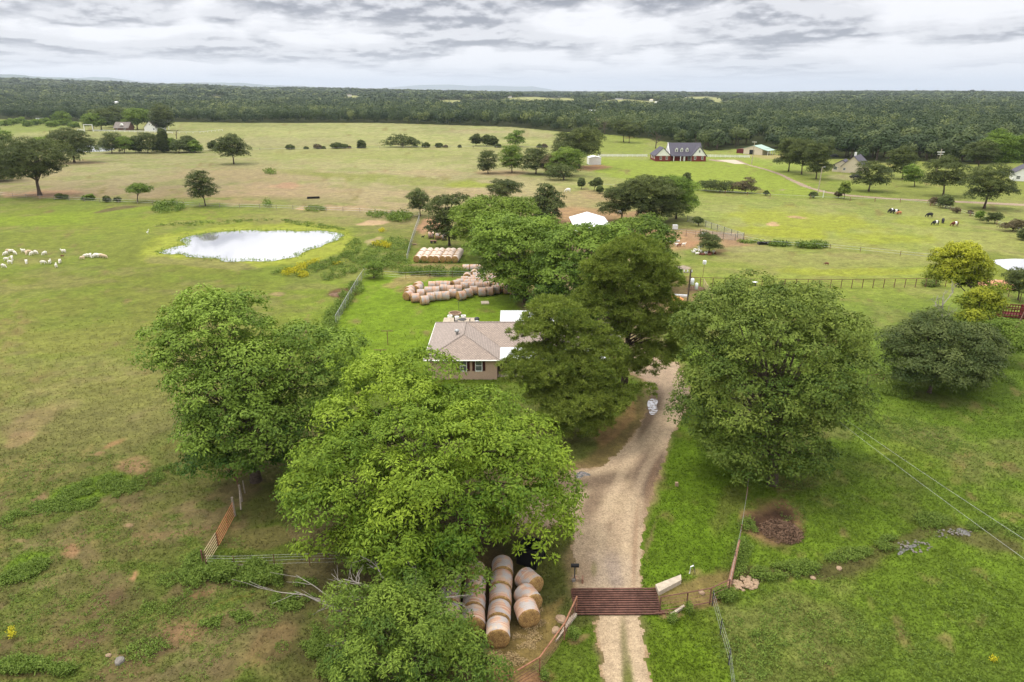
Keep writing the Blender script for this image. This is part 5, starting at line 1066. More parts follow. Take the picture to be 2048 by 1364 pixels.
ring('stone_planter', 910, 629.5, .98, .35, .22, 'stone', 'large round stone planter ring at the back edge of the patio', 'planter')
ring('stone_planter', 900, 635, .38, .35, .12, 'white', 'small pale round planter left of the large stone ring', 'planter')
ring('stone_planter', 927, 635, .38, .35, .12, 'white', 'small pale round planter right of the large stone ring', 'planter')
p = P(914, 640); t = thing('white_urn', 'white urn between the patio table and the large stone ring', 'urn', p); MB().lathe([(.22, 0), (.18, .1), (.3, .4), (.36, .55), (.3, .56), (0, .5)], sides=14).build('bowl', M['plastic'], t, True)
p = P(925, 648); t = thing('patio_table', 'round dark patio table on the paved patio', 'table', p); MB().lathe([(0, .7), (.62, .7), (.62, .74), (0, .75)], sides=20).build('table_top', M['dark'], t)
for k in range(4): a = k * 1.57 + .8; MB().tube([(math.cos(a) * .45, math.sin(a) * .45, 0), (math.cos(a) * .2, math.sin(a) * .2, .7)], .03, 5).build('leg', M['dark'], t)
for k, (dx, dy, lb) in enumerate([(-.95, .1, 'dark metal chair left of the patio table'), (.9, -.35, 'dark metal chair right of the patio table')]):
    t = thing('patio_chair', lb, 'chair', p + np.array([dx, dy, 0]), R([80, -100][k])); MB().box(-.24, .24, -.24, .24, .4, .45).build('seat', M['dark'], t); MB().box(-.24, .24, .2, .24, .45, .95).build('backrest', M['dark'], t)
    for sx_ in (-.21, .21):
        for sy_ in (-.21, .21): MB().box(sx_ - .02, sx_ + .02, sy_ - .02, sy_ + .02, 0, .4).build('leg', M['dark'], t)
p = P(954, 652); t = thing('kettle_grill', 'dark grey kettle grill at the right edge of the patio', 'grill', p)
MB().lathe([(0, .75), (.3, .85), (.38, 1.02), (.36, 1.2), (.22, 1.34), (0, 1.38)], sides=16).build('kettle', M['dark'], t, True)
for k in range(3): a = k * 2.09; MB().tube([(math.cos(a) * .35, math.sin(a) * .35, 0), (math.cos(a) * .15, math.sin(a) * .15, .85)], .03, 5).build('leg', M['dark'], t)
p = P(913, 631); m = MB(); m.tube([(0, 0, 0), (0, 0, 1.7), (.1, 0, 1.95), (.3, 0, 2.0), (.38, 0, 1.85)], .03, 5); m.tube([(0, 0, 1.7), (-.12, 0, 1.9), (-.3, 0, 1.85)], .03, 5); o = m.build('garden_hook', M['dark']); o.location = tuple(p + np.array([.3, 1.1, 0])); tag(o, 'thin black garden hook standing on the lawn behind the stone ring', 'garden hook')
o = MB().box(-.62, .62, -.7, .7, 0, .14).rot(.12).build('concrete_slab', M['conc']); o.location = tuple(P(970, 606)); tag(o, 'small square concrete slab on the lawn below the loose bales', 'slab')
for px, py, h_, lb in ((776, 690, 2.0, 'T shaped clothesline pole, the farther of two on the lawn'), (763, 733, 2.2, 'T shaped clothesline pole, the nearer of two on the lawn')):
    t = thing('clothesline_pole', lb, 'clothesline pole', P(px, py)); MB().tube([(0, 0, -.2), (0, 0, h_)], .045, 6).build('pole', M['rust'], t); MB().tube([(-.8, 0, h_), (.8, 0, h_)], .04, 6).build('crossbar', M['rust'], t)
t = thing('water_trough', 'long grey galvanised trough on bare ground in the left pasture', 'trough', P(591, 668), R(4))
m = MB(); m.prism([(-.5, 0), (.5, 0), (.5, .5), (.44, .5), (.44, .08), (-.44, .08), (-.44, .5), (-.5, .5)], -.95, .95).build('tank', M['galv'], t); MB().box(-.43, .43, -.9, .9, .3, .33).build('water', M['puddle'], t); MB().box(-.5, .5, -1.0, -.95, 0, .5).build('end_plate', M['galv'], t); MB().box(-.5, .5, .95, 1.0, 0, .5).build('end_plate', M['galv'], t)
# ------------------------------------------------------------------ generic gabled buildings
def quadp(par, name, pts, mat): return MB().poly(pts).build(name, M[mat], par)
def gable(name, label, cat, loc, rz, W_, D_, eh, rise, wall, roof, ridge='y', over=.35, wins=(), doors=(), gablem=None, wallname='wall'):
    t = thing(name, label, cat, loc, R(rz)); hw = W_ / 2
    if ridge == 'y':   # gable end faces -y
        MB().box(-hw, hw, 0, D_, 0, eh).build(wallname, M[wall], t)
        gm = M[gablem or wall]
        for y_, s in ((0, -1), (D_, 1)): MB().prism([(-hw, eh), (hw, eh), (0, eh + rise)], *((y_ - .01, y_ + .06) if s < 0 else (y_ - .06, y_ + .01))).build('gable', gm, t)
        sl_ = rise / hw; ro = MB(); o_ = over
        for s in (-1, 1):
            ro.prism([(0, eh + rise + .12), (s * (hw + o_), eh - sl_ * o_ + .12), (s * (hw + o_), eh - sl_ * o_), (0, eh + rise)][::s], -o_, D_ + o_)
        ro.build('roof', M[roof], t)
    else:
        MB().box(-hw, hw, 0, D_, 0, eh).build(wallname, M[wall], t); hd = D_ / 2
        for x_, s in ((-hw, -1), (hw, 1)):
            g_ = MB().prism([(0, eh), (D_, eh), (hd, eh + rise)], -.03, .03); g_.v = [(x_ + s * .0 + y, x, z) for x, y, z in g_.v]; g_.build('gable', M[gablem or wall], t)
        sl_ = rise / hd; ro = MB()
        for s in (-1, 1):
            q = MB().prism([(hd, eh + rise + .12), (hd + s * (hd + over), eh - sl_ * over + .12), (hd + s * (hd + over), eh - sl_ * over), (hd, eh + rise)][::s], -hw - over, hw + over)
            q.v = [(y, x, z) for x, y, z in q.v]; n0 = len(ro.v); ro.v += q.v; ro.f += [tuple(n0 + i for i in f) for f in q.f]
        ro.build('roof', M[roof], t)
    for (x, z0, z1, w_) in wins: window(t, x, 0, z0, z1, w_, (0, 0), False)
    for (x, w_, h_, mm) in doors:
        d_ = MB().box(x - w_ / 2, x + w_ / 2, -.06, -.005, 0, h_).build('door', M[mm], t); MB().box(x + w_ / 2 - .15, x + w_ / 2 - .09, -.1, -.061, 1.0, 1.1).build('handle', M['galv'], d_)
    return t
# barn behind the trees
bn_ = gable('metal_barn', 'white metal roofed barn rising behind the trees in the red dirt lot', 'barn', (18.4, 150, 0), 0, 8.0, 18, 3.0, 1.15, 'rustl', 'wmetal')
for k in range(5): MB().box(-4.08, -4.02, 1 + k * 3.4, 3.6 + k * 3.4, .2, 2.7).build('side_panel', M['redp'], bn_)
MB().box(-5.6, -4.1, 2, 12, 1.9, 2.0).build('lean_to_roof', M['rust'], bn_)
# big brick house
BR = thing('brick_house', 'large red brick house with dark roof, white gables and three dormers', 'house', (82, 343, 0))
def bo(n, x0, x1, y0, y1, z0, z1, m): return MB().box(x0 - 82, x1 - 82, y0 - 343, y1 - 343, z0, z1).build(n, M[m], BR)
bo('left_wing_wall', 69.9, 77.2, 343, 356, 0, 2.6, 'brickr'); bo('main_wall', 77.2, 93.4, 345.4, 356, 0, 2.6, 'brickr'); bo('right_wing_wall', 87.6, 94.4, 342.6, 345.4, 0, 2.6, 'brickr')
def roofpr(n, prof, y0, y1, m='dshing'): return MB().prism([(x - 82, z) for x, z in prof], y0 - 343, y1 - 343).build(n, M[m], BR)
roofpr('left_wing_gable', [(70.0, 2.6), (77.1, 2.6), (73.5, 6.1)], 342.92, 343.1, 'white')
roofpr('left_wing_roof', [(69.4, 2.3), (69.4, 2.5), (73.5, 6.5), (77.7, 2.5), (77.7, 2.3), (73.5, 6.2)], 342.6, 352)
MB().poly([(69.4 - 82, 9, 2.5), (73.5 - 82, 9, 6.5), (73.5 - 82, 9.5, 6.5), (70.5 - 82, 13.3, 2.5), (69.4 - 82, 13.3, 2.5)]).build('left_wing_hip', M['dshing'], BR)
roofpr('right_wing_gable', [(87.7, 2.6), (94.3, 2.6), (91.0, 6.7)], 342.52, 342.7, 'white')
roofpr('right_wing_roof', [(87.0, 2.2), (87.0, 2.4), (91.0, 7.1), (95.0, 2.4), (95.0, 2.2), (91.0, 6.8)], 342.2, 350)
def xprof(n, prof, x0, x1, m='dshing'):
    q = MB().prism([(y - 343, z) for y, z in prof], x0 - 82, x1 - 82); q.v = [(y, x, z) for x, y, z in q.v]; return q.build(n, M[m], BR)
xprof('main_roof', [(343.6, 2.3), (343.6, 2.5), (350.2, 8.3), (357.0, 2.5), (357.0, 2.3), (350.2, 8.0)], 77.0, 93.2)
xprof('side_gable', [(344.6, 2.6), (356.2, 2.6), (350.2, 7.9)], 77.05, 77.25, 'white')
xprof('side_gable', [(344.6, 2.6), (356.2, 2.6), (350.2, 7.9)], 93.0, 93.15, 'white')
rk = MB(); rk.tube([(77.0 - 82, .55, 2.55), (77.0 - 82, 7.2, 8.38)], .16, 4); rk.build('rake_board', M['white'], BR)
for px in (1352.5, 1363, 1373.6):
    x = PY(px, 304, 346)[0]; dm = MB().box(x - .62 - 82, x + .62 - 82, 345.6 - 343, 348.5 - 343, 4.2, 5.5).build('dormer', M['white'], BR)
    MB().prism([(x - .85 - 82, 5.5), (x + .85 - 82, 5.5), (x - 82, 6.4)], 2.45, 6).build('dormer_roof', M['dshing'], dm); MB().prism([(x - .75 - 82, 5.5), (x + .75 - 82, 5.5), (x - 82, 6.25)], 2.4, 2.44).build('dormer_gable', M['white'], dm); MB().box(x - .3 - 82, x + .3 - 82, 2.54, 2.59, 4.4, 5.4).build('pane', M['glass'], dm)
for px, yy in ((1321.5, 343), (1333.5, 343), (1390, 342.6), (1404.5, 342.6)):
    x = PY(px, 318, yy)[0]; window(BR, x, yy, .9, 2.3, 1.0, (82, 343), False)
for px in (1368, 1378): window(BR, PY(px, 318, 345.4)[0], 345.4, .5, 2.2, 1.2, (82, 343), False)
for px in (1347.5, 1361, 1368.5, 1382.5): x = PY(px, 318, 343.7)[0]; MB().box(x - .18 - 82, x + .18 - 82, .6, .9, 0, 2.3).build('porch_column', M['white'], BR)
window(BR, 91.0, 342.52, 4.2, 5.2, .9, (82, 343), False)
for k in range(3): MB().box(69.86 - 82, 69.89 - 82, 2 + k * 3.6, 3.1 + k * 3.6, .9, 2.2).build('side_window', M['white'], BR)
dd_ = MB().box(84.0 - 82, 85.0 - 82, 2.33, 2.39, .1, 2.2).build('door', M['white'], BR); MB().box(84.82 - 82, 84.9 - 82, 2.28, 2.329, 1.0, 1.1).build('handle', M['dark'], dd_)
gable('garden_shed', 'small white shed on red dirt beside the large oak', 'shed', tuple(P(1190, 329.5)), 4, 5.6, 6, 3.1, .6, 'white', 'wmetal', over=.15, doors=[(1.4, 1.1, 2.1, 'white')])
sh = gable('hay_barn', 'cream metal barn with pale green roof and open right side', 'barn', tuple(P(1505, 309)), -42, 10.5, 10, 3.0, 1.6, 'siding', 'groof', over=.3, doors=[(-.6, 2.6, 2.4, 'black')])
for k in range(4): MB().box(8.2, 8.4, k * 3.1, k * 3.1 + .2, 0, 2.35).build('side_post', M['white'], sh)
m = MB(); m.v = [(5.3, -.3, 2.95), (8.6, -.3, 2.3), (8.6, 10.3, 2.3), (5.3, 10.3, 2.95), (5.3, -.3, 2.85), (8.6, -.3, 2.2), (8.6, 10.3, 2.2), (5.3, 10.3, 2.85)]; m.f = [(0, 1, 2, 3), (7, 6, 5, 4), (0, 4, 5, 1), (1, 5, 6, 2), (2, 6, 7, 3), (3, 7, 4, 0)]; m.build('lean_to_roof', M['groof'], sh)
gable('red_shed', 'low dark red shed left of the cream barn', 'shed', tuple(P(1481, 306.5)), -30, 4.5, 4, 1.9, .4, 'redp', 'rust', over=.1)
ch = gable('cream_house', 'cream sided house with a grey roof and two front gables among the trees', 'house', tuple(P(1703, 346)), -36, 8.4, 13, 2.8, 3.9, 'siding', 'dshing', over=.4)
MB().box(-8.0, -3.9, 1.2, 8, 0, 2.55).build('side_wing_wall', M['siding'], ch); MB().prism([(-8.0, 2.5), (-.9, 2.5), (-4.4, 4.7)], 1.13, 1.4).build('side_wing_gable', M['siding'], ch); MB().prism([(-8.5, 2.3), (-8.5, 2.5), (-4.4, 5.05), (-.6, 2.5), (-.6, 2.3), (-4.4, 4.8)], .9, 8).build('side_wing_roof', M['dshing'], ch)
window(ch, -6.7, 1.2, .9, 2.1, 1.4, (0, 0), False); window(ch, -3.0, 0, 1.0, 1.9, 1.0, (0, 0), False); MB().box(-1.0, -.2, 5, 5.8, 5.6, 8.0).build('chimney', M['white'], ch)
wh = gable('white_house', 'white gabled house cut by the right edge of the picture', 'house', tuple(P(2054, 363)), -30, 9.5, 12, 2.9, 3.2, 'white', 'dshing', over=.4, wins=[(-3.0, .8, 1.9, 1.3), (1.5, 3.4, 4.4, .9)])
# far left farmhouses
gable('farmhouse', 'white farmhouse gable in the far left trees', 'house', tuple(P(301, 262)), -8, 11, 14, 3.2, 4.6, 'white', 'bshing', over=.5, wins=[(0, 4.8, 5.8, 1.0), (3.4, 1, 2.2, 1.4)])
fh = gable('farmhouse', 'brown roofed farmhouse with a front porch in the far left trees', 'house', tuple(P(243, 261)), 0, 12, 10, 2.6, 4.2, 'brickd', 'bshing', ridge='x', over=.8, wins=[(-4, .8, 2, 1.6), (3, .8, 2, 1.6)])
MB().prism([(-1.2, 4.2), (1.6, 4.2), (.2, 6.0)], .4, 3).build('porch_gable', M['white'], fh)
# vehicle by the cream house
def car(px, py, rz, label):
    t = thing('parked_car', label, 'car', P(px, py), R(rz)); prof = [(-2.2, .35), (-2.25, .8), (-1.5, .92), (-.9, 1.42), (.7, 1.45), (1.5, .98), (2.2, .85), (2.25, .4)]
    MB().prism(prof, -.85, .85).build('body', M['black'], t); MB().prism([(-1.35, .95), (-.85, 1.36), (.65, 1.39), (1.35, 1.0)], -.87, .87).build('window', M['glass'], t)
    for x in (-1.4, 1.4):
        for y in (-.8, .8):
            w_ = MB().lathe([(0, -.1), (.34, -.1), (.34, .1), (0, .1)], sides=14); w_.v = [(a + x, c_ + y, b_ + .34) for a, b_, c_ in w_.v]; wo = w_.build('wheel', M['dark'], t)
    for y in (-.6, .6): MB().box(2.2, 2.27, y - .15, y + .15, .62, .75).build('headlight', M['white'], t)
car(1711, 356, 8, 'black car parked between the wide oak and the cream house')
car(1668, 314.5, 0, 'distant dark car behind the three big pines')
# tiny far houses seen in clearings
def hill(px, py):
    r_ = ray(px, py); y = 300.
    while y < 9000:
        t = y / r_[1]
        if CAMH + r_[2] * t <= float(Hf(r_[0] * t, y)): break
        y += 6
    return np.array([r_[0] * t, y, float(Hf(r_[0] * t, y))])
for px, py, W_, H_, rf_, lb in [(234, 208, 11, 3.2, 'wmetal', 'pale metal roofed house showing among the far left forest trees'), (274, 211, 7, 2.6, 'wmetal', 'tiny white roof right of the pale metal one in the far left forest'), (700, 193, 12, 4, 'bshing', 'far cream house in the left part of the distant woods'), (722, 191, 18, 3, 'wmetal', 'long pale roof beside the far cream house'),
        (1020, 196, 10, 4, 'bshing', 'tiny far house at the edge of the pale central clearing'), (1116, 194, 10, 4, 'wmetal', 'tiny far house in the clearing left of the two storey white one'), (1211, 198, 16, 7, 'dshing', 'far two storey white house with a tan right end'), (1239, 199, 20, 3, 'dshing', 'far long dark roofed house right of the two storey white one'),
        (1183, 226, 14, 3, 'wmetal', 'white shed roof in the nearer woods above the bare trees'), (1222, 228, 22, 2.6, 'wmetal', 'long low white shed right of the other white shed in the woods'), (1302, 203, 8, 4, 'siding', 'far cream house at the right end of the pale clearing'), (1315, 207, 12, 3, 'wmetal', 'far pale roof below the cream house in the clearing'), (1457, 201, 9, 4, 'wmetal', 'lonely white roof in the distant right woods'), (1409, 244, 8, 5, 'wmetal', 'white gable peeping out of the woods left of the cream barn')]:
    gable('distant_house', lb, 'house', tuple(hill(px, py) - np.array([0, 8, 0])), 10, W_, W_ * .8, H_, H_ * .5, 'white', rf_, ridge='x', over=.4)
tp = hill(1832, 183.5); t = thing('communication_tower', 'lone dark tower on the right skyline', 'tower', tp); m = MB()
for sx_ in (-1.6, 1.6):
    for sy_ in (-1.6, 1.6): m.tube([(sx_ * 1.2, sy_ * 1.2, 0), (sx_, sy_, 36)], .45, 4)
for k in range(9): m.box(-1.9, 1.9, -1.9, 1.9, 4 * k, 4 * k + .5)
m.build('lattice', M['dark'], t); MB().box(-2.6, 2.6, -2.6, 2.6, 34, 39).build('antenna_box', M['dark'], t)
# ------------------------------------------------------------------ fences
def along(pts, sp):
    w_ = [P(*p)[:2] for p in pts]; out = [w_[0]]
    for a, b_ in zip(w_[:-1], w_[1:]):
        L_ = np.linalg.norm(b_ - a); n = max(1, int(round(L_ / sp)))
        for i in range(1, n + 1): out.append(a + (b_ - a) * i / n)
    return np.array(out)
def fence(name, label, pts, sp, h, rails, postm, railm, pr=.05, rr=.03, wires=(), wm='galv', wr=.012, cat='fence', mesh=None, boxrail=False, maxpost=100):
    q = along(pts, sp)[:maxpost]; o0 = np.array([q[0][0], q[0][1], 0]); t = thing(name, label, cat, o0); q = q - o0[:2]
    for p in q: MB().tube([(p[0], p[1], -.2), (p[0], p[1], h)], pr, 6).build('post', M[postm], t)
    if len(rails):
        for z in rails:
            m = MB()
            for a, b_ in zip(q[:-1], q[1:]):
                if boxrail:
                    n0 = len(m.v); d_ = (b_ - a); d_ = np.array([-d_[1], d_[0]]) / (np.linalg.norm(d_) + 1e-9) * .03
                    m.v += [(a[0] - d_[0], a[1] - d_[1], z - rr), (b_[0] - d_[0], b_[1] - d_[1], z - rr), (b_[0] + d_[0], b_[1] + d_[1], z - rr), (a[0] + d_[0], a[1] + d_[1], z - rr), (a[0] - d_[0], a[1] - d_[1], z + rr), (b_[0] - d_[0], b_[1] - d_[1], z + rr), (b_[0] + d_[0], b_[1] + d_[1], z + rr), (a[0] + d_[0], a[1] + d_[1], z + rr)]
                    m.f += [tuple(n0 + i for i in f) for f in ((0, 1, 5, 4), (1, 2, 6, 5), (2, 3, 7, 6), (3, 0, 4, 7), (4, 5, 6, 7), (3, 2, 1, 0))]
                else: m.tube([(a[0], a[1], z), (b_[0], b_[1], z)], rr, 5)
            m.build('rail', M[railm], t)
    if len(wires):
        m = MB()
        for z in wires: m.tube([(p[0], p[1], z) for p in q], wr, 3, cap=False)
        m.build('wire', M[wm], t)
    if mesh:
        m = MB()
        for a, b_ in zip(q[:-1], q[1:]): m.poly([(a[0], a[1], .05), (b_[0], b_[1], .05), (b_[0], b_[1], mesh), (a[0], a[1], mesh)])
        m.build('chain_link', M['link'], t)
    return t
fence('chain_link_fence', 'grey chain link fence along the left side of the lawn', [(672, 651), (697, 606), (716, 573), (730, 552)], 3.0, 1.55, [1.5], 'galv', 'galv', pr=.04, rr=.03, mesh=1.5)
fence('wire_fence', 'wire fence in tall weeds across the back of the lawn', [(730, 552), (766, 556), (812, 559), (860, 556), (905, 556), (965, 558), (1010, 562)], 3.0, 1.3, [1.28], 'rust', 'galv', pr=.035, rr=.022, wires=(.4, .8))
fence('mesh_fence', 'grey mesh fence running back beside the tight block of bales', [(814, 525), (820, 500), (826, 480), (832, 462), (839, 442), (838, 436)], 3.0, 1.5, [1.45], 'galv', 'galv', pr=.04, rr=.03, mesh=1.4)
fence('mesh_fence', 'wire pen fence behind the thin grey green tree', [(838, 436), (858, 434), (880, 433), (900, 432)], 2.2, 1.5, [1.45, .9], 'rust', 'rust', pr=.04, rr=.025)
fence('mesh_fence', 'curved silvery mesh fence round the goat pen', [(1374, 443), (1400, 450), (1434, 462), (1462, 472), (1487, 479)], 2.6, 1.6, [1.5], 'dark', 'galv', pr=.06, rr=.03, mesh=1.5)
fence('mesh_fence', 'silvery mesh fence coming back from the corner of the goat pen', [(1487, 479), (1470, 481), (1446, 479), (1424, 476), (1400, 470)], 2.0, 1.5, [1.45], 'dark', 'galv', pr=.05, rr=.03, mesh=1.4)
fence('wire_fence', 'thin wire pen fence in front of the white tanks', [(1346, 467), (1372, 470), (1410, 474), (1402, 478), (1372, 474), (1340, 472)], 2.5, 1.2, [1.15], 'rust', 'galv', pr=.04, rr=.02)
fence('wire_fence', 'low wire fence with weeds crossing the right pasture', [(1487, 481), (1540, 491), (1600, 495), (1660, 498), (1720, 504), (1800, 512), (1880, 520)], 5.0, 1.1, [], 'rust', 'rust', pr=.05, wires=(.5, 1.0), wr=.02)
fence('pipe_fence', 'long rusty pipe fence with a top rail across the right pasture', [(1362, 571), (1400, 573), (1500, 575.5), (1660, 577), (1830, 575), (1930, 573), (1972, 574), (1996, 585), (2016, 594), (2039, 604), (2070, 618)], 2.0, 1.6, [1.6], 'rust', 'rust', pr=.06, rr=.045, wires=(.3, .6, .9, 1.25), wm='rust', wr=.018)
fence('pipe_gate', 'pale pipe gate swung open at the left end of the long pipe fence', [(1406, 574), (1414, 588), (1424, 604)], 2.0, 1.5, [.4, .7, 1.0, 1.3, 1.5], 'tanp', 'tanp', pr=.05, rr=.03, cat='gate')
fence('pipe_fence', 'rusty pipe fence curving behind the wide dark tree', [(1733, 773), (1765, 767), (1800, 761), (1850, 752), (1910, 742), (1965, 722), (2010, 690), (2034, 660), (2050, 628)], 2.3, 1.35, [1.35], 'rust', 'rust', pr=.05, rr=.04, wires=(.35, .7, 1.0), wm='rust', wr=.014)
fence('pipe_fence', 'near rusty pipe fence bending round the bales to the cattle grid', [(1152.5, 1226), (1128.5, 1280), (1079, 1350), (1020, 1386), (960, 1404), (880, 1430)], 30, 1.34, [1.34], 'rustl', 'rustl', pr=.045, rr=.055, wires=(.25, .5, .75, 1.0), wm='rust', wr=.018)
fence('pipe_fence', 'near rusty pipe fence right of the cattle grid over the ditch', [(1319, 1226), (1372.5, 1217), (1419, 1208), (1456, 1190)], 30, 1.3, [1.3, .15], 'rust', 'rust', pr=.045, rr=.04, wires=(.4, .7, 1.0), wm='rust', wr=.014)
fence('wire_fence', 'thin wire fence along the right edge of the mown verge', [(1456, 1190), (1468, 1130), (1480, 1077), (1492, 1000), (1500, 930), (1508, 870)], 4.0, 1.25, [], 'wood2', 'rust', pr=.04, wires=(.4, .8, 1.15), wm='galv', wr=.006)
fence('wire_fence', 'thin wire fence running down to the bottom edge right of the gravel', [(1424, 1212), (1440, 1270), (1457, 1330), (1466, 1400)], 4.0, 1.25, [], 'dark', 'rust', pr=.035, wires=(.4, .8, 1.15), wm='galv', wr=.005)
fence('wire_fence', 'thin wire fence from the faded gate towards the pecan', [(414, 1136), (470, 1137), (550, 1134), (620, 1132), (700, 1130)], 4.2, 1.1, [], 'rust', 'rust', pr=.03, wires=(.3, .6, .85, 1.05), wm='galv', wr=.005)
fence('wire_fence', 'old wire fence crossing the whole left pasture beyond the pond', [(0, 392), (80, 398), (200, 405), (275, 407), (400, 414), (520, 417), (620, 421), (720, 425), (815, 431), (838, 436)], 5.5, 1.3, [], 'wood', 'wood', pr=.07, wires=(.5, 1.1), wr=.02)
fence('wire_fence', 'faint wire fence below the brick house lawn', [(1180, 371), (1230, 375), (1300, 381), (1380, 384), (1450, 388), (1540, 394), (1620, 398), (1700, 402), (1800, 405), (1860, 412)], 9, 1.2, [], 'wood2', 'rust', pr=.09, wires=(.9,), wr=.025)
fence('wire_fence', 'brushy wire fence between the right pasture and the oak lawn', [(1855, 407), (1880, 416), (1920, 427), (1960, 438), (2010, 456), (2060, 474)], 4, 1.2, [], 'wood2', 'rust', pr=.07, wires=(.6, 1.1), wr=.02)
fence('wire_fence', 'wire fence on the far hedge line across the meadows', [(400, 303), (520, 301), (640, 299), (760, 297), (900, 295.5), (1040, 296), (1110, 297)], 14, 1.2, [], 'wood', 'wood', pr=.14, wires=(.9,), wr=.03)
fence('rail_fence', 'white rail fence left of the large brick house', [(1196, 313.5), (1294, 313.5)], 2.6, 1.3, [.35, .7, 1.1], 'white', 'white', pr=.1, rr=.11, boxrail=True)
fence('rail_fence', 'white rail fence right of the large brick house', [(1411, 314), (1460, 315), (1499, 315.5)], 2.6, 1.3, [.35, .7, 1.1], 'white', 'white', pr=.1, rr=.11, boxrail=True)
fence('rail_fence', 'white rail fence in front of the far left farmhouses', [(188, 263), (240, 264), (300, 265.5), (345, 267)], 5.5, 1.5, [.7, 1.3], 'white', 'white', pr=.14, rr=.12, boxrail=True)
fence('rail_fence', 'pale low fence beyond the white farmhouse towards the field', [(345, 267), (400, 266.5), (445, 262)], 5.5, 1.3, [1.2], 'white', 'white', pr=.12, rr=.08, boxrail=True)
fence('rail_fence', 'short white fence left of the ranch gate arch', [(155, 261.5), (168, 262)], 4, 1.5, [.7, 1.3], 'white', 'white', pr=.14, rr=.12, boxrail=True)
t = thing('gate_arch', 'tall white ranch gate arch across the far left track', 'gate', P(178, 263)); k = mpp(P(178, 263))
for x in (-8.5, 8.5):
    MB().tube([(x * k, 0, 0), (x * k, 0, 13.5 * k)], .28, 6).build('post', M['white'], t)
MB().box(-9.2 * k, 9.2 * k, -.2, .2, 12.6 * k, 13.6 * k).build('beam', M['white'], t)
for i, px in enumerate((73, 77.5, 82.5, 87)):
    p = P(px, 239.5); k = mpp(p); t = thing('bee_box', 'small white box, %s from the left of four before the far left forest' % ORD[i], 'box', p, 0, 'four white boxes before the far left forest'); MB().box(-1.3 * k, 1.3 * k, 0, 1.2, 0, 3.2 * k).build('box', M['plastic'], t); MB().box(-1.5 * k, 1.5 * k, -.1, 1.3, 3.2 * k, 3.5 * k).build('lid', M['galv'], t)
# swung gates by the left tree
def panel_gate(name, label, a, b_, h_, mat, frame, nr=6):
    A_ = P(*a); B_ = P(*b_); t = thing(name, label, 'gate', A_); d_ = B_ - A_
    for i in range(nr): z = .12 + (h_ - .12) * i / (nr - 1); MB().tube([(0, 0, z), (d_[0], d_[1], z)], .03, 5).build('rail', M[mat], t)
    for f in (0, 1): MB().tube([(d_[0] * f, d_[1] * f, .1), (d_[0] * f, d_[1] * f, h_)], .035, 6).build('end_post', M[frame], t)
    MB().tube([(d_[0] * .45, d_[1] * .45, .1), (d_[0] * .45, d_[1] * .45, h_)], .025, 5).build('brace', M[mat], t)
panel_gate('pipe_gate', 'bright orange pipe gate panel nearest the grey posts', (470, 1032), (438, 1093), 1.3, 'orange', 'orange')
panel_gate('pipe_gate', 'faded tan pipe gate panel at the lower end of the orange one', (436, 1095), (413, 1133), 1.3, 'tanp', 'rust')
for px, py, h_, r_2, mm, lb in ((470.5, 1032, 1.75, .09, 'wood', 'grey weathered corner post holding the orange gate'), (484, 1003, 1.6, .09, 'wood', 'grey weathered post with a diagonal brace above the orange gate'), (490, 986, 1.2, .05, 'wood', 'thin grey fence post furthest up beside the weeping tree'), (408, 1130, 1.3, .06, 'rust', 'rusty red post at the lower end of the faded gate')):
    o = MB().tube([(0, 0, -.2), (-.03, 0, h_)], r_2, 8).build('fence_post', M[mm]); o.location = tuple(P(px, py)); tag(o, lb, 'post')
a, b_ = P(470.5, 1032), P(484, 1003); o = MB().tube([(a[0] + .3, a[1] + .5, .25), (b_[0], b_[1] - .08, 1.35)], .06, 6).build('brace_rail', M['wood']); tag(o, 'diagonal weathered brace between the two grey posts', 'brace')
a = P(1454, 1187); b_ = P(1479, 1080, 1.0); m = MB().tube([a + [0, 0, .1], (a * .5 + b_ * .5), b_], [.16, .12, .07], 8); o = m.build('wooden_pole', M['wood2']); tag(o, 'thick weathered brown pole leaning along the fence by the ditch', 'pole')
# cattle grid
g0 = thing('cattle_grid', 'rusty pipe cattle grid across the gravel drive', 'cattle grid', P(1234, 1202)); gx, gy = P(1234, 1202)[:2]
TL, TR, BR_, BL = P(1143, 1178, .12), P(1311, 1177, .12), P(1324, 1227, .12), P(1151, 1228, .12)
for i in range(12):
    f = i / 11; a = TL + (BL - TL) * f; b_ = TR + (BR_ - TR) * f; MB().tube([(a[0] - gx, a[1] - gy, .12), (b_[0] - gx, b_[1] - gy, .12)], .056, 8).build('pipe', M['rust'], g0, smooth=True)
for f in (0, .25, .5, .75, 1): a = TL + (TR - TL) * f; b_ = BL + (BR_ - BL) * f; MB().tube([(a[0] - gx, a[1] - gy, .03), (b_[0] - gx, b_[1] - gy, .03)], .05, 4).build('beam', M['rust'], g0)
o = MB().poly([(TL[0], TL[1], .016), (BL[0], BL[1], .016), (BR_[0], BR_[1], .016), (TR[0], TR[1], .016)]).build('grid_pit_shade', M['pit_shade']); tag(o, kind='structure')  # flat sheet on the ground; the shade between the pipes is its near-black colour
def prismpx(name, pts, h_, mat, label, cat):
    w_ = [P(*p) for p in pts]; m = MB(); n = len(w_); m.v = [(p[0], p[1], -.1) for p in w_] + [(p[0], p[1], h_) for p in w_]; m.f = [tuple(range(n))[::-1], tuple(range(n, 2 * n))] + [(i, (i + 1) % n, n + (i + 1) % n, n + i) for i in range(n)]
    return tag(m.build(name, M[mat]), label, cat)
prismpx('concrete_wing_wall', [(1317, 1192), (1362, 1168), (1361, 1157), (1310, 1177)], .35, 'conc', 'slanted tan concrete slab at the right end of the cattle grid', 'concrete slab')
prismpx('concrete_beam', [(1338, 1232), (1342, 1234), (1369, 1217), (1367, 1213)], .18, 'conc', 'thin pale concrete beam right of the cattle grid', 'beam')
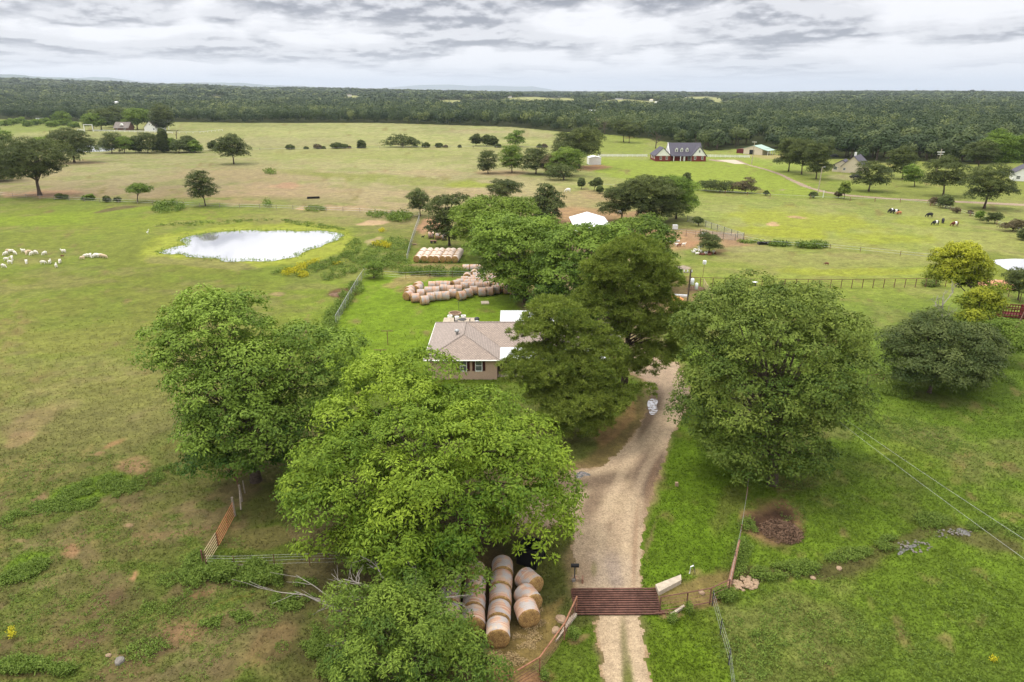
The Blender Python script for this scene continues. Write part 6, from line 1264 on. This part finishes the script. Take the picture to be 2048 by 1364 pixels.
prismpx('concrete_beam', [(1111, 1285), (1116, 1281), (1154, 1232), (1150, 1229), (1138, 1240)], .18, 'conc', 'narrow pale concrete beam under the pipe fence left of the gravel', 'beam')
prismpx('steel_beam', [(1310, 1228), (1343, 1229), (1343, 1226), (1310, 1225)], .12, 'rust', 'rusty steel beam end sticking out right of the cattle grid', 'beam')
# mailbox, bin, small items
t = thing('mailbox', 'black mailbox on a post beside the gravel drive', 'mailbox', P(1149, 1158)); MB().tube([(0, 0, -.1), (0, 0, 1.05)], .045, 6).build('post', M['dark'], t)
m = MB().prism([(-.1, 0), (.1, 0), (.1, .14), (.06, .22), (0, .24), (-.06, .22), (-.1, .14)], -.28, .28); m.v = [(y, x, z + 1.05) for x, y, z in m.v]; m.build('box', M['black'], t)
MB().box(-.42, .02, -.62, -.5, 0, .35).rot(1.45).build('footing', M['wood2'], t)
t = thing('brick_pile', 'few pale blocks at the foot of the mailbox', 'blocks', P(1151, 1162)); MB().box(-.25, -.02, -.12, .08, 0, .16).build('block', M['gstone'], t); MB().box(.02, .26, -.05, .15, 0, .2).build('block', M['stone'], t); MB().box(-.05, .15, .12, .3, 0, .18).build('block', M['wood2'], t)
t = thing('trash_bin', 'black square burn bin under the right edge of the pecan', 'bin', P(1062, 1122), R(-28)); m = MB(); m.prism([(-.7, 0), (.7, 0), (.78, 1.5), (.7, 1.5), (.62, .1), (-.62, .1), (-.7, 1.5), (-.78, 1.5)], -.68, .68).build('body', M['black'], t); MB().box(-.8, .8, -.75, -.68, .0, 1.52).build('side_panel', M['black'], t); MB().box(-.8, .8, .68, .75, 0, 1.52).build('side_panel', M['black'], t)
t = thing('water_hydrant', 'bent white pipe with a thin stake on the mown verge', 'pipe', P(1379, 1147)); MB().tube([(0, 0, 0), (.06, .05, .55), (.3, .1, .62)], .045, 6).build('pipe', M['plastic'], t); MB().tube([(.38, -.1, 0), (.25, .1, .8)], .025, 5).build('stake', M['dark'], t)
t = thing('stump_block', 'small tan block standing on the mown verge', 'block', P(1353, 972)); MB().box(-.12, .12, -.12, .12, 0, .35).build('block', M['stone'], t)
t = thing('mineral_feeder', 'round white topped feeder by the right pipe fence', 'feeder', P(1509, 571)); MB().lathe([(.28, 0), (.3, .5), (0, .52)], sides=12).build('base', M['dark'], t); MB().lathe([(0, .75), (.5, .62), (.5, .56), (0, .56)], sides=14).build('lid', M['plastic'], t)
# rocks: piles of separate stones
def stones(group, label, cu, cv, ru, rv, n, s0, s1, mat, seed):
    r = np.random.default_rng(seed); pr_ = []
    for i in range(n):
        a = r.uniform(0, 6.28); q = r.random() ** .5; px, py = cu + math.cos(a) * q * ru, cv + math.sin(a) * q * rv; p = P(px, py); s_ = r.uniform(s0, s1)
        if len(pr_) < 4:
            m = MB(); ico = unit(26, r); import bmesh
            bm = bmesh.new()
            for v_ in ico: bm.verts.new(v_ * np.array([1, .8, .55]) * r.uniform(.8, 1.1))
            bmesh.ops.convex_hull(bm, input=bm.verts); me = bpy.data.meshes.new('stone'); bm.to_mesh(me); bm.free(); me.materials.append(M[mat]); pr_.append(me)
        o = bpy.data.objects.new('stone', pr_[i % len(pr_)]); COL.objects.link(o); o.location = (p[0], p[1], s_ * .2 + (1 - q) * s1 * .8); o.rotation_euler = (0, 0, r.uniform(0, 6.28)); o.scale = (s_,) * 3
        tag(o, label, 'stone', group)
stones('stones piled by the ditch fence', 'reddish tan stone in the pile by the leaning brown pole', 1490, 1168, 27, 13, 56, .10, .24, 'stone', 1)
stones('stones in the creek bed', 'grey stone lying in the shallow creek across the right pasture', 1825, 1094, 40, 13, 40, .06, .14, 'gstone', 2)
stones('stones in the upper creek bed', 'pale stone in the upper bend of the shallow creek', 1905, 1068, 42, 9, 34, .05, .13, 'gstone', 3)
stones('broken stone on the soil mound', 'pale broken stone on the orange soil mound', 1990, 570, 34, 9, 60, .12, .36, 'conc', 4)
for px, py, s_, mm, lb in ((240, 1323, .36, 'gstone', 'largest flat rock in the lower left pasture'), (218, 1312, .2, 'stone', 'small tan rock above the large flat one at lower left'), (1625, 1156, .22, 'stone', 'yellowish rock beside the ditch below the brush heap'), (1678, 1137, .25, 'stone', 'orange rock beside the ditch'), (519, 960, .14, 'conc', 'small pale rock beside the weeping tree'), (1123, 1240, .42, 'stone', 'orange tan boulder behind the near pipe fence'), (1112, 1262, .35, 'stone', 'flat reddish boulder lower behind the near pipe fence'), (1404, 1187, .25, 'stone', 'tan rock in the ditch right of the cattle grid')):
    m = MB(); m.lathe([(0, .0), (s_, .02), (s_ * .9, s_ * .4), (s_ * .45, s_ * .62), (0, s_ * .6)], sides=8); m.v = [(x * (1 + .25 * math.sin(x * 9 + y * 7)), y * .8, z) for x, y, z in m.v]; o = m.build('rock', M[mm]); o.location = tuple(P(px, py)); o.rotation_euler = (0, 0, px * .1); tag(o, lb, 'rock')
# soil mound
def mound(name, cu, cv, rx, ry, h_, mat, label, seed):
    p = P(cu, cv); m = MB(); n, k_ = 36, 9; m.v.append((0, 0, h_))
    for i in range(1, k_ + 1):
        q = i / k_
        for k in range(n):
            a = 2 * math.pi * k / n; s_ = 1 + .25 * (float(vn(math.cos(a) * 2 + 5, math.sin(a) * 2 + 5, seed)) - .5); x, y = math.cos(a) * rx * q * s_, math.sin(a) * ry * q * s_
            m.v.append((x, y, h_ * (1 - q * q) * (.8 + .4 * float(fbm(x + 9, y, .9, 2, seed))) - (.05 if i == k_ else 0)))
    for k in range(n): m.f.append((0, 1 + k, 1 + (k + 1) % n))
    for i in range(k_ - 1):
        for k in range(n): a = 1 + i * n + k; b_ = 1 + i * n + (k + 1) % n; m.f.append((a, a + n, b_ + n, b_))
    o = m.build(name, M[mat], smooth=True); o.location = tuple(p); return tag(o, label, 'mound' if 'pile' not in name else 'pile')
mound('soil_mound', 1995, 572, 3.7, 2.6, .95, 'soil', 'orange soil mound beside the right hand pond', 3)
mound('soil_heap', 1348, 598, 1.5, 1.2, .5, 'terra', 'flat orange heap beside the utility pole', 4)
def twigs(cu, cv, R_, H_, n, mat, label, seed):
    r = np.random.default_rng(seed); m = MB()
    for i in range(n):
        q = r.random() ** .6 * R_; a = r.uniform(0, 6.28); z = H_ * (1 - (q / R_) ** 2) * r.random(); d_ = unit(1, r)[0] * np.array([1, 1, .35]); L_ = r.uniform(.2, .7); c_ = np.array([math.cos(a) * q, math.sin(a) * q, z + .03])
        m.tube([c_ - d_ * L_ * .5, c_ + d_ * L_ * .5], r.uniform(.008, .03), 3, cap=False)
    o = m.build('brush_pile', M[mat]); o.location = tuple(P(cu, cv)); tag(o, label, 'brush pile')
twigs(1563, 1064, 1.55, .5, 900, 'brush', 'burnt brown brush heap in the right pasture', 5)
mound('brush_pile', 1392, 578, 1.8, 1.4, .5, 'brush', 'dark manure heap by the open pipe gate', 6)
mound('brush_pile', 678, 589, 1.8, 1.2, .3, 'brush', 'flat heap of reddish brush left of the chain link fence', 7)
# straw scatter near the front stack
cover('straw_litter', 'loose golden straw on the ground right of the front hay bales', 'straw', [(1062, 1268, 44, 20, -30, 260, .06, .10), (1040, 1300, 34, 24, -20, 220, .05, .10), (1010, 1318, 40, 14, 0, 200, .08, .11), (1092, 1230, 22, 26, 0, 160, .06, .10)], 'strawm', 6)
# tanks and farmyard things
def tank(px, py, label, s_=1.0):
    t = thing('water_tank', label, 'tank', P(px, py)); MB().box(-.6 * s_, .6 * s_, -.5 * s_, .5 * s_, .15, 1.2 * s_).build('tank', M['plastic'], t); m = MB()
    for z in (.2, .55, .9, 1.2): 
        m.tube([(-.62 * s_, -.53 * s_, z * s_), (.62 * s_, -.53 * s_, z * s_)], .02, 4); m.tube([(-.62 * s_, .53 * s_, z * s_), (.62 * s_, .53 * s_, z * s_)], .02, 4)
    m.build('cage', M['galv'], t); MB().box(-.62 * s_, .62 * s_, -.52 * s_, .52 * s_, 0, .14).build('pallet', M['wood'], t)
tank(1327, 458, 'left one of two white cube tanks by the goat pen', .95); tank(1350, 459, 'right one of two white cube tanks by the goat pen', .95)
t = thing('stock_trailer', 'white slatted stock trailer hidden behind the tallest pine', 'trailer', P(1289, 582), R(80)); MB().box(-2.6, 2.6, -1.05, 1.05, .6, 2.5).build('body', M['plastic'], t)
for k in range(4):
    MB().box(-2.5, 2.5, -1.08, -1.051, .95 + k * .38, 1.05 + k * .38).build('slot', M['dark'], t); MB().box(-2.63, -2.601, -.95, .95, .95 + k * .38, 1.05 + k * .38).build('slot', M['dark'], t)
for x in (-.6, .4):
    for y in (-1.0, 1.0): w_ = MB().lathe([(0, -.1), (.36, -.1), (.36, .1), (0, .1)], sides=14); w_.v = [(a + x, c_ + y, b_ + .36) for a, b_, c_ in w_.v]; w_.build('wheel', M['dark'], t)
t = thing('floodlight_pole', 'white box on a thin pole standing in the goat pasture', 'pole', P(1405, 556)); MB().tube([(0, 0, -.2), (.1, 0, 2.6)], .035, 6).build('pole', M['rust'], t); MB().lathe([(.3, 0), (.34, .25), (.34, .6), (.2, .68), (0, .68)], (.1, 0, 2.6), 12).build('barrel', M['plastic'], t)
t = thing('utility_pole', 'wooden utility pole with white transformers left of the yellow green tree', 'utility pole', P(1370, 646)); ph = 8.1
MB().tube([(0, 0, -.3), (.15, 0, ph)], [.16, .11], 8).build('pole', M['bark'], t); 
for dx, dz, s_ in ((.1, -2.2, .26), (.75, -2.9, .24)): MB().lathe([(0, 0), (s_, .02), (s_, .85), (s_ * .6, .95), (0, .96)], (dx + .35, -.25, ph + dz), 12).build('transformer', M['wmetal'], t, True)
MB().box(-.9, .4, -.06, .06, ph - .5, ph - .38).build('crossarm', M['wood'], t)
for x in (-.8, -.3, .3): MB().lathe([(.06, 0), (.09, .15), (.05, .3), (0, .31)], (x, 0, ph - .38), 8).build('insulator', M['plastic'], t)
t = thing('light_pole', 'tall pale light pole beside the farm road', 'light pole', P(1635, 390)); MB().tube([(0, 0, -.3), (.2, 0, 9.0)], [.17, .12], 8).build('pole', M['conc'], t); MB().tube([(.2, 0, 8.9), (.9, 0, 9.1)], .06, 5).build('lamp_arm', M['galv'], t); MB().box(.8, 1.2, -.15, .15, 8.9, 9.1).build('lamp_head', M['galv'], t)
t = thing('utility_pole', 'pale pole with a white crossbar right of the cream barn', 'utility pole', P(1503, 329)); MB().tube([(0, 0, -.3), (.3, 0, 10.4)], [.2, .14], 8).build('pole', M['conc'], t); MB().box(-.9, 1.2, -.08, .08, 10.0, 10.2).build('crossarm', M['white'], t)
t = thing('utility_pole', 'white pole with crossarms among the trees right of the cream house', 'utility pole', P(1871, 352)); MB().tube([(0, 0, -.3), (.3, 0, 10.5)], [.2, .14], 8).build('pole', M['conc'], t); MB().box(-1.2, 1.6, -.1, .1, 9.2, 9.5).build('crossarm', M['white'], t); MB().box(-.9, 1.3, -.1, .1, 8.4, 8.6).build('crossarm', M['white'], t)
t = thing('utility_pole', 'pale pole with a lamp right of the tall dark tree at far left', 'utility pole', P(338, 259)); MB().tube([(0, 0, -.3), (-.3, 0, 9)], [.25, .18], 8).build('pole', M['white'], t); MB().box(-1.0, 1.2, -.3, .3, 6.4, 7.4).build('transformer', M['white'], t)
t = thing('marker_post', 'short white marker post beside the farm road', 'post', P(1646, 395)); MB().tube([(0, 0, 0), (0, 0, 2.2)], .1, 6).build('post', M['white'], t)
for px0, py0, px1, py1, lb in ((1656, 826, 2060, 1126, 'lower pale power line crossing the right pasture'), (1690, 838, 2060, 1086, 'upper pale power line crossing the right pasture')):
    a = P(px0, py0, 7.5); b_ = P(px1, py1, 7.5); d_ = b_ - a; pts = []
    for f in np.linspace(-.35, 1.5, 24): p = a + d_ * f; p[2] = 7.5 + .35 * ((f - .5) ** 2 - .25); pts.append(p)
    o = MB().tube(pts, .0075, 4).build('power_line', M['galv']); tag(o, lb, 'cable')
for i, (px, py, L_, lb) in enumerate(((1546, 488.5, 3.4, 'long black feed bunk on the low fence line'), (627, 397, 1.9, 'black trough with white ends in the dry pasture'))):
    t = thing('feed_bunk', lb, 'feed trough', P(px, py)); MB().prism([(-.4, 0), (.4, 0), (.5, .55), (.42, .55), (.34, .1), (-.34, .1), (-.42, .55), (-.5, .55)], -L_, L_).rot(-1.5 + .2 * i).build('tub', M['black'], t); MB().box(-.5, .5, -L_ - .05, -L_ + .02, 0, .55).rot(-1.5 + .2 * i).build('end_plate', M['dark'], t)
t = thing('hay_feeder', 'dark red steel hay feeder beyond the pipe fence at the right', 'feeder', P(2020, 634), R(-12))
for x in np.linspace(-1.5, 1.5, 9): MB().box(x - .05, x + .05, -.8, -.74, .1, 1.7).build('bar', M['redp'], t)
for x in np.linspace(-1.5, 1.5, 9): MB().box(x - .05, x + .05, .74, .8, .1, 1.7).build('bar', M['redp'], t)
for z in (.3, 1.0, 1.7): MB().box(-1.6, 1.6, -.84, -.8, z - .08, z + .08).build('rail', M['redp'], t); MB().box(-1.6, 1.6, .8, .84, z - .08, z + .08).build('rail', M['redp'], t)
MB().box(-1.5, 1.5, -.6, .6, .5, .56).build('tray', M['redp'], t)
for x in (-1.58, 1.58): MB().box(x - .05, x + .05, -.85, .85, 0, 1.9).build('end_frame', M['redp'], t)
for px, py, lb, L_ in ((1345, 483, 'old white boat shaped trough by the goats', 1.6), (1408, 467.5, 'small white tub beside the leaning mulberry', .5), (1362, 593, 'pale plank by the soil heap', 1.2)):
    t = thing('trough', lb, 'trough', P(px, py)); m = MB().prism([(-.3, 0), (.3, 0), (.35, .3), (.28, .3), (.24, .08), (-.24, .08), (-.28, .3), (-.35, .3)], -L_, L_); m.rot(1.4).build('tub', M['plastic'], t)
t = thing('wood_cart', 'small brown wooden crate trailer before the old grey bales', 'cart', P(867, 486)); MB().box(-.7, .7, -.4, .4, .35, .6).build('bed', M['wood2'], t)
for x in (-.4, .4): w_ = MB().lathe([(0, -.06), (.25, -.06), (.25, .06), (0, .06)], sides=12); w_.v = [(a + x, c_ - .45, b_ + .25) for a, b_, c_ in w_.v]; w_.build('wheel', M['dark'], t)
t = thing('dead_log', 'pale log lying by the mesh fence', 'log', P(829, 490)); MB().tube([(-.5, 0, .12), (.1, .1, .2), (.5, .05, .12)], .13, 7).build('log', M['stone'], t)
# ------------------------------------------------------------------ animals (skin-modifier bodies, baked to meshes)
def skinbody(name, verts, edges, mat, feet=None):
    me = bpy.data.meshes.new(name + '_cage'); me.from_pydata([v_[:3] for v_ in verts], edges, []); o = bpy.data.objects.new(name + '_cage', me); COL.objects.link(o)
    o.modifiers.new('s', 'SKIN'); 
    for i, v_ in enumerate(verts): o.data.skin_vertices[0].data[i].radius = (v_[3], v_[3] * (v_[4] if len(v_) > 4 else 1)); 
    o.data.skin_vertices[0].data[0].use_root = True
    su = o.modifiers.new('u', 'SUBSURF'); su.levels = 1; su.render_levels = 1
    dg = bpy.context.evaluated_depsgraph_get(); dg.update(); me2 = bpy.data.meshes.new_from_object(o.evaluated_get(dg)); bpy.data.objects.remove(o)
    me2.name = name; me2.materials.clear(); me2.materials.append(mat); me2.polygons.foreach_set('use_smooth', [True] * len(me2.polygons)); return me2
def quad_mesh(name, mat, L_=1.0, H_=.7, gut=.2, leg=.04, graze=True, neck=.35, lying=False):
    hz = H_ * .68 if not lying else gut * 1.0; hx_ = L_ / 2
    V = [(0, 0, hz, gut, 1.15), (-hx_ * .6, 0, hz + .02 * H_, gut * .92, 1.1), (-hx_ * .95, 0, hz + .03 * H_, gut * .55), (hx_ * .6, 0, hz, gut * .9, 1.15), (hx_ * .9, 0, hz + .05 * H_, gut * .6)]
    E_ = [(0, 1), (1, 2), (0, 3), (3, 4)]
    if graze: nk = [(hx_ * 1.2, 0, hz * .75, gut * .38), (hx_ * 1.38, 0, hz * .38, gut * .34), (hx_ * 1.5, 0, hz * .12, gut * .2)]
    else: nk = [(hx_ * 1.1, 0, hz + neck * H_ * .5, gut * .4), (hx_ * 1.25, 0, hz + neck * H_, gut * .36), (hx_ * 1.55, 0, hz + neck * H_ * .82, gut * .2)]
    b_ = len(V); V += nk; E_ += [(4, b_), (b_, b_ + 1), (b_ + 1, b_ + 2)]
    V += [(nk[1][0] - .02, gut * .55, nk[1][2] + gut * .25, gut * .1), (nk[1][0] - .02, -gut * .55, nk[1][2] + gut * .25, gut * .1)]; E_ += [(b_ + 1, b_ + 3), (b_ + 1, b_ + 4)]
    V += [(-hx_ * 1.12, 0, hz * .75, gut * .08)]; E_ += [(2, b_ + 5)]
    if not lying:
        for x, par in ((hx_ * .62, 3), (-hx_ * .68, 1)):
            for sy_ in (-1, 1):
                n = len(V); kn = (x + (-.04 * L_ if x > 0 else .03 * L_)); V += [(x, sy_ * gut * .55, hz * .72, leg * 1.7), (kn if x > 0 else x - .06 * L_, sy_ * gut * .55, hz * .36, leg * 1.05), (x, sy_ * gut * .55, .03, leg * .9)]
                E_ += [(par, n), (n, n + 1), (n + 1, n + 2)]
    else:
        for x, par in ((hx_ * .6, 3), (-hx_ * .6, 1)):
            for sy_ in (-1, 1): n = len(V); V += [(x, sy_ * gut * .9, gut * .35, leg * 1.6), (x + .18 * L_, sy_ * gut * 1.1, gut * .2, leg)]; E_ += [(par, n), (n, n + 1)]
    return skinbody(name, V, E_, mat)
M['shp'] = cowmat('white_fleece', (.72, .68, .60)); M['shb'] = cowmat('cream_fleece', (.60, .47, .32)); M['gtw'] = cowmat('white_goat_hair', (.75, .72, .66)); M['gtb'] = cowmat('brown_goat_hair', (.14, .05, .03))
M['cbk'] = cowmat('black_hide', (.012, .012, .014)); M['cbelt'] = cowmat('black_belted_hide', (.012, .012, .014), (.75, .74, .70)); M['cbr'] = cowmat('tan_hide', (.42, .17, .07)); M['cbrb'] = cowmat('brown_belted_hide', (.13, .03, .015), (.78, .76, .70)); M['cwh'] = cowmat('white_hide', (.75, .74, .70))
def animal(name, me, px, py, yaw, label, cat, group=None, s_=1.0):
    o = bpy.data.objects.new(name, me); COL.objects.link(o); o.location = tuple(P(px, py)); o.rotation_euler = (0, 0, R(yaw)); o.scale = (s_,) * 3; return tag(o, label, cat, group)
sg_, ss_ = quad_mesh('sheep', M['shp'], .85, .72, .21, .045, True), quad_mesh('sheep', M['shp'], .85, .72, .21, .045, False)
cg_ = quad_mesh('sheep', M['shb'], .85, .72, .21, .045, True); SH = []
for i, (X_, Y_, k, yw) in enumerate([(105, 345, 0, 250), (150, 300, 2, 30), (198, 305, 0, 200), (260, 335, 0, 330), (405, 300, 1, 170), (455, 335, 2, 300), (495, 315, 2, 20), (548, 345, 0, 260), (615, 325, 0, 340), (768, 340, 0, 250), (1090, 305, 1, 180), (115, 445, 1, 20), (208, 420, 0, 300), (180, 495, 1, 15), (455, 490, 0, 300), (740, 500, 0, 20), (858, 490, 1, 110), (965, 555, 1, 120), (1027, 480, 0, 290), (65, 560, 0, 350)]):
    row = 'back' if Y_ < 380 else 'front'; SH.append((X_, Y_, k, yw, row))
cnt = {'back': 0, 'front': 0}
for X_, Y_, k, yw, row in sorted(SH):
    lb = '%s, %s from left in the %s line of the far left flock' % ({0: 'white grazing sheep', 1: 'white alert sheep', 2: 'cream grazing sheep'}[k], ORD[cnt[row]], row); cnt[row] += 1
    animal('sheep', (sg_, ss_, cg_)[k], X_ / 8.533, 470 + Y_ / 8.533, yw, lb, 'sheep', 'flock of white sheep at far left', 1.08)
for i, (X_, Y_, k, yw) in enumerate([(1412, 420, 2, 180), (1470, 385, 0, 200), (1500, 380, 0, 20), (1550, 375, 0, 300), (1610, 388, 0, 250), (1645, 370, 0, 30), (1690, 380, 0, 200), (1715, 378, 0, 40), (1750, 385, 2, 10), (1790, 395, 2, 350)]):
    animal('sheep', (sg_, ss_, cg_)[k], X_ / 8.533, 470 + Y_ / 8.533, yw, '%s sheep, %s from left in the tight bunch left of the pond' % ('cream' if k == 2 else 'white', ORD[i]), 'sheep', 'bunch of sheep near the pond', 1.05)
animal('sheep', quad_mesh('sheep', M['gtb'], .6, .5, .13, .03, False), 125, 514.5, 20, 'small brown lamb right of the left flock', 'sheep')
cb, cbl, cbr, cbb, cw = [quad_mesh('cow', M[k], 1.7, 1.3, .36, .075, True) for k in ('cbk', 'cbelt', 'cbr', 'cbrb', 'cwh')]
for X_, Y_, me, yw, lb in [(390, 238, cbl, 200, 'black belted cow at the left of the grazing group of three'), (470, 255, cbl, 170, 'black belted cow in the middle of the grazing group of three'), (540, 270, cbr, 185, 'tan calf at the right of the grazing group of three'), (1105, 320, cb, 185, 'all black cow grazing alone in the middle of the pasture'), (1350, 430, cb, 240, 'all black cow standing tail on behind the belted one'), (1215, 470, cbl, 190, 'black belted cow grazing in front of the tail on black one'), (1575, 490, cbb, 185, 'brown cow with a wide white belt grazing on the right')]:
    animal('cow', me, 1740 + X_ / 9.31, 400 + Y_ / 9.31, yw, lb, 'cow', None, .75 if me is cbr else 1.0)
animal('cow', cw, 1136, 384, 190, 'white cow grazing alone beyond the white barn roof', 'cow')
animal('cow', quad_mesh('cow', M['cwh'], 1.5, 1.2, .32, .07, False), 1240, 430, 10, 'white cow half hidden under the left oak of the trio', 'cow')
animal('cow', quad_mesh('cow', M['gtb'], 1.0, .7, .2, .05, True), 1653, 530, 160, 'small dark brown calf lying low in the right pasture', 'cow', None, .8)
gl, gb, gs = quad_mesh('goat', M['gtw'], .9, .7, .2, .04, False, lying=True), quad_mesh('goat', M['gtb'], .9, .7, .2, .04, False, lying=True), quad_mesh('goat', M['gtw'], .9, .75, .18, .04, False)
for i, (X_, Y_, k, yw) in enumerate([(410, 265, 0, 200), (435, 235, 0, 340), (470, 292, 0, 170), (498, 245, 0, 80), (505, 190, 0, 10), (530, 262, 0, 250), (520, 305, 1, 20), (560, 308, 1, 180), (600, 285, 0, 30), (640, 275, 1, 200), (685, 290, 1, 100), (722, 285, 2, 280), (750, 290, 1, 260), (655, 310, 1, 0)]):
    animal('goat', (gl, gb, gs)[k], 1336 + X_ / 7.977, 470 + (Y_ + 12) / 7.977, yw, '%s goat, number %s counted from the left under the leaning mulberry' % (('white resting', 'brown resting', 'white standing')[k], ORD[i]), 'goat', 'goats resting under the mulberry', 1.0)
animal('goat', gs, 1353, 492.5, 200, 'white goat standing left of the pair by the old trough', 'goat'); animal('goat', quad_mesh('goat', M['gtb'], .9, .75, .18, .04, False), 1358, 494, 10, 'brown goat between the two white ones by the trough', 'goat'); animal('goat', gs, 1367, 492, 20, 'white goat standing right of the brown one by the trough', 'goat')
animal('dog', quad_mesh('dog', M['cbk'], .7, .6, .13, .035, False), 846, 476, 30, 'black dog left of the old grey bales', 'dog')
me = skinbody('egret', [(0, 0, .45, .12), (-.25, 0, .42, .05), (.12, 0, .6, .05), (.16, 0, .85, .035), (.2, 0, .95, .05), (.36, 0, .93, .015), (.02, .04, .2, .015), (.02, .04, 0, .015), (.02, -.04, .2, .015), (.02, -.04, 0, .015)], [(0, 1), (0, 2), (2, 3), (3, 4), (4, 5), (0, 6), (6, 7), (0, 8), (8, 9)], M['cwh'])
animal('egret', me, 296, 469, 30, 'white egret standing left of the pond', 'bird', None, 1.3)
# ------------------------------------------------------------------ the air
m = bpy.data.materials.new('hazy_air'); m.use_nodes = True; nt = m.node_tree; nt.nodes.clear()
vp = nd(nt, 'ShaderNodeVolumePrincipled'); vp.inputs['Color'].default_value = (.74, .84, 1.0, 1); vp.inputs['Density'].default_value = 5.4e-5; vp.inputs['Anisotropy'].default_value = 0.2
mo = nd(nt, 'ShaderNodeOutputMaterial'); lk(nt, vp.outputs[0], mo.inputs['Volume'])
o = MB().box(-46000, 46000, -420, 43500, -3, 620).build('haze', m); tag(o, kind='stuff'); o['label'] = 'thin bluish air haze over the land'
